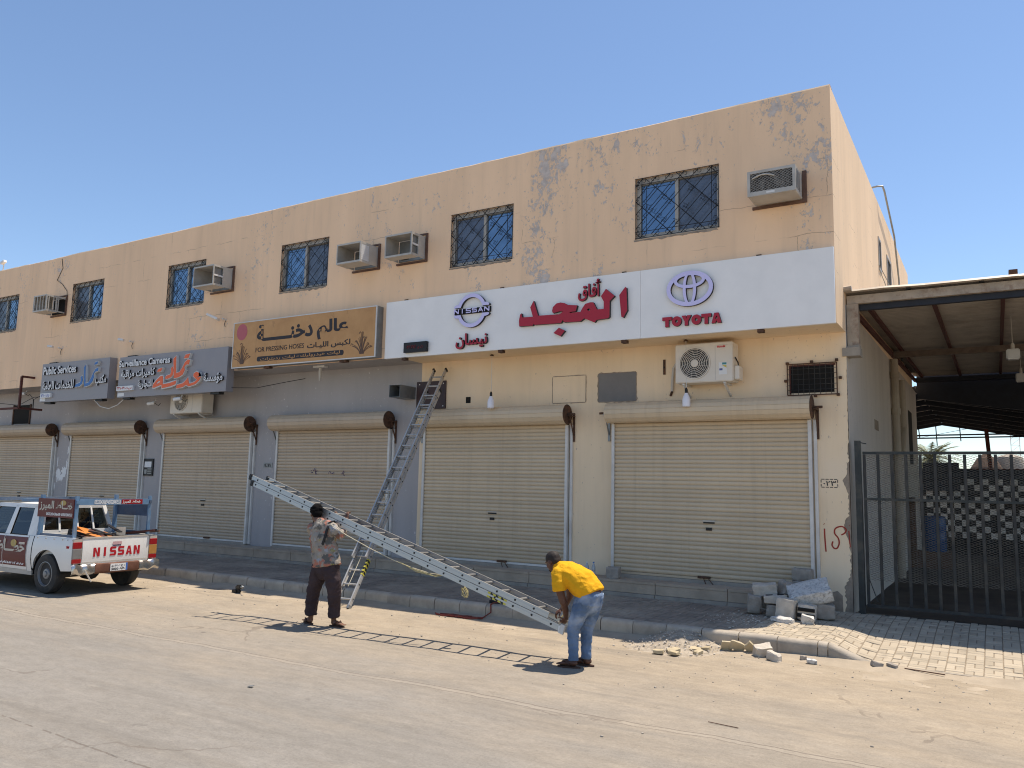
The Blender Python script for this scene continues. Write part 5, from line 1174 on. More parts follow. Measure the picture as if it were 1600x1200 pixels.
# the one leaning on the building
F_, T_ = Vector((-9.47, 10.30, .03)), Vector((-10.22, 13.90, 4.46))
ld1, d1, L1, e1, u1 = ladder('tall aluminium extension ladder leaning against the wall beside the brown board', F_, T_, (1, .12, 0), .325, (0, -1, .8), ((0, .90), (.16, 1.0)), alu='alu_dull')
for k in range(4): MB().obox(F_+d1*(.66+.075*k)+e1*(.325/2+.0095)+u1*0, d1*.02+u1*.012, u1*.032, e1*.0012).build('hazard_stripe', M['black'], ld1)
MB().obox(F_+d1*.77+e1*(.325/2+.008), d1*.16, u1*.034, e1*.001).build('hazard_tape', M['hazard_y'], ld1)
for k in range(4): MB().obox(F_+d1*(.66+.075*k)+u1*.039+e1*.15, d1*.02, u1*.0012, e1*.018).build('hazard_stripe', M['black'], ld1)
MB().obox(F_+d1*.77+u1*.0385+e1*.15, d1*.16, u1*.001, e1*.018).build('hazard_tape', M['hazard_y'], ld1)
MB().tube([F_+d1*.35+u1*.05, F_+d1*1.6+u1*.03, F_+d1*2.9+u1*.02, F_+d1*4.6+u1*.05], .006, 5).build('hauling_rope', M['rope2'], ld1)

# ------------------------------------------------------------------ the pickup truck (built about its rear axle: x forward, y left, z up; then turned into place)
M['carwhite'] = plain('dusty_white_paint', (.76, .745, .71), .32, 0, .05, 2, (.50, .43, .34), 1.1, .45, .02, 20, .5, .5)
M['sill'] = plain('muddy_white_paint', (.50, .46, .40), .6, 0, .2, 4, (.33, .27, .20), 2, .6)
M['boardred'] = plain('maroon_vinyl', (.125, .022, .020), .5, 0, .12, 2, (.17, .06, .045), 1.5, .4)
M['rackblue'] = plain('worn_sky_blue_paint', (.13, .23, .36), .55, 0, .2, 5, (.30, .27, .24), 4, .5)
M['rackdark'] = plain('worn_slate_blue_paint', (.075, .11, .17), .6, 0, .25, 5, (.2, .17, .14), 4, .4)
M['chrome'] = plain('dented_chrome', (.62, .60, .57), .22, .95, .15, 5, (.25, .16, .09), 5, .5, .5, 8)
M['rustbrown'] = plain('rust_brown_bumper', (.13, .055, .035), .6, .2, .3, 6, (.24, .13, .08), 4, .5)
M['lampred'] = plain('red_lens', (.30, .012, .014), .2, 0, .1, 9, None, 1, 0, 0, 30, .6); M['lampamber'] = plain('amber_lens', (.45, .22, .06), .2, 0, .1, 9, None, 1, 0, 0, 30, .6); M['lampclear'] = plain('grey_lens', (.22, .21, .20), .2, 0, .1, 9, None, 1, 0, 0, 30, .6)
M['wheelsteel'] = plain('grey_wheel_steel', (.27, .275, .28), .5, .5, .15, 6, (.17, .14, .11), 4, .5)
M['seat'] = plain('grey_seat_cloth', (.055, .05, .047), .9, 0, .3, 8)
M['gold'] = flat('gold_print', (.42, .31, .10), .5); M['silver'] = flat('silver_print', (.50, .47, .40), .45); M['redpaint'] = flat('red_lettering', (.42, .012, .02), .4)
t = NT('tinted_glass'); fr_ = t.math('MULTIPLY', t.math('POWER', t.n('LayerWeight', {'Blend': .5}).outputs['Facing'], 4.), .55)
tr = t.n('BsdfTransparent', {'Color': (.34, .37, .36, 1)}); gl = t.n('BsdfGlossy', {'Color': (.9, .95, 1, 1), 'Roughness': .04}); mx = t.n('MixShader', {0: t.math('ADD', fr_, .06), 1: tr.outputs[0], 2: gl.outputs[0]})
t.t.links.new(mx.outputs[0], t.t.nodes['Material Output'].inputs['Surface']); M['carglass'] = t.m

tk_ = thing('pickup_truck', 'dusty white pickup truck with maroon sign panels and a pale blue ladder rack', 'pickup truck', (0, 0, 0))
def yprof(z):                                             # outward bulge of the flanks
    return .845-.05*max(0, (z-.72)/.3)**2-.055*max(0, (.62-z)/.3)**1.5
def skin(xs, zb, zt, s, off=0., n=9):
    rows = [[(x, s*(yprof(zb(x)+(zt(x)-zb(x))*k/n)+off), zb(x)+(zt(x)-zb(x))*k/n) for k in range(n+1)] for x in xs]
    if s < 0: rows = [list(reversed(r)) for r in rows]
    return MB().grid([list(reversed(r)) for r in rows])
WR, AX = .345, 2.95
def arch(cx, base):
    def f(x):
        dd = abs(x-cx); ra = .42
        return max(base(x), .345+math.sqrt(ra*ra-dd*dd)) if dd < ra else base(x)
    return f
def dense(a, b, n): return [a+(b-a)*i/n for i in range(n+1)]
for s in (1, -1):
    base = lambda x: .42+.06*max(0, (-x-.45))*.6
    o = skin(dense(-1.0, .44, 60), arch(0, base), lambda x: .985, s).build('bed_side', M['carwhite'], tk_, 35)
    o = MB().grid([[(x, s*y_, z_) for y_, z_ in ((.845-.045, .985), (.795, 1.005), (.74, 1.005), (.735, .60))] for x in dense(-1.0, .44, 6)]).build('bed_rail', M['carwhite'], tk_)
    for k in range(6): MB().box(-.92+.25*k, -.90+.25*k, s*.80-.02, s*.80+.022, .955, .975).build('rope_hook', M['sill'], tk_)
    # wheel arch lining
    mb = MB(); mb.grid([[(.425*math.cos(a), s*y_, .345+.425*math.sin(a)) for y_ in (.80, .45)] for a in dense(-.1, math.pi+.1, 20)]); mb.build('wheel_arch', M['black'], tk_)
    mb = MB(); mb.grid([[(AX+.425*math.cos(a), s*y_, .345+.425*math.sin(a)) for y_ in (.80, .45)] for a in dense(-.1, math.pi+.1, 20)]); mb.build('wheel_arch', M['black'], tk_)
    # cab flank below the belt: rear quarter, two doors, front wing
    belt = lambda x: .985
    low = lambda x: .36
    skin(dense(.465, .60, 3), low, belt, s).build('cab_quarter', M['carwhite'], tk_, 35)
    for a, b in ((.605, 1.36), (1.366, 2.36)):
        dr_ = skin(dense(a, b, 6), lambda x: .375, belt, s, .002).build('door', M['carwhite'], tk_, 35)
        hx = a+.07; MB().box(hx, hx+.16, s*(yprof(.84)+.012)-.012, s*(yprof(.84)+.012)+.012, .825, .86).build('handle', M['cage'], dr_)
        if s > 0:
            rows = [[(x, yprof(z)+.006, z) for z in dense(.43, .955, 8)] for x in (b-.004, a+.012)]
            MB().grid(rows).build('sign_panel', M['boardred'], dr_)
        if s < 0: MB().grid([[(x, -(yprof(z)+.006), z) for z in dense(.43, .955, 8)] for x in (a+.012, b-.004)]).build('sign_panel', M['boardred'], dr_)
    skin(dense(2.365, 3.62, 44), arch(AX, lambda x: .36+.05*max(0, x-3.3)), lambda x: .985-.02*max(0, x-2.4), s).build('wing', M['carwhite'], tk_, 35)
    MB().box(.465, 2.5, s*.77-.03, s*.77+.03, .29, .37).build('rocker_sill', M['sill'], tk_)
    # pillars and side glass
    def P(x, z): u = (z-.985)/(1.58-.985); return Vector((x, s*(.795-.165*u), z))
    def pillar(a0, a1, b0, b1, m='carwhite'):
        mb = MB(); q = [P(*a0), P(*a1), P(*b1), P(*b0)]; inn = [p_-Vector((0, s*.05, 0)) for p_ in q]; mb._add(q+inn, [(0, 1, 2, 3), (7, 6, 5, 4), (0, 4, 5, 1), (1, 5, 6, 2), (2, 6, 7, 3), (3, 7, 4, 0)]); return mb.build('pillar', M[m], tk_)
    pillar((.45, .986), (.70, .986), (.62, 1.56), (.80, 1.56)); pillar((1.28, .986), (1.42, .986), (1.30, 1.57), (1.40, 1.57)); pillar((2.42, .986), (2.56, .986), (1.92, 1.55), (2.02, 1.57))
    mb = MB(); q = [P(.60, 1.52), P(2.05, 1.52), P(1.98, 1.60), P(.62, 1.60)]; inn = [p_-Vector((0, s*.05, 0)) for p_ in q]; mb._add(q+inn, [(0, 1, 2, 3), (7, 6, 5, 4), (0, 4, 5, 1), (1, 5, 6, 2), (2, 6, 7, 3), (3, 7, 4, 0)]); mb.build('roof_rail', M['carwhite'], tk_)
    for a, b, c_, d_ in ((.70, 1.28, 1.30, .80), (1.42, 2.42, 1.95, 1.40)):
        mb = MB(); q = [P(a, .99)-Vector((0, s*.02, 0)), P(b, .99)-Vector((0, s*.02, 0)), P(c_, 1.53)-Vector((0, s*.02, 0)), P(d_, 1.53)-Vector((0, s*.02, 0))]; mb._add(q, [(0, 1, 2, 3)]); mb.build('side_window', M['carglass'], tk_)
        mb = MB(); 
        for p_, q_ in zip(q, q[1:]+q[:1]): mb.bar(p_, q_, .02, .02)
        mb.build('window_seal', M['black'], tk_)
    mb = MB(); mb.obox((2.35, s*.93, 1.02), (.03, 0, 0), (0, .09, 0), (0, 0, .065)); b = mb.build('mirror', M['black'], tk_); bevelled(b.data, .012)
    # wheels
    for cx in (0, AX):
        hub = Vector((cx, s*.74, WR)); ax_ = Vector((0, s, 0))
        mb = MB(); mb.lathe([(.20, -.09), (.30, -.10), (.335, -.085), (WR, -.06), (WR, .06), (.335, .085), (.30, .10), (.225, .098), (.215, .06)], hub, ax_, 32); wh = mb.build('wheel', M['rubber'], tk_, 35)
        mb = MB(); mb.lathe([(.222, .05), (.218, .095), (.205, .098), (.195, .06), (.16, .035), (.10, .05), (.085, .075), (.05, .08), (.045, .10), (.01, .105)], hub, ax_, 28); mb.build('rim', M['wheelsteel'], wh, 35)
        mb = MB()
        for k in range(8): a = k*math.pi/4; mb.lathe([(.022, .044), (.022, .048)], hub+Vector((.155*math.cos(a), 0, .155*math.sin(a))), ax_, 8)
        mb.build('rim_holes', M['black'], wh)
# bed: floor, front board, tailgate, rear lamps
MB().box(-.97, .43, -.735, .735, .58, .60).build('bed_floor', M['sill'], tk_)
MB().box(.40, .445, -.74, .74, .50, 1.0).build('bed_front', M['carwhite'], tk_)
mb = MB(); zs_ = dense(.50, .985, 6); mb.grid([[(-1.005-.022*math.sin(math.pi*(z-.5)/.485), y_, z) for y_ in (-.66, -.3, 0, .3, .66)] for z in zs_]); mb.grid([[(-.965, y_, z) for y_ in (.66, -.66)] for z in (.5, .985)]); mb.grid([[(-1.005, y_, .985), (-.965, y_, .985)] for y_ in (.66, -.66)])
tg = mb.build('tailgate', M['carwhite'], tk_, 35)
MB().box(-1.02, -.955, -.665, .665, .987, 1.01).build('tailgate_rail', M['sill'], tg)
MB().box(-1.034, -1.024, -.66, .66, .565, .58).build('tailgate_crease', M['sill'], tg)
FR = Matrix(((0, 1, 0, -1.0), (-1, 0, 0, 0), (0, 0, 1, 0), (0, 0, 0, 1)))       # reads from behind: picture x -> -y
TX = [M['redpaint'], M['redpaint']]
def rear_block(chars, x0, x1, z0, z1, back):
    n0 = set(bpy.data.objects); block(chars, x0, x1, z0, z1, 0, .003, TX, tg, .26, .22)
    for o in set(bpy.data.objects)-n0:
        o.data.transform(Matrix.Translation(o.location)); o.data.transform(Matrix.Translation((back, 0, 0)) @ FR); o.location = (0, 0, 0); o.name = 'painted_letter'; WL[o.name] = Vector((0, 0, 0))
rear_block('NISSAN', -.455, .475, .665, .825, -.029)
lettering('2400', 'engine_badge', -.82, -.68, .82, .865, 0, .004, TX, tk_, .02, frame=Matrix(((-1, 0, 0, -1.5), (0, -1, 0, .838), (0, 0, 1, .0), (0, 0, 0, 1))))
MB().box(-1.036, -1.031, -.09, .09, .86, .915).build('dealer_sticker', flat('pink_sticker', (.55, .35, .35)), tg); MB().box(-1.034, -1.029, -.08, .08, .838, .856).build('dealer_sticker', flat('navy_sticker', (.03, .03, .10)), tg)
for s in (1, -1):
    mb = MB(); mb.grid([[(-1.0, s*.845, z), (-1.02, s*.825, z), (-1.022, s*.67, z), (-.99, s*.665, z)][::s] for z in dense(.56, .985, 4)]); mb.build('lamp_housing', M['sill'], tk_)
    for z0, z1, m in ((.565, .645, 'lampred'), (.645, .82, 'lampclear' if s > 0 else 'lampamber'), (.82, .935, 'lampred')):
        mb = MB(); mb.box(-1.036, -.985, s*.757-.082, s*.757+.086, z0+.002, z1-.002); b = mb.build('tail_lamp', M[m], tk_); bevelled(b.data, .008)
# rear bumper: crumpled chrome end, rusted middle with the plate
def bumper(y0, y1, seed, m, amp, nm):
    rows = []
    for i in range(15):
        y_ = y0+(y1-y0)*i/14; d = amp*noise.noise((y_*5, seed, 0)); e = amp*noise.noise((y_*7, seed, 5))
        rows.append([(-1.03+d*.3, y_, .545+e*.5), (-1.10+d, y_, .53+e), (-1.125+d, y_, .48+e*.6), (-1.12+d*.7, y_, .40+e), (-1.06+d*.5, y_, .365+e*.7)])
    MB().grid([r for r in rows]).build(nm, M[m], tk_, 50)
bumper(.86, .42, 3, 'chrome', .075, 'bumper_end'); bumper(.43, -.45, 7, 'rustbrown', .012, 'bumper_middle'); bumper(-.46, -.88, 9, 'chrome', .07, 'bumper_end')
mb = MB(); mb.bar((-1.10, .62, .46), (-1.16, .50, .24), .06, .02); mb.build('hanging_strip', M['cage'], tk_)
pm = MB().box(-1.14, -1.132, -.20, .14, .395, .525).build('number_plate', M['paperwhite'], tk_); MB().box(-1.143, -1.14, -.20, -.165, .395, .525).build('plate_stripe', flat('plate_blue', (.05, .15, .45)), pm)
F2 = Matrix(((0, 1, 0, -1.14), (-1, 0, 0, 0), (0, 0, 1, 0), (0, 0, 0, 1)))
lettering('٥٠٣٠', 'plate_print', -.12, .02, .468, .51, 0, .002, M['ink'], pm, .03, frame=F2); lettering('5030', 'plate_print', -.12, .02, .408, .45, 0, .002, M['ink'], pm, .03, frame=F2); lettering('ر ح ا', 'plate_print', .04, .15, .465, .512, 0, .002, M['ink'], pm, .03, arabic=True, frame=F2); lettering('AJR', 'plate_print', .04, .15, .408, .45, 0, .002, M['ink'], pm, .03, frame=F2)
# cab shell: roof, rear wall and window, windscreen, bonnet, nose, seats
def roofz(x, y): return 1.615-.05*(abs(y)/.63)**2.5-.035*max(0, (x-1.5)/.5)**2-.03*max(0, (.85-x)/.3)**2
mb = MB(); mb.grid([[(x, y_, roofz(x, y_)) for y_ in dense(-.635, .635, 10)] for x in dense(.60, 2.0, 10)]); mb.build('roof', M['carwhite'], tk_, 40)
mb = MB(); mb.grid([[(.455, y_, z) for y_ in (-.79, .79)] for z in (.40, 1.03)]); mb.build('cab_back', M['carwhite'], tk_)
def RW(y_, z): return Vector((.455+(z-1.03)*.27, y_, z))
mb = MB(); mb._add([RW(-.66, 1.08), RW(.66, 1.08), RW(.55, 1.52), RW(-.55, 1.52)], [(0, 1, 2, 3)]); rw = mb.build('rear_window', M['carglass'], tk_)
mb = MB()
for a, b in (((-.72, 1.05), (.72, 1.05)), ((.70, 1.03), (.585, 1.57)), ((.6, 1.555), (-.6, 1.555)), ((-.70, 1.03), (-.585, 1.57))): mb.bar(RW(*a), RW(*b), .06, .075, (0, 0, 1) if a[1] == b[1] else (0, 1, 0))
mb.build('window_surround', M['carwhite'], rw)
for y_ in (.36, .0, -.32): MB().bar(RW(y_, 1.07)-Vector((.03, 0, 0)), RW(y_*.95, 1.53)-Vector((.03, 0, 0)), .022, .03, (0, 1, 0)).build('guard_bar', M['carwhite'], rw)
mb = MB(); mb._add([(2.58, -.70, 1.0), (2.58, .70, 1.0), (2.02, .57, 1.545), (2.02, -.57, 1.545)], [(0, 1, 2, 3)]); mb.build('windscreen', M['carglass'], tk_)
mb = MB(); mb.grid([[(x, y_, 1.0-.07*(x-2.5)-.03*(abs(y_)/.78)**3) for y_ in dense(-.78, .78, 8)] for x in dense(2.5, 3.6, 5)]); mb.build('bonnet', M['carwhite'], tk_, 40)
mb = MB(); mb.grid([[(3.6+.06*math.sin((z-.4)/.5*math.pi), y_, z) for y_ in dense(-.80, .80, 6)] for z in dense(.40, .92, 5)]); mb.build('nose', M['carwhite'], tk_, 40)
o = MB().box(3.58, 3.80, -.85, .85, .36, .56).build('front_bumper', M['chrome'], tk_); bevelled(o.data, .03, 2)
for s in (1, -1): o = MB().box(3.62, 3.685, s*.60-.16, s*.60+.16, .66, .84).build('headlamp', M['lampclear'], tk_); bevelled(o.data, .02)
MB().box(3.655, 3.68, -.40, .40, .66, .84).build('radiator_grille', M['black'], tk_)
MB().box(.47, 2.6, -.74, .74, .36, .40).build('cab_floor', M['black'], tk_); MB().box(2.2, 2.6, -.72, .72, .40, .98).build('dashboard', M['black'], tk_)
for x in (.75, 1.55):
    for y_ in (.36, -.36):
        o = MB().box(x-.08, x+.08, y_-.25, y_+.25, .55, 1.2).build('seat_back', M['seat'], tk_); bevelled(o.data, .05, 2); o = MB().box(x, x+.5, y_-.25, y_+.25, .42, .58).build('seat_cushion', M['seat'], tk_); bevelled(o.data, .05, 2); o = MB().box(x-.06, x+.03, y_-.13, y_+.13, 1.23, 1.42).build('head_rest', M['seat'], tk_); bevelled(o.data, .03, 2)
mb = MB(); ringp = [(2.12, .36+.19*math.cos(a), .98+.17*math.sin(a)) for a in dense(0, 2*math.pi, 20)]; mb.tube(ringp, .015, 6); mb.build('steering_wheel', M['black'], tk_)
MB().box(-1.0, 3.5, -.42, -.34, .40, .52).build('chassis_rail', M['black'], tk_); MB().box(-1.0, 3.5, .34, .42, .40, .52).build('chassis_rail', M['black'], tk_); MB().tube([(0, -.7, WR), (0, .7, WR)], .06, 8).build('rear_axle', M['black'], tk_); mb = MB(); mb.lathe([(.16, -.1), (.17, 0), (.16, .1)], (0, 0, WR), (1, 0, 0), 12); mb.build('differential', M['black'], tk_)
# ladder rack over the bed with its boards
RT = 1.74
for nm, x, s in (('near front', .42, 1), ('near rear', -.66, 1), ('far front', .42, -1), ('far rear', -.92, -1)):
    x = .42 if 'front' in nm else -.74
    MB().box(x-.03, x+.03, s*.735-.03, s*.735+.03, 1.006, RT+.06).build('rack_post', M['rackblue'], tk_)
for s in (1, -1): MB().box(-.80, 1.05 if s > 0 else 2.0, s*.735-.026, s*.735+.026, RT-.09, RT-.03).build('rack_rail', M['rackdark'] if s < 0 else M['rackblue'], tk_)
MB().box(-.775, -.71, -.70, .70, RT-.115, RT+.0).build('rack_header', M['rackblue'], tk_); MB().box(.39, .45, -.70, .70, RT-.10, RT-.03).build('rack_header', M['rackdark'], tk_); MB().box(1.9, 1.96, -.70, .70, RT-.10, RT-.03).build('rack_header', M['rackdark'], tk_)
for s in (1, -1): MB().box(1.9, 1.96, s*.735-.025, s*.735+.025, 1.0, RT-.09).build('rack_post', M['rackdark'], tk_) if False else None
MB().box(-.72, .40, -.775, -.755, RT-.36, RT-.115).build('rack_board', M['rackdark'], tk_)
MB().box(-.72, .40, -.75, -.72, 1.02, 1.07).build('rack_lower_rail', M['rackdark'], tk_); MB().box(-.72, .40, .715, .755, 1.006, 1.05).build('rack_lower_rail', M['rackdark'], tk_)
nb = MB().box(-.72, .47, .763, .785, RT-.37, RT-.01).build('rack_board', M['boardred'], tk_)
LF = lambda y_: Matrix(((-1, 0, 0, 0), (0, -1, 0, y_), (0, 0, 1, 0), (0, 0, 0, 1)))     # reads from the left side: picture x -> -x
SV = [M['silver'], M['silver']]; WH = [M['paperwhite'], M['paperwhite']]
lettering('خطــاط المبرز', 'sign_words', -.42, .66, RT-.25, RT-.05, 0, .002, SV, nb, .03, arabic=True, frame=LF(.786)); lettering('0532043669-0502847553', 'phone_number', -.20, .68, RT-.335, RT-.28, 0, .002, WH, nb, .02, frame=LF(.786))
mb = MB(); mb.poly([(.29+.085*math.cos(a), RT-.085+.05*math.sin(a)) for a in dense(0, 2*math.pi*19/20, 19)], -.0025, 0); o = mb.build('logo_disc', [M['gold']], nb); o.data.transform(Matrix.Translation(o.location)); o.data.transform(LF(.786)); o.location = (0, 0, 0)
hd = [o for o in bpy.data.objects if o.name.startswith('rack_header')][0]; FH = Matrix(((0, 1, 0, -.776), (-1, 0, 0, 0), (0, 0, 1, 0), (0, 0, 0, 1)))
lettering('0532043669-0502847553', 'phone_number', -.42, .10, RT-.10, RT-.015, 0, .002, WH, hd, .02, frame=FH); MB().box(-.779, -.776, -.56, -.12, RT-.105, RT-.01).build('red_strip', M['lampred'], hd); lettering('خطاط المبرز', 'sign_words', .14, .52, RT-.095, RT-.02, 0, .005, WH, hd, .02, arabic=True, frame=FH)
# door lettering
dl = [o for o in tk_.children if o.name.startswith('door')]
lettering('خطـــاط المبرز', 'sign_words', -2.28, -.66, .62, .90, 0, .003, SV, dl[0], .03, arabic=True, frame=LF(.850)); lettering('0532043669-0502847553', 'phone_number', -2.28, -.68, .455, .545, 0, .003, WH, dl[0], .02, frame=LF(.832))
mb = MB(); mb.poly([(-1.02+.09*math.cos(a), .835+.065*math.sin(a)) for a in dense(0, 2*math.pi*19/20, 19)], -.003, 0); o = mb.build('logo_disc', [M['gold']], dl[0]); o.data.transform(Matrix.Translation(o.location)); o.data.transform(LF(.851)); o.location = (0, 0, 0)
def squash(x, z): return (x if x > -.43 else -.43+(x+.43)*.56), (z if z < .985 else .985+(z-.985)*.92)
def all_parts(o):
    for c_ in o.children: yield c_; yield from all_parts(c_)
done = set()
for o in all_parts(tk_):
    if o.type != 'MESH' or o.data.name in done or o.name.startswith(('wheel', 'rim')): continue
    done.add(o.data.name); q = WL[o.name] if o.location.length > 1e-9 else Vector((0, 0, 0))
    for v in o.data.vertices: a, b = squash(v.co.x+q.x, v.co.z+q.z); v.co.x = a-q.x; v.co.z = b-q.z
TRUCK = Matrix.Translation((-14.62, 9.02, 0)) @ Matrix.Rotation(math.pi+R(2.0), 4, 'Z')
tk_.matrix_world = TRUCK
# the load: separate things lying in the bed
def load(name, label, cat, build, m):
    mb = MB(); build(mb); mb.v = [tuple(TRUCK @ Vector((squash(v[0], v[2])[0], v[1], squash(v[0], v[2])[1]))) for v in mb.v]; return tag(mb.build(name, m), label, cat)
load('orange_board', 'orange sheet lying in the truck bed', 'board', lambda mb: (mb.obox((-.55, .10, 1.03), (.30, .10, .06), (-.05, .30, .03), (0, -.02, .006)), mb.obox((-.35, .28, 1.06), (.22, .05, .10), (-.05, .14, .03), (-.05, 0, .008))), plain('orange_vinyl', (.55, .19, .03), .5, 0, .15, 4))
for k, (y_, z_, a, c_) in enumerate(((.30, .99, .25, 'iron'), (.22, 1.01, .45, 'purlin'), (.40, 1.0, .15, 'wood'), (.12, 1.04, .35, 'iron'), (-.12, 1.08, .55, 'iron'), (.48, .99, .3, 'wood'))):
    load('steel_strip', ('dark', 'maroon', 'brown', 'bent dark', 'thin dark upright', 'short brown')[k]+' strip lying in the left half of the truck bed load', 'strip', lambda mb, y_=y_, z_=z_, a=a: mb.bar((-.85, y_, z_), (-.05, y_-.25*a, z_+.22*a), .07, .018), M[c_])
for k, (y_, z_, c_) in enumerate(((-.30, 1.01, 'purlin'), (-.38, 1.03, 'iron'), (-.48, 1.02, 'wood'))):
    load('steel_bar', ('maroon', 'black', 'brown')[k]+' bar sticking out over the right tail of the truck', 'bar', lambda mb, y_=y_, z_=z_, k=k: mb.bar((.1, y_+.35, z_-.06), (-1.12+.08*k, y_-.42, z_+.09-.02*k), .05, .035), M[c_])
load('folded_sheet', 'small pale folded sheet standing in the truck load', 'sheet', lambda mb: mb.obox((-.45, -.28, 1.07), (.01, .09, 0), (.0, .0, .085), (.02, 0, 0)), M['sill'])
load('dark_bundle', 'dark bundle filling the bottom of the truck bed', 'bundle', lambda mb: [mb.obox((-.5+.2*i, -.45+.3*j, .80+.05*((i*3+j) % 3)), (.16, .03, .02), (-.03, .17, .03), (0, -.03, .17)) for i in range(4) for j in range(4)], M['seat'])

# ------------------------------------------------------------------ people
def skin_mat(name, c): 
    t = NT(name); p = t.pos(); col = t.mix(t.ramp(t.noise(p, 14, 4), .3, .7), tuple(k*.82 for k in c), tuple(k*1.12 for k in c)); t.b.inputs['Subsurface Weight'].default_value = .06; t.bump(t.noise(p, 160, 2), .15, .003); return t.out(col, .5, 0, .4)
M['skin1'] = skin_mat('dark_brown_skin', (.16, .078, .048)); M['skin2'] = skin_mat('brown_skin', (.105, .046, .028))
t = NT('dark_hair'); p = t.pos(); t.bump(t.noise(t.vmul(p, (1, 1, .5)), 120, 4, .8), .9, .01); M['hair'] = t.out((.006, .005, .005), .85, 0, .1)
M['crop'] = plain('cropped_hair', (.022, .015, .012), .7, 0, .3, 60, None, 1, 0, .4, 200)
def cloth(name, c, var=.15, wr=14., amt=.5, extra=None):
    t = NT(name); p = t.pos(); n1 = t.noise(p, 6, 5, .6); col = t.mix(t.ramp(n1, .3, .7), tuple(k*(1-var) for k in c), tuple(min(1, k*(1+var)) for k in c))
    if extra: col = extra(t, p, col)
    fold = t.noise(t.vmul(p, (1, 1, .6)), wr, 3, .5, .8); t.bump(t.math('ADD', fold, t.math('MULTIPLY', t.noise(p, 300, 2), .12)), amt, .03); return t.out(col, .88, 0, .15)
def floral(t, p, col):
    q = t.n('VectorMath', {0: p, 1: t.vmul(t.n('TexNoise', {'Vector': p, 'Scale': 7., 'Detail': 3.}).outputs['Color'], (.18, .18, .18))}, operation='ADD').outputs[0]
    a = t.noise(t.vmul(q, (1, 1, .9)), 7.5, 3, .5); b = t.noise(t.vec(*[t.math('ADD', k, 7.7) for k in t.xyz(q)]), 6.5, 3, .55); c_ = t.noise(t.vec(*[t.math('ADD', k, 3.1) for k in t.xyz(q)]), 9., 2, .5)
    col = t.mix(t.ramp(a, .54, .60), col, (.40, .165, .115)); col = t.mix(t.ramp(b, .54, .60), col, (.12, .115, .105)); col = t.mix(t.ramp(c_, .60, .66), col, (.33, .33, .34)); return t.mix(t.ramp(t.noise(q, 11, 2), .66, .70), col, (.30, .27, .08))
M['shirt1'] = cloth('patterned_shirt', (.30, .265, .225), .2, 13, .6, floral)
M['trouser1'] = cloth('plum_grey_trousers', (.050, .036, .040), .18, 11, .7)
M['shirt2'] = cloth('yellow_tshirt', (.74, .37, .014), .06, 16, .55)
def faded(t, p, col):
    z = t.xyz(p)[2]; m = t.math('MULTIPLY', t.ramp(t.noise(p, 5, 3), .42, .62), t.math('MULTIPLY', t.ramp(z, .30, .60), .8)); return t.mix(m, col, (.36, .42, .52))
M['jeans'] = cloth('washed_jeans', (.115, .175, .285), .22, 15, .7, faded)
M['sandal'] = plain('brown_sandal', (.07, .035, .025), .7, 0, .2, 20); M['belt'] = plain('brown_belt', (.14, .035, .02), .6, 0, .2, 20); M['strapblack'] = plain('black_strap', (.012, .011, .012), .7)

def ell(mb, c, rx, ry, rz, rot=None, seg=14):
    c = Vector(c); k = len(mb.v); n = 9; rot = rot or Matrix.Identity(3)
    for i in range(1, n):
        a = math.pi*i/n
        for j in range(seg): b = 2*math.pi*j/seg; mb.v.append(tuple(c+rot @ Vector((rx*math.sin(a)*math.cos(b), ry*math.sin(a)*math.sin(b), rz*math.cos(a)))))
    for i in range(n-2):
        for j in range(seg): j2 = (j+1) % seg; mb.f.append((k+i*seg+j, k+(i+1)*seg+j, k+(i+1)*seg+j2, k+i*seg+j2)); mb.mi.append(0)
    mb.f.append(tuple(k+j for j in range(seg))); mb.mi.append(0); mb.f.append(tuple(k+(n-2)*seg+j for j in reversed(range(seg)))); mb.mi.append(0)
def limb(mb, pts, side=(1, 0, 0), seg=14, ends=(0, 1)):
    """pts: (x, y, z, a, b): radius a along side, b across; rounded ends"""
    P = [Vector(p[:3]) for p in pts]; n = len(P); k0 = len(mb.v); side = Vector(side)
    for i in range(n):
        d = (P[min(i+1, n-1)]-P[max(i-1, 0)]).normalized(); a = (side-d*side.dot(d)).normalized(); b = d.cross(a)
        for j in range(seg): t_ = 2*math.pi*j/seg; mb.v.append(tuple(P[i]+a*math.cos(t_)*pts[i][3]+b*math.sin(t_)*pts[i][4]))
    for i in range(n-1):
        for j in range(seg): j2 = (j+1) % seg; mb.f.append((k0+i*seg+j, k0+i*seg+j2, k0+(i+1)*seg+j2, k0+(i+1)*seg+j)); mb.mi.append(0)
    mb.f.append(tuple(k0+j for j in reversed(range(seg)))); mb.mi.append(0); mb.f.append(tuple(k0+(n-1)*seg+j for j in range(seg))); mb.mi.append(0)
    for p in [(pts[0], pts[-1])[q] for q in ends]: r = min(p[3], p[4]); ell(mb, p[:3], r*.98, r*.98, r*.98)
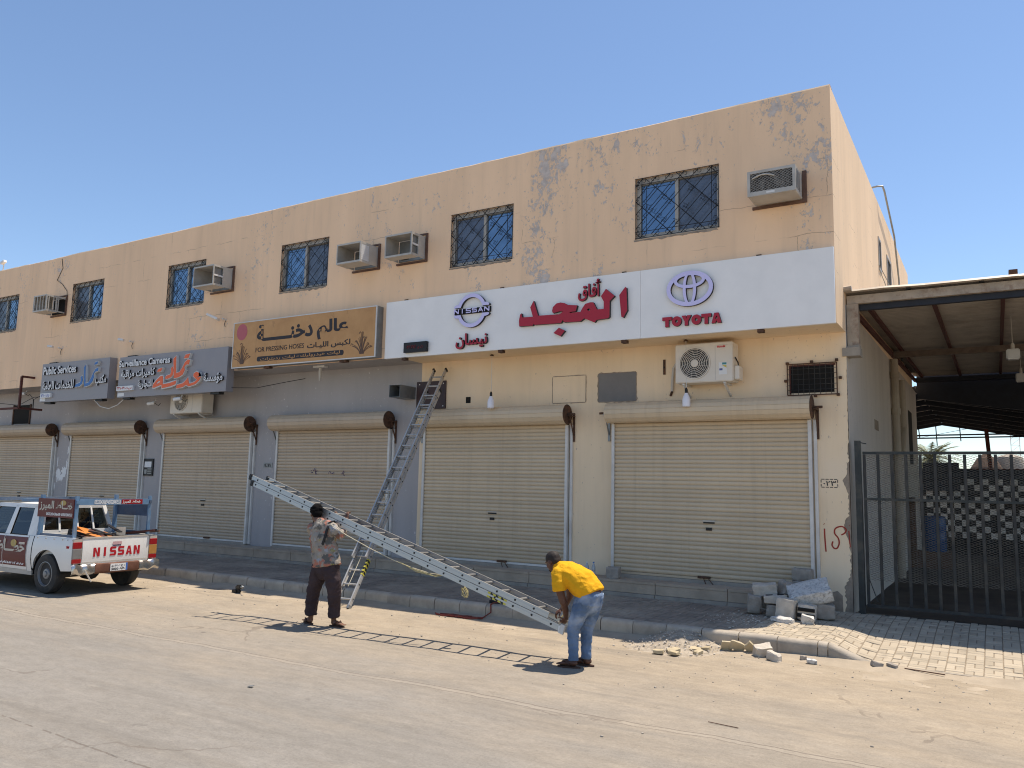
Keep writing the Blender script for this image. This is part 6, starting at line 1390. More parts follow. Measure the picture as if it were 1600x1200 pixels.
def fuse(mb, name, m, parent, voxel=.011, smooth=4, wrinkle=0., ws=9., seed=0.):
    """melt overlapping volumes into one continuous skin"""
    me = mb.mesh(name, m); o = bpy.data.objects.new(name, me); COL.objects.link(o)
    a = o.modifiers.new('r', 'REMESH'); a.mode = 'VOXEL'; a.voxel_size = voxel; b = o.modifiers.new('s', 'SMOOTH'); b.iterations = smooth; b.factor = .5
    dg = bpy.context.evaluated_depsgraph_get(); e = bpy.data.meshes.new_from_object(o.evaluated_get(dg)); bpy.data.objects.remove(o)
    if wrinkle:
        nn = [v.normal.copy() for v in e.vertices]
        for v, n_ in zip(e.vertices, nn):
            c = v.co; f = noise.noise(Vector((c.x*ws, c.y*ws, c.z*ws*1.3+seed)))+.5*noise.noise(Vector((c.x*ws*2.1, c.y*ws*2.1, c.z*ws*2.6+seed)))
            rg = 1-2*abs(noise.noise(Vector((c.x*ws*.9+seed, c.y*ws*.9, c.z*ws*1.8)))); v.co += n_*wrinkle*(f*.8+.75*rg)
    zs = min(v.co.z for v in e.vertices); ce = sum((v.co for v in e.vertices), Vector())/len(e.vertices); b_ = Vector((ce.x, ce.y, zs)); e.transform(Matrix.Translation(-b_))
    e.polygons.foreach_set('use_smooth', [True]*len(e.polygons)); e.materials.clear(); e.materials.append(m); e.name = name
    ob = bpy.data.objects.new(name, e); _link(ob, parent); ob.location = b_; WL[ob.name] = b_; return ob
def hand(mb, wrist, d, palm_n, thumb, curl, size=1.):
    """palm from the wrist along d, four fingers that curl towards palm_n, thumb on the thumb side"""
    w_ = Vector(wrist); d = Vector(d).normalized(); n_ = Vector(palm_n); n_ = (n_-d*n_.dot(d)).normalized(); t_ = Vector(thumb); t_ = (t_-d*t_.dot(d)-n_*t_.dot(n_)).normalized()
    limb(mb, [(*w_, .026*size, .019*size), (*(w_+d*.04*size), .038*size, .017*size), (*(w_+d*.085*size), .041*size, .014*size)], t_)
    for i, (off, ln) in enumerate(((.029, .072), (.010, .080), (-.010, .075), (-.029, .060))):
        p_ = w_+(d*.082+t_*off)*size; dd = d.copy(); pts = [(*p_, .0092*size, .0092*size)]
        for s_ in range(3):
            dd = (Matrix.Rotation(curl*(.8+.25*s_), 3, d.cross(n_)) @ dd); p_ = p_+dd*ln*size*(.45, .32, .26)[s_]; r = (.0088, .008, .007)[s_]*size; pts.append((*p_, r, r))
        limb(mb, pts, t_, 8)
    p_ = w_+(d*.025+t_*.03)*size; q_ = p_+(d*.35+t_*.75+n_*.25).normalized()*.035*size; r_ = q_+(d*.75+t_*.25+n_*.5).normalized()*.03*size; e_ = r_+(d*.8+n_*.6).normalized()*.024*size
    limb(mb, [(*p_, .013*size, .013*size), (*q_, .0115*size, .0115*size), (*r_, .0098*size, .0098*size), (*e_, .008*size, .008*size)], n_, 8)
def head(mb, c, fwd, up, s=1.):
    """skull, face, nose, ears, jaw; c is the centre of the skull"""
    f = Vector(fwd).normalized(); u = Vector(up); u = (u-f*u.dot(f)).normalized(); l = u.cross(f); rot = Matrix((f, l, u)).transposed(); c = Vector(c); P = lambda a, b, d: c+(f*a+l*b+u*d)*s
    ell(mb, P(-.012, 0, .028), .098*s, .077*s, .092*s, rot); ell(mb, P(.030, 0, -.035), .066*s, .063*s, .085*s, rot); ell(mb, P(.052, 0, -.085), .036*s, .042*s, .032*s, rot)
    limb(mb, [(*P(.088, 0, .0), .009*s, .009*s), (*P(.108, 0, -.032), .013*s, .015*s)], l, 8); ell(mb, P(.080, 0, .022), .02*s, .055*s, .012*s, rot); ell(mb, P(.084, 0, -.062), .012*s, .024*s, .009*s, rot); ell(mb, P(.082, 0, -.076), .013*s, .022*s, .008*s, rot)
    for sg in (1, -1): ell(mb, P(-.008, sg*.078, -.01), .026*s, .010*s, .034*s, rot); ell(mb, P(.062, sg*.040, -.022), .02*s, .024*s, .02*s, rot)
    return P, rot
def foot(mb, heel, d, L=.25):
    h = Vector(heel); d = Vector(d).normalized(); s_ = d.cross(Vector((0, 0, 1)))
    limb(mb, [(*(h+d*.03+Vector((0, 0, .040))), .033, .034), (*(h+d*.10+Vector((0, 0, .040))), .036, .036), (*(h+d*.17+Vector((0, 0, .030))), .043, .022), (*(h+d*(L-.045)+Vector((0, 0, .024))), .044, .015)], s_)
    for k, (o_, ln) in enumerate(((-.030, .052), (-.010, .048), (.008, .043), (.023, .036), (.036, .03))):
        p_ = h+d*(L-.055)+s_*o_+Vector((0, 0, .024)); limb(mb, [(*p_, .011, .010), (*(p_+d*ln), .010 if k else .013, .009)], s_, 8)
def sandal(heel, d, parent, L=.26):
    h = Vector(heel); d = Vector(d).normalized(); s_ = d.cross(Vector((0, 0, 1))); mb = MB(); out = []
    for k in range(20):
        a = 2*math.pi*k/20; u = math.cos(a); v = math.sin(a)*(.046 if u > 0 else .036); out.append(h+d*(L/2+u*L*.54-.01)+s_*v)
    n = 20; mb._add([(*p.xy, .002) for p in out]+[(*p.xy, .020) for p in out], [tuple(reversed(range(n))), tuple(range(n, 2*n))]+[(i, (i+1) % n, n+(i+1) % n, n+i) for i in range(n)])
    mb.build('sandal', M['sandal'], parent); mb = MB(); t_ = h+d*(L-.06)+Vector((0, 0, .05))
    for sg in (1, -1): q_ = h+d*(L*.42)+s_*sg*.044+Vector((0, 0, .015)); mb.tube([t_, (t_+q_)/2+s_*sg*.016+Vector((0, 0, .035)), q_+s_*sg*.004+Vector((0, 0, .02)), q_], .0085, 6)
    mb.build('sandal_strap', M['sandal'], parent)

# the man under the ladder: back to us, right shoulder under the rails
p1 = thing('person', 'man in patterned shirt and plum trousers carrying the ladder on his shoulder, back turned', 'person', (-8.52, 8.88, 0)); B = MB()
Y1 = 8.80
P_, rot_ = head(B, (-8.70, Y1+.03, 1.60), (-.75, .62, -.30), (0, 0, 1))
limb(B, [(-8.645, Y1-.01, 1.53, .056, .056), (-8.58, Y1-.02, 1.44, .066, .06)])
limb(B, [(-8.52, Y1, 1.40, .17, .10), (-8.48, Y1, 1.15, .15, .10), (-8.44, Y1, .90, .16, .11)])
limb(B, [(-8.33, Y1-.01, 1.41, .055, .055), (-8.20, Y1-.02, 1.33, .046, .046)]); limb(B, [(-8.20, Y1-.02, 1.31, .045, .045), (-8.22, Y1+.16, 1.42, .038, .038), (-8.30, Y1+.25, 1.54, .028, .028)])
hand(B, (-8.30, Y1+.25, 1.54), (-.2, .25, 1), (.1, 1, .15), (-1, 0, 0), .75)
limb(B, [(-8.76, Y1+.02, 1.38, .052, .052), (-8.84, Y1+.20, 1.26, .042, .042)]); limb(B, [(-8.84, Y1+.20, 1.26, .042, .042), (-8.72, Y1+.34, 1.42, .034, .034), (-8.62, Y1+.36, 1.52, .028, .028)])
hand(B, (-8.62, Y1+.36, 1.52), (.35, .0, 1), (0, -.4, .6), (1, 0, 0), .7)
limb(B, [(-8.56, Y1, .86, .08, .09), (-8.66, Y1+.02, .52, .055, .06), (-8.74, Y1+.06, .10, .036, .04), (-8.745, Y1+.065, .055, .036, .04)]); limb(B, [(-8.32, Y1, .86, .08, .09), (-8.30, Y1+.05, .52, .055, .06), (-8.35, Y1+.13, .10, .036, .04), (-8.355, Y1+.135, .055, .036, .04)])
FD1, FD2 = Vector((-.92, .30, 0)).normalized(), Vector((.93, .05, 0)).normalized(); h1, h2 = Vector((-8.705, Y1+.05, .018)), Vector((-8.39, Y1+.13, .018)); foot(B, h1, FD1); foot(B, h2, FD2)
body1 = fuse(B, 'body', M['skin1'], p1, .0085, 4); sandal(h1-FD1*.02, FD1, p1); sandal(h2-FD2*.02, FD2, p1)
B = MB(); ell(B, P_(-.025, 0, .048), .108, .090, .092, rot_); ell(B, P_(-.065, 0, .0), .062, .078, .075, rot_); ell(B, P_(-.06, .02, .09), .06, .06, .04, rot_); ell(B, P_(.03, -.01, .105), .06, .065, .035, rot_)
for k in range(60): a, b = rnd.uniform(0, 6.28), rnd.uniform(-.2, 1.4); ell(B, P_(-.03+.098*math.cos(a)*math.cos(b)*(.95 if math.cos(a) < 0 else .6), .084*math.sin(a)*math.cos(b), .045+.088*math.sin(b)), .021, .021, .021, None, 8)
fuse(B, 'hair', M['hair'], p1, .007, 1)
B = MB(); ell(B, P_(.055, 0, -.085), .042, .050, .036, rot_); fuse(B, 'beard', M['hair'], p1, .007, 2)
B = MB()
limb(B, [(-8.60, Y1, 1.47, .085, .075), (-8.54, Y1-.005, 1.42, .225, .112), (-8.53, Y1-.005, 1.30, .235, .128), (-8.48, Y1, 1.12, .220, .130), (-8.445, Y1, .98, .232, .142), (-8.42, Y1, .865, .252, .152)], ends=(0,))
limb(B, [(-8.34, Y1-.01, 1.415, .085, .085), (-8.24, Y1-.02, 1.36, .078, .078), (-8.19, Y1+.0, 1.32, .070, .070), (-8.195, Y1+.08, 1.365, .064, .064)], ends=(0,)); limb(B, [(-8.74, Y1+.01, 1.40, .082, .082), (-8.82, Y1+.13, 1.31, .072, .072), (-8.85, Y1+.20, 1.28, .062, .062)])
fuse(B, 'shirt', M['shirt1'], p1, .008, 2, .014, 8., 2.)
B = MB(); limb(B, [(-8.59, Y1, 1.475, .070, .062), (-8.575, Y1, 1.50, .068, .060)]); fuse(B, 'collar', M['shirt1'], p1, .009, 2)
B = MB()
limb(B, [(-8.43, Y1, .97, .205, .125), (-8.435, Y1, .88, .232, .145), (-8.44, Y1, .80, .225, .14)])
limb(B, [(-8.545, Y1, .84, .115, .135), (-8.60, Y1+.01, .68, .108, .115), (-8.675, Y1+.02, .50, .092, .098), (-8.715, Y1+.045, .30, .085, .09), (-8.735, Y1+.055, .15, .086, .09)], ends=(0,)); limb(B, [(-8.335, Y1, .84, .115, .135), (-8.30, Y1+.02, .68, .108, .115), (-8.285, Y1+.05, .50, .092, .098), (-8.325, Y1+.10, .30, .082, .088), (-8.345, Y1+.125, .15, .084, .088)], ends=(0,))
fuse(B, 'trousers', M['trouser1'], p1, .008, 2, .011, 8., 5.)
mb = MB(); q = [(-8.40, Y1-.128, 1.18), (-8.345, Y1-.142, 1.28), (-8.325, Y1-.125, 1.40), (-8.335, Y1-.06, 1.505), (-8.35, Y1+.03, 1.515), (-8.36, Y1+.11, 1.42)]
for a, b in zip(q, q[1:]): mb.bar(a, b, .042, .012, (0, -1, .3))
mb.build('shoulder_strap', M['strapblack'], p1)

# the man at the foot of the ladder: bent at the hips, arms down to the rails
p2 = thing('person', 'man in yellow t-shirt and blue jeans bending to lift the lower ladder end', 'person', (-4.28, 8.75, 0)); B = MB(); Y2 = 8.74
P_, rot_ = head(B, (-4.665, Y2+.01, 1.185), (-.90, .22, -.42), (-.42, 0, .9))
limb(B, [(-4.625, Y2+.01, 1.155, .056, .058), (-4.53, Y2+.01, 1.12, .066, .064)], (0, 1, 0))
limb(B, [(-4.50, Y2, 1.08, .15, .10), (-4.30, Y2, 1.02, .14, .11), (-4.14, Y2, .86, .15, .12)], (0, 1, 0))
limb(B, [(-4.50, Y2-.17, 1.04, .056, .056), (-4.46, Y2-.18, .86, .048, .050), (-4.43, Y2-.16, .74, .043, .045)], (0, 1, 0)); limb(B, [(-4.43, Y2-.16, .76, .043, .045), (-4.44, Y2-.08, .64, .038, .040), (-4.47, Y2+.00, .535, .028, .028)], (0, 1, 0))
hand(B, (-4.47, Y2+.00, .535), (-.55, .25, -.55), (.1, .45, .9), (-.5, -.8, .2), .65)
limb(B, [(-4.54, Y2+.17, 1.05, .056, .056), (-4.54, Y2+.21, .86, .046, .048), (-4.55, Y2+.25, .76, .042, .043)], (0, 1, 0)); limb(B, [(-4.55, Y2+.25, .77, .042, .043), (-4.60, Y2+.24, .66, .036, .036), (-4.645, Y2+.22, .60, .027, .027)], (0, 1, 0))
hand(B, (-4.645, Y2+.22, .60), (-.6, -.2, -.5), (0, .3, -1), (.3, -.9, .3), .6)
limb(B, [(-4.20, Y2-.085, .78, .07, .07), (-4.335, Y2-.085, .42, .045, .045), (-4.328, Y2-.08, .10, .037, .036), (-4.32, Y2-.08, .055, .038, .036)], (0, 1, 0)); limb(B, [(-4.16, Y2+.085, .78, .07, .07), (-4.25, Y2+.10, .42, .045, .045), (-4.25, Y2+.10, .10, .037, .036), (-4.235, Y2+.10, .055, .038, .036)], (0, 1, 0))
g1, g2_ = Vector((-4.275, Y2-.085, .018)), Vector((-4.185, Y2+.105, .018)); FD = Vector((-.97, -.18, 0)).normalized(); FE = Vector((-.99, .08, 0)).normalized(); foot(B, g1, FD); foot(B, g2_, FE)
fuse(B, 'body', M['skin2'], p2, .0085, 4); sandal(g1-FD*.02, FD, p2); sandal(g2_-FE*.02, FE, p2)
B = MB(); ell(B, P_(-.016, 0, .036), .1, .0805, .090, rot_); ell(B, P_(-.06, 0, -.005), .052, .072, .06, rot_); hb = fuse(B, 'hair', M['crop'], p2, .007, 2)
B = MB(); ell(B, P_(.056, 0, -.080), .041, .047, .034, rot_); fuse(B, 'beard', M['crop'], p2, .007, 2)
B = MB()
limb(B, [(-4.575, Y2+.005, 1.125, .085, .075), (-4.50, Y2, 1.09, .205, .12), (-4.40, Y2, 1.045, .215, .145), (-4.26, Y2, .965, .205, .168), (-4.165, Y2, .885, .20, .155), (-4.14, Y2, .845, .196, .150)], (0, 1, 0), ends=(0,))
limb(B, [(-4.50, Y2-.15, 1.06, .088, .088), (-4.475, Y2-.185, .97, .082, .085), (-4.462, Y2-.187, .875, .076, .082)], (0, 1, 0), ends=(0,)); limb(B, [(-4.53, Y2+.15, 1.06, .085, .085), (-4.54, Y2+.185, .97, .078, .08), (-4.54, Y2+.20, .89, .072, .077)], (0, 1, 0), ends=(0,))
fuse(B, 'tshirt', M['shirt2'], p2, .008, 2, .009, 8., 9.)
B = MB()
limb(B, [(-4.185, Y2, .875, .172, .122), (-4.15, Y2, .82, .192, .145), (-4.165, Y2, .74, .188, .14)], (0, 1, 0))
limb(B, [(-4.19, Y2-.085, .78, .100, .122), (-4.27, Y2-.085, .60, .086, .096), (-4.335, Y2-.085, .43, .070, .074), (-4.335, Y2-.082, .25, .060, .060), (-4.328, Y2-.08, .085, .056, .058)], (0, 1, 0), ends=(0,)); limb(B, [(-4.155, Y2+.085, .78, .100, .122), (-4.195, Y2+.095, .60, .086, .096), (-4.25, Y2+.10, .43, .070, .074), (-4.255, Y2+.10, .25, .060, .060), (-4.25, Y2+.10, .09, .056, .058)], (0, 1, 0), ends=(0,))
fuse(B, 'jeans', M['jeans'], p2, .008, 2, .009, 9., 3.)
B = MB(); limb(B, [(-4.182, Y2, .900, .180, .130), (-4.166, Y2, .872, .186, .136)], (0, 1, 0)); fuse(B, 'belt', M['belt'], p2, .010, 2)

# ------------------------------------------------------------------ rubble, litter, small things
M['block'] = plain('pale_concrete_block', (.54, .48, .40), .95, 0, .2, 8, (.60, .56, .50), 4, .5, .9, 70)
M['block_grey'] = plain('grey_concrete_block', (.34, .30, .255), .95, 0, .25, 8, (.44, .39, .33), 4, .5, .9, 70)
M['speck'] = plain('speckled_foam_concrete', (.60, .58, .54), .95, 0, .1, 8, (.14, .13, .12), 26, .9, .9, 60)
M['tile_cream'] = plain('cream_tile', (.50, .41, .26), .6, 0, .15, 8, (.38, .30, .2), 4, .5, .3, 60)
def rough_block(name, label, cat, c, size, rot, m, holes=0, jag=.012, group=None):
    """a chunk of masonry: a box with chipped, uneven corners, and open cells where the break shows them"""
    bm = bmesh.new(); bmesh.ops.create_cube(bm, size=1); bmesh.ops.subdivide_edges(bm, edges=list(bm.edges), cuts=5, use_grid_fill=True)
    sd = rnd.uniform(0, 50)
    for v in bm.verts:
        p_ = Vector((v.co.x*size[0], v.co.y*size[1], v.co.z*size[2])); k = sum(1 for q in v.co if abs(q) > .45)
        nv = Vector((noise.noise(p_*9+Vector((sd, 0, 0))), noise.noise(p_*9+Vector((0, sd, 0))), noise.noise(p_*9+Vector((0, 0, sd)))))
        n2 = abs(noise.noise(p_*28+Vector((sd, sd, 0)))); v.co = p_*(1-(.07 if k == 3 else .025 if k == 2 else 0)-(n2*.09 if k >= 2 else 0))+nv*jag*(1.7 if k >= 2 else .7)
    me = bpy.data.meshes.new(name); bm.to_mesh(me); bm.free(); me.materials.append(m)
    o = bpy.data.objects.new(name, me); COL.objects.link(o); o.rotation_euler = [R(a) for a in rot]; o.location = c; WL[o.name] = Vector(c); tag(o, label, cat, group)
    for k in range(holes):
        mb = MB(); w_ = size[0]/holes; mb.box(-size[0]/2+w_*(k+.2), -size[0]/2+w_*(k+.8), -size[1]*.3, size[1]*.3, size[2]/2-.02, size[2]/2+.004) if size[2] < size[0] else None
        if mb.v: ch = bpy.data.objects.new('cell_opening', mb.mesh('cell_opening', M['darkhole'])); COL.objects.link(ch); ch.parent = o
    return o
Z = WALK_Z
rough_block('concrete_block', 'pale block standing upright at the left of the rubble pile', 'block', (-3.32, 12.86, Z+.15), (.19, .19, .27), (4, 5, 20), M['block_grey'])
rough_block('concrete_block', 'sunlit block lying on top of the left end of the rubble pile', 'block', (-3.18, 12.98, Z+.37), (.36, .19, .18), (8, -4, 14), M['block'], 0)
rough_block('broken_block', 'broken hollow block in the middle of the rubble pile', 'block', (-2.98, 12.80, Z+.26), (.34, .2, .12), (0, -6, 12), M['block'], 2)
rough_block('broken_block', 'ribbed block shard under the broken hollow block', 'block', (-2.98, 12.80, Z+.09), (.26, .2, .17), (0, 0, 8), M['block_grey'], 0)
rough_block('concrete_block', 'front pale block with its cells towards the road in the rubble pile', 'block', (-2.78, 12.62, Z+.155), (.27, .2, .31), (0, 6, -6), M['block'], 0, .010)
rough_block('broken_block', 'split half block beside the front pale block', 'block', (-2.50, 12.68, Z+.12), (.26, .2, .23), (0, 3, 4), M['block'], 0)
for k in range(2): MB().box(-2.62, -2.38, 12.565, 12.585, Z+.06+.085*k, Z+.11+.085*k).build('cell_opening', M['darkhole'], bpy.data.objects['broken_block.002'])
MB().box(-2.88, -2.82, 12.72, 12.76, Z+.342, Z+.347).build('cell_opening', M['darkhole'], bpy.data.objects['concrete_block.002'])
rough_block('foam_concrete_slab', 'large speckled slab tipped on the right of the rubble pile', 'slab', (-2.52, 12.98, Z+.37), (.62, .42, .20), (24, -14, 16), M['speck'], 0, .022)
rough_block('broken_block', 'dark chunk behind the speckled slab of the rubble pile', 'block', (-2.82, 13.18, Z+.33), (.38, .28, .28), (10, 14, 40), M['block_grey'], 0, .03)
rough_block('broken_block', 'grey chunk propping the right end of the speckled slab', 'block', (-2.30, 13.0, Z+.12), (.28, .26, .22), (0, 0, 10), M['block_grey'])
rough_block('broken_block', 'grey chunk buried at the back of the rubble pile', 'block', (-3.1, 13.22, Z+.2), (.36, .24, .3), (5, 5, 5), M['block_grey'])
rough_block('concrete_block', 'grey block on the step end beside the rightmost shutter', 'block', (-2.74, 13.72, .565), (.36, .19, .20), (0, 0, 3), M['block_grey']); rough_block('concrete_block', 'upper grey block of the two stacked on the step end', 'block', (-2.76, 13.74, .765), (.32, .19, .19), (0, 0, -4), M['block_grey'])
rough_block('white_rubble', 'flat white chip lying in front of the rubble pile', 'rubble', (-2.78, 12.34, Z+.03), (.34, .14, .06), (4, 3, -12), M['speck'], 0, .02); rough_block('white_rubble', 'white chip at the right foot of the rubble pile', 'rubble', (-2.44, 12.40, Z+.06), (.18, .13, .11), (20, 10, 20), M['speck'], 0, .02)
rough_block('concrete_block', 'grey block on the step between the two right shutters', 'block', (-6.02, 13.62, .565), (.24, .19, .20), (0, 0, 6), M['block_grey'], 0, .008)
# loose pieces on the road by the kerb
rough_block('road_rubble', 'largest white block fragment on the road below the kerb', 'rubble', (-2.66, 10.70, .075), (.20, .17, .13), (8, -8, 30), M['block'], 0, .02); rough_block('road_rubble', 'second white fragment beside the largest on the road', 'rubble', (-2.48, 10.52, .05), (.17, .12, .10), (0, 8, -20), M['block'], 0, .018); rough_block('road_rubble', 'small white chip on the road near the kerb ramp', 'rubble', (-2.05, 10.62, .03), (.11, .06, .05), (5, 0, 10), M['speck'], 0, .012); rough_block('road_rubble', 'dark stone on the road below the kerb end', 'rubble', (-2.18, 10.78, .03), (.08, .06, .05), (0, 0, 30), M['block_grey'], 0, .014); rough_block('road_rubble', 'grey stone at the foot of the driveway pavers', 'rubble', (-1.35, 10.86, .04), (.10, .07, .06), (0, 10, 30), M['block_grey'], 0, .014); rough_block('road_rubble', 'second grey stone at the foot of the driveway pavers', 'rubble', (-1.18, 10.90, .04), (.12, .06, .05), (0, 0, -20), M['block_grey'], 0, .014)
rough_block('road_rubble', 'pale chip in the shade behind the man in yellow', 'rubble', (-5.05, 10.20, .035), (.16, .10, .06), (6, 0, 10), M['block'], 0, .014)
for k, (x, y, a, s_, lb) in enumerate(((-3.80, 10.02, 10, .13, 'leftmost'), (-3.66, 10.17, 40, .15, 'second'), (-3.60, 10.04, -10, .12, 'third'), (-3.45, 10.42, 20, .14, 'fourth'), (-3.37, 10.30, 60, .12, 'fifth'), (-3.36, 10.55, 0, .12, 'sixth'))):
    rough_block('tile_fragment', lb+' of the cream tile fragments scattered on the road, counted from the yellow man', 'tile', (x, y, .035), (s_, s_*.7, .045), (4, -4, a), M['tile_cream'], 0, .012)
for k, (x, y, lb) in enumerate(((-3.14, 10.75, 'small upright cream tile shard leaning on the kerb'), (-3.02, 10.80, 'broad cream tile shard leaning on the kerb'), (-2.85, 10.82, 'flat cream tile shard by the kerb'))): rough_block('tile_fragment', lb, 'tile', (x, y, .07), (.14+.05*(k == 1), .03, .13), (30, 20*k, 30), M['tile_cream'], 0, .014)
# heap of mortar and gravel ramped against the kerb
def heap_z(x, y): return .19*math.exp(-((x+3.78)/.42)**2)*max(0, min(1, (y-9.9)/1.05))**1.3+.018*noise.noise((x*9, y*9, 0))
mb = MB(); mb.grid([[(x, y, heap_z(x, y)-.012) for x in dense(-5.0, -2.9, 50)] for y in dense(9.75, 10.99, 30)]); g = mb.build('gravel_heap', plain('mortar_rubble', (.36, .305, .235), .98, 0, .3, 12, (.46, .395, .31), 6, .6, 1., 45), smooth=True); tag(g, 'low heap of mortar and gravel ramped against the kerb', 'heap', kind='stuff')
ico = bmesh.new(); bmesh.ops.create_icosphere(ico, subdivisions=1, radius=1); IV = [v.co.copy() for v in ico.verts]; IF = [[v.index for v in f.verts] for f in ico.faces]; ico.free()
def pebbles(name, label, n, place, m, r0, r1):
    mb = MB()
    for k in range(n):
        x, y, z = place(); r = r0*(r1/r0)**(rnd.random()**2.2); a = rnd.uniform(0, 6.28); sc = (rnd.uniform(.7, 1.4), rnd.uniform(.6, 1.1), rnd.uniform(.4, .8)); c, s_ = math.cos(a), math.sin(a)
        vs = [(x+r*(v.x*sc[0]*c-v.y*sc[1]*s_), y+r*(v.x*sc[0]*s_+v.y*sc[1]*c), z+r*.3+r*v.z*sc[2]) for v in [q*rnd.uniform(.8, 1.15) for q in IV]]; mb._add(vs, IF)
    o = mb.build(name, m); return tag(o, label, 'gravel', kind='stuff')
pebbles('gravel', 'grit and pebbles scattered on the sandy road edge', 900, lambda: (lambda x, y: (x, y, bumpy(x, y)))(rnd.uniform(-16, 2.), 10.9-abs(rnd.gauss(0, 1.6))), M['block_grey'], .004, .018)
pebbles('gravel', 'pale chips scattered round the rubble', 260, lambda: (lambda x, y: (x, y, walk_z(x, y)))(rnd.gauss(-3.0, .45), min(13.3, max(11.15, rnd.gauss(12.3, .45)))), M['block'], .006, .026)
pebbles('gravel', 'crumbs of mortar on the heap by the kerb', 320, lambda: (lambda x, y: (x, y, heap_z(x, y)))(rnd.gauss(-3.75, .4), rnd.uniform(10.1, 10.95)), M['block'], .005, .024)
pebbles('gravel', 'brown grit along the kerb foot', 500, lambda: (lambda x: (x, KERB_Y-.02-abs(rnd.gauss(0, .13)), .0))(rnd.uniform(-16, -2)), M['brickdust'], .004, .016)
# drifted sand and dust along the kerb foot
def drift_z(x, y): 
    u = (KERB_Y+.015-y)/(.42+.25*noise.noise((x*.6, 0, 3))); return .075*(.6+.6*noise.noise((x*.9, 0, 0)))*max(0, 1-u)**1.6-.004+.006*noise.noise((x*6, y*6, 0))
mb = MB(); mb.grid([[(x, y, drift_z(x, y)) for x in dense(-26, 2, 280)] for y in dense(KERB_Y-.8, KERB_Y+.012, 12)]); o = mb.build('sand_drift', plain('drift_sand', (.37, .305, .225), .97, 0, .18, 3, (.46, .385, .29), 2, .6, .6, 50), smooth=True); tag(o, 'thin drift of sand along the foot of the kerb', 'sand', kind='stuff')
# bottles, cable, dropped tool
M['pet'] = plain('clear_plastic', (.42, .44, .45), .15, 0, .2, 20, None, 1, 0, 0, 30, .7)
for k, (x, lb) in enumerate(((-6.55, 'left of the two empty plastic bottles on the step'), (-6.44, 'right of the two empty plastic bottles on the step'))):
    bo = thing('plastic_bottle', lb, 'bottle', (x, 13.62, .465)); mb = MB(); mb.lathe([(.028, 0), (.034, .01), (.034, .06), (.031, .075), (.034, .09), (.034, .16), (.026, .19), (.013, .225), (.013, .235)], (x, 13.62+.05*k, .466), (0, 0, 1), 14); mb.build('bottle_body', M['pet'], bo, 50); mb = MB(); mb.lathe([(.016, 0), (.016, .02)], (x, 13.62+.05*k, .702), (0, 0, 1), 10); mb.build('cap', M['blue'] if k else M['paperwhite'], bo)
rc = thing('red_cable', 'tangled red extension cable lying on the kerb and road', 'cable', (-7.3, 10.9, 0)); M['redcable'] = plain('dusty_red_cable', (.20, .035, .02), .6, 0, .3, 20)
for k in range(5):
    ph = rnd.uniform(0, 6); mb = MB(); mb.tube([(-7.55+.42*math.cos(ph+t_*.9)*(.5+.08*k)+.04*t_, 10.70+.07*math.sin(ph+t_*1.3), .018+.008*((t_+k) % 3)) for t_ in range(9)], .011, 6); mb.build('cable_loop', M['redcable'], rc)
mb = MB(); mb.tube([(-7.2, 10.72, .02), (-6.98, 10.80, .03), (-6.92, 10.93, .10), (-6.95, 10.97, .215), (-6.98, 11.1, .222), (-6.9, 11.4, .216), (-6.7, 11.6, .215), (-6.85, 11.75, .215), (-6.6, 11.8, .215)], .011, 6); mb.build('cable_run', M['redcable'], rc)
MB().obox((-7.02, 11.22, .225), (.09, .02, 0), (-.01, .04, 0), (0, 0, .02)).build('socket_strip', M['iron'], rc)
dt = thing('power_tool', 'black cordless drill dropped on the road by the kerb', 'tool', (-12.1, 10.42, 0)); c = Vector((-12.12, 10.42, .05))
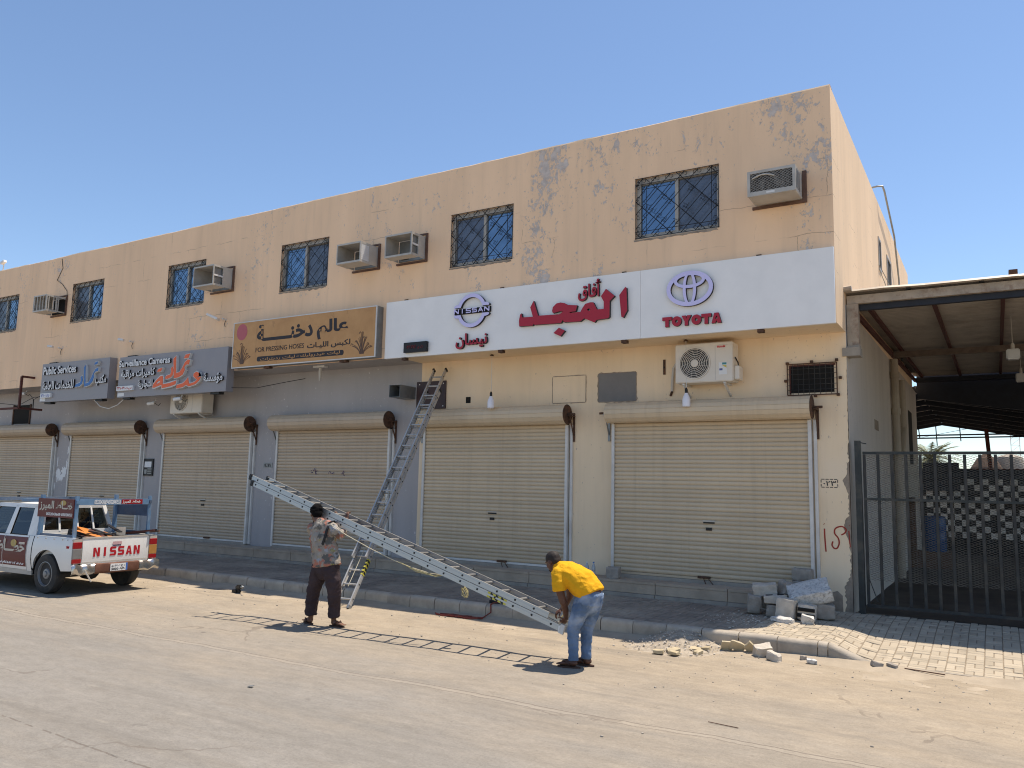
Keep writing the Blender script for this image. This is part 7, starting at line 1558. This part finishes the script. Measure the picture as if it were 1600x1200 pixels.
o = MB().obox(c+Vector((0, 0, .06)), (.10, -.03, .01), (.01, .04, 0), (0, 0, .04)).build('tool_body', M['black'], dt); bevelled(o.data, .02, 2); o = MB().obox(c+Vector((-.03, 0, -.005)), (.025, 0, .04), (0, .02, 0), (-.05, 0, .05)).build('tool_handle', M['black'], dt); bevelled(o.data, .01); o = MB().obox(c+Vector((-.10, .0, -.02)), (.06, 0, 0), (0, .045, 0), (0, 0, .03)).build('battery', M['black'], dt); bevelled(o.data, .01); mb = MB(); mb.lathe([(.03, 0), (.02, .04), (.008, .05), (.006, .12)], c+Vector((.10, -.03, .07)), (1, -.3, .1), 10); mb.build('chuck', M['greybox'], dt)
for k, (x, y, lb) in enumerate(((-6.6, 5.9, 'flat grey scrap lying on the road in front of the carried ladder'), (-2.2, 7.4, 'thin dark stick on the sandy road right of the man in yellow'))):
    if k == 0: o = MB().obox((x, y, .012), (.03, .006, .004), (-.006, .018, 0), (0, 0, .003)).build('litter', M['greybox'])
    else: o = MB().bar((x-.14, y+.015, .012), (x+.14, y-.015, .012), .006, .006).build('stick', M['wood'])
    tag(o, lb, 'litter')
ro = MB().bar((-1.05, 10.9, .03), (-.62, 10.82, .03), .012, .012).build('stick', M['wood']); tag(ro, 'short dark rod lying at the foot of the driveway pavers', 'litter')
ra = thing('roof_antenna', 'small white aerial bracket on the parapet at the left edge', 'aerial', (-27.6, 13.2, 8.67)); MB().tube([(-27.6, 13.2, 8.6), (-27.55, 13.2, 8.95)], .018, 6).build('mast', M['rail'], ra); MB().obox((-27.5, 13.15, 8.95), (.10, 0, .03), (0, .05, 0), (-.01, 0, .035)).build('head', M['white'], ra)
# ------------------------------------------------------------------ repeats of one kind share a group
GROUPS = {'air_conditioner_cage': 'air conditioner cages on the upper wall', 'concrete_block': 'whole blocks by the shops', 'broken_block': 'broken blocks of the rubble pile', 'road_rubble': 'loose stones on the road by the kerb', 'tile_fragment': 'cream tile fragments on the road', 'white_rubble': 'white chips by the rubble pile', 'shop_sign': 'signs over the shops', 'hanging_bulb': 'bulbs hanging from the soffit', 'hanging_lamp': 'lamps under the canopy', 'flood_light': 'flood lights on the upper wall', 'security_camera': 'cameras under the signs', 'steel_strip': 'strips in the truck load', 'steel_bar': 'bars in the truck load', 'plastic_bottle': 'bottles on the step', 'condenser_unit': 'condensers under the soffit', 'ladder': 'extension ladders', 'blocked_opening': 'closed wall openings', 'slack_cable': 'loose cables on the facade', 'house_number': 'numbers on the shop walls', 'person': 'men with the ladder', 'stick': 'sticks on the ground'}
for o in bpy.data.objects:
    k = o.name.split('.')[0]
    if o.parent is None and k in GROUPS: o['group'] = GROUPS[k]
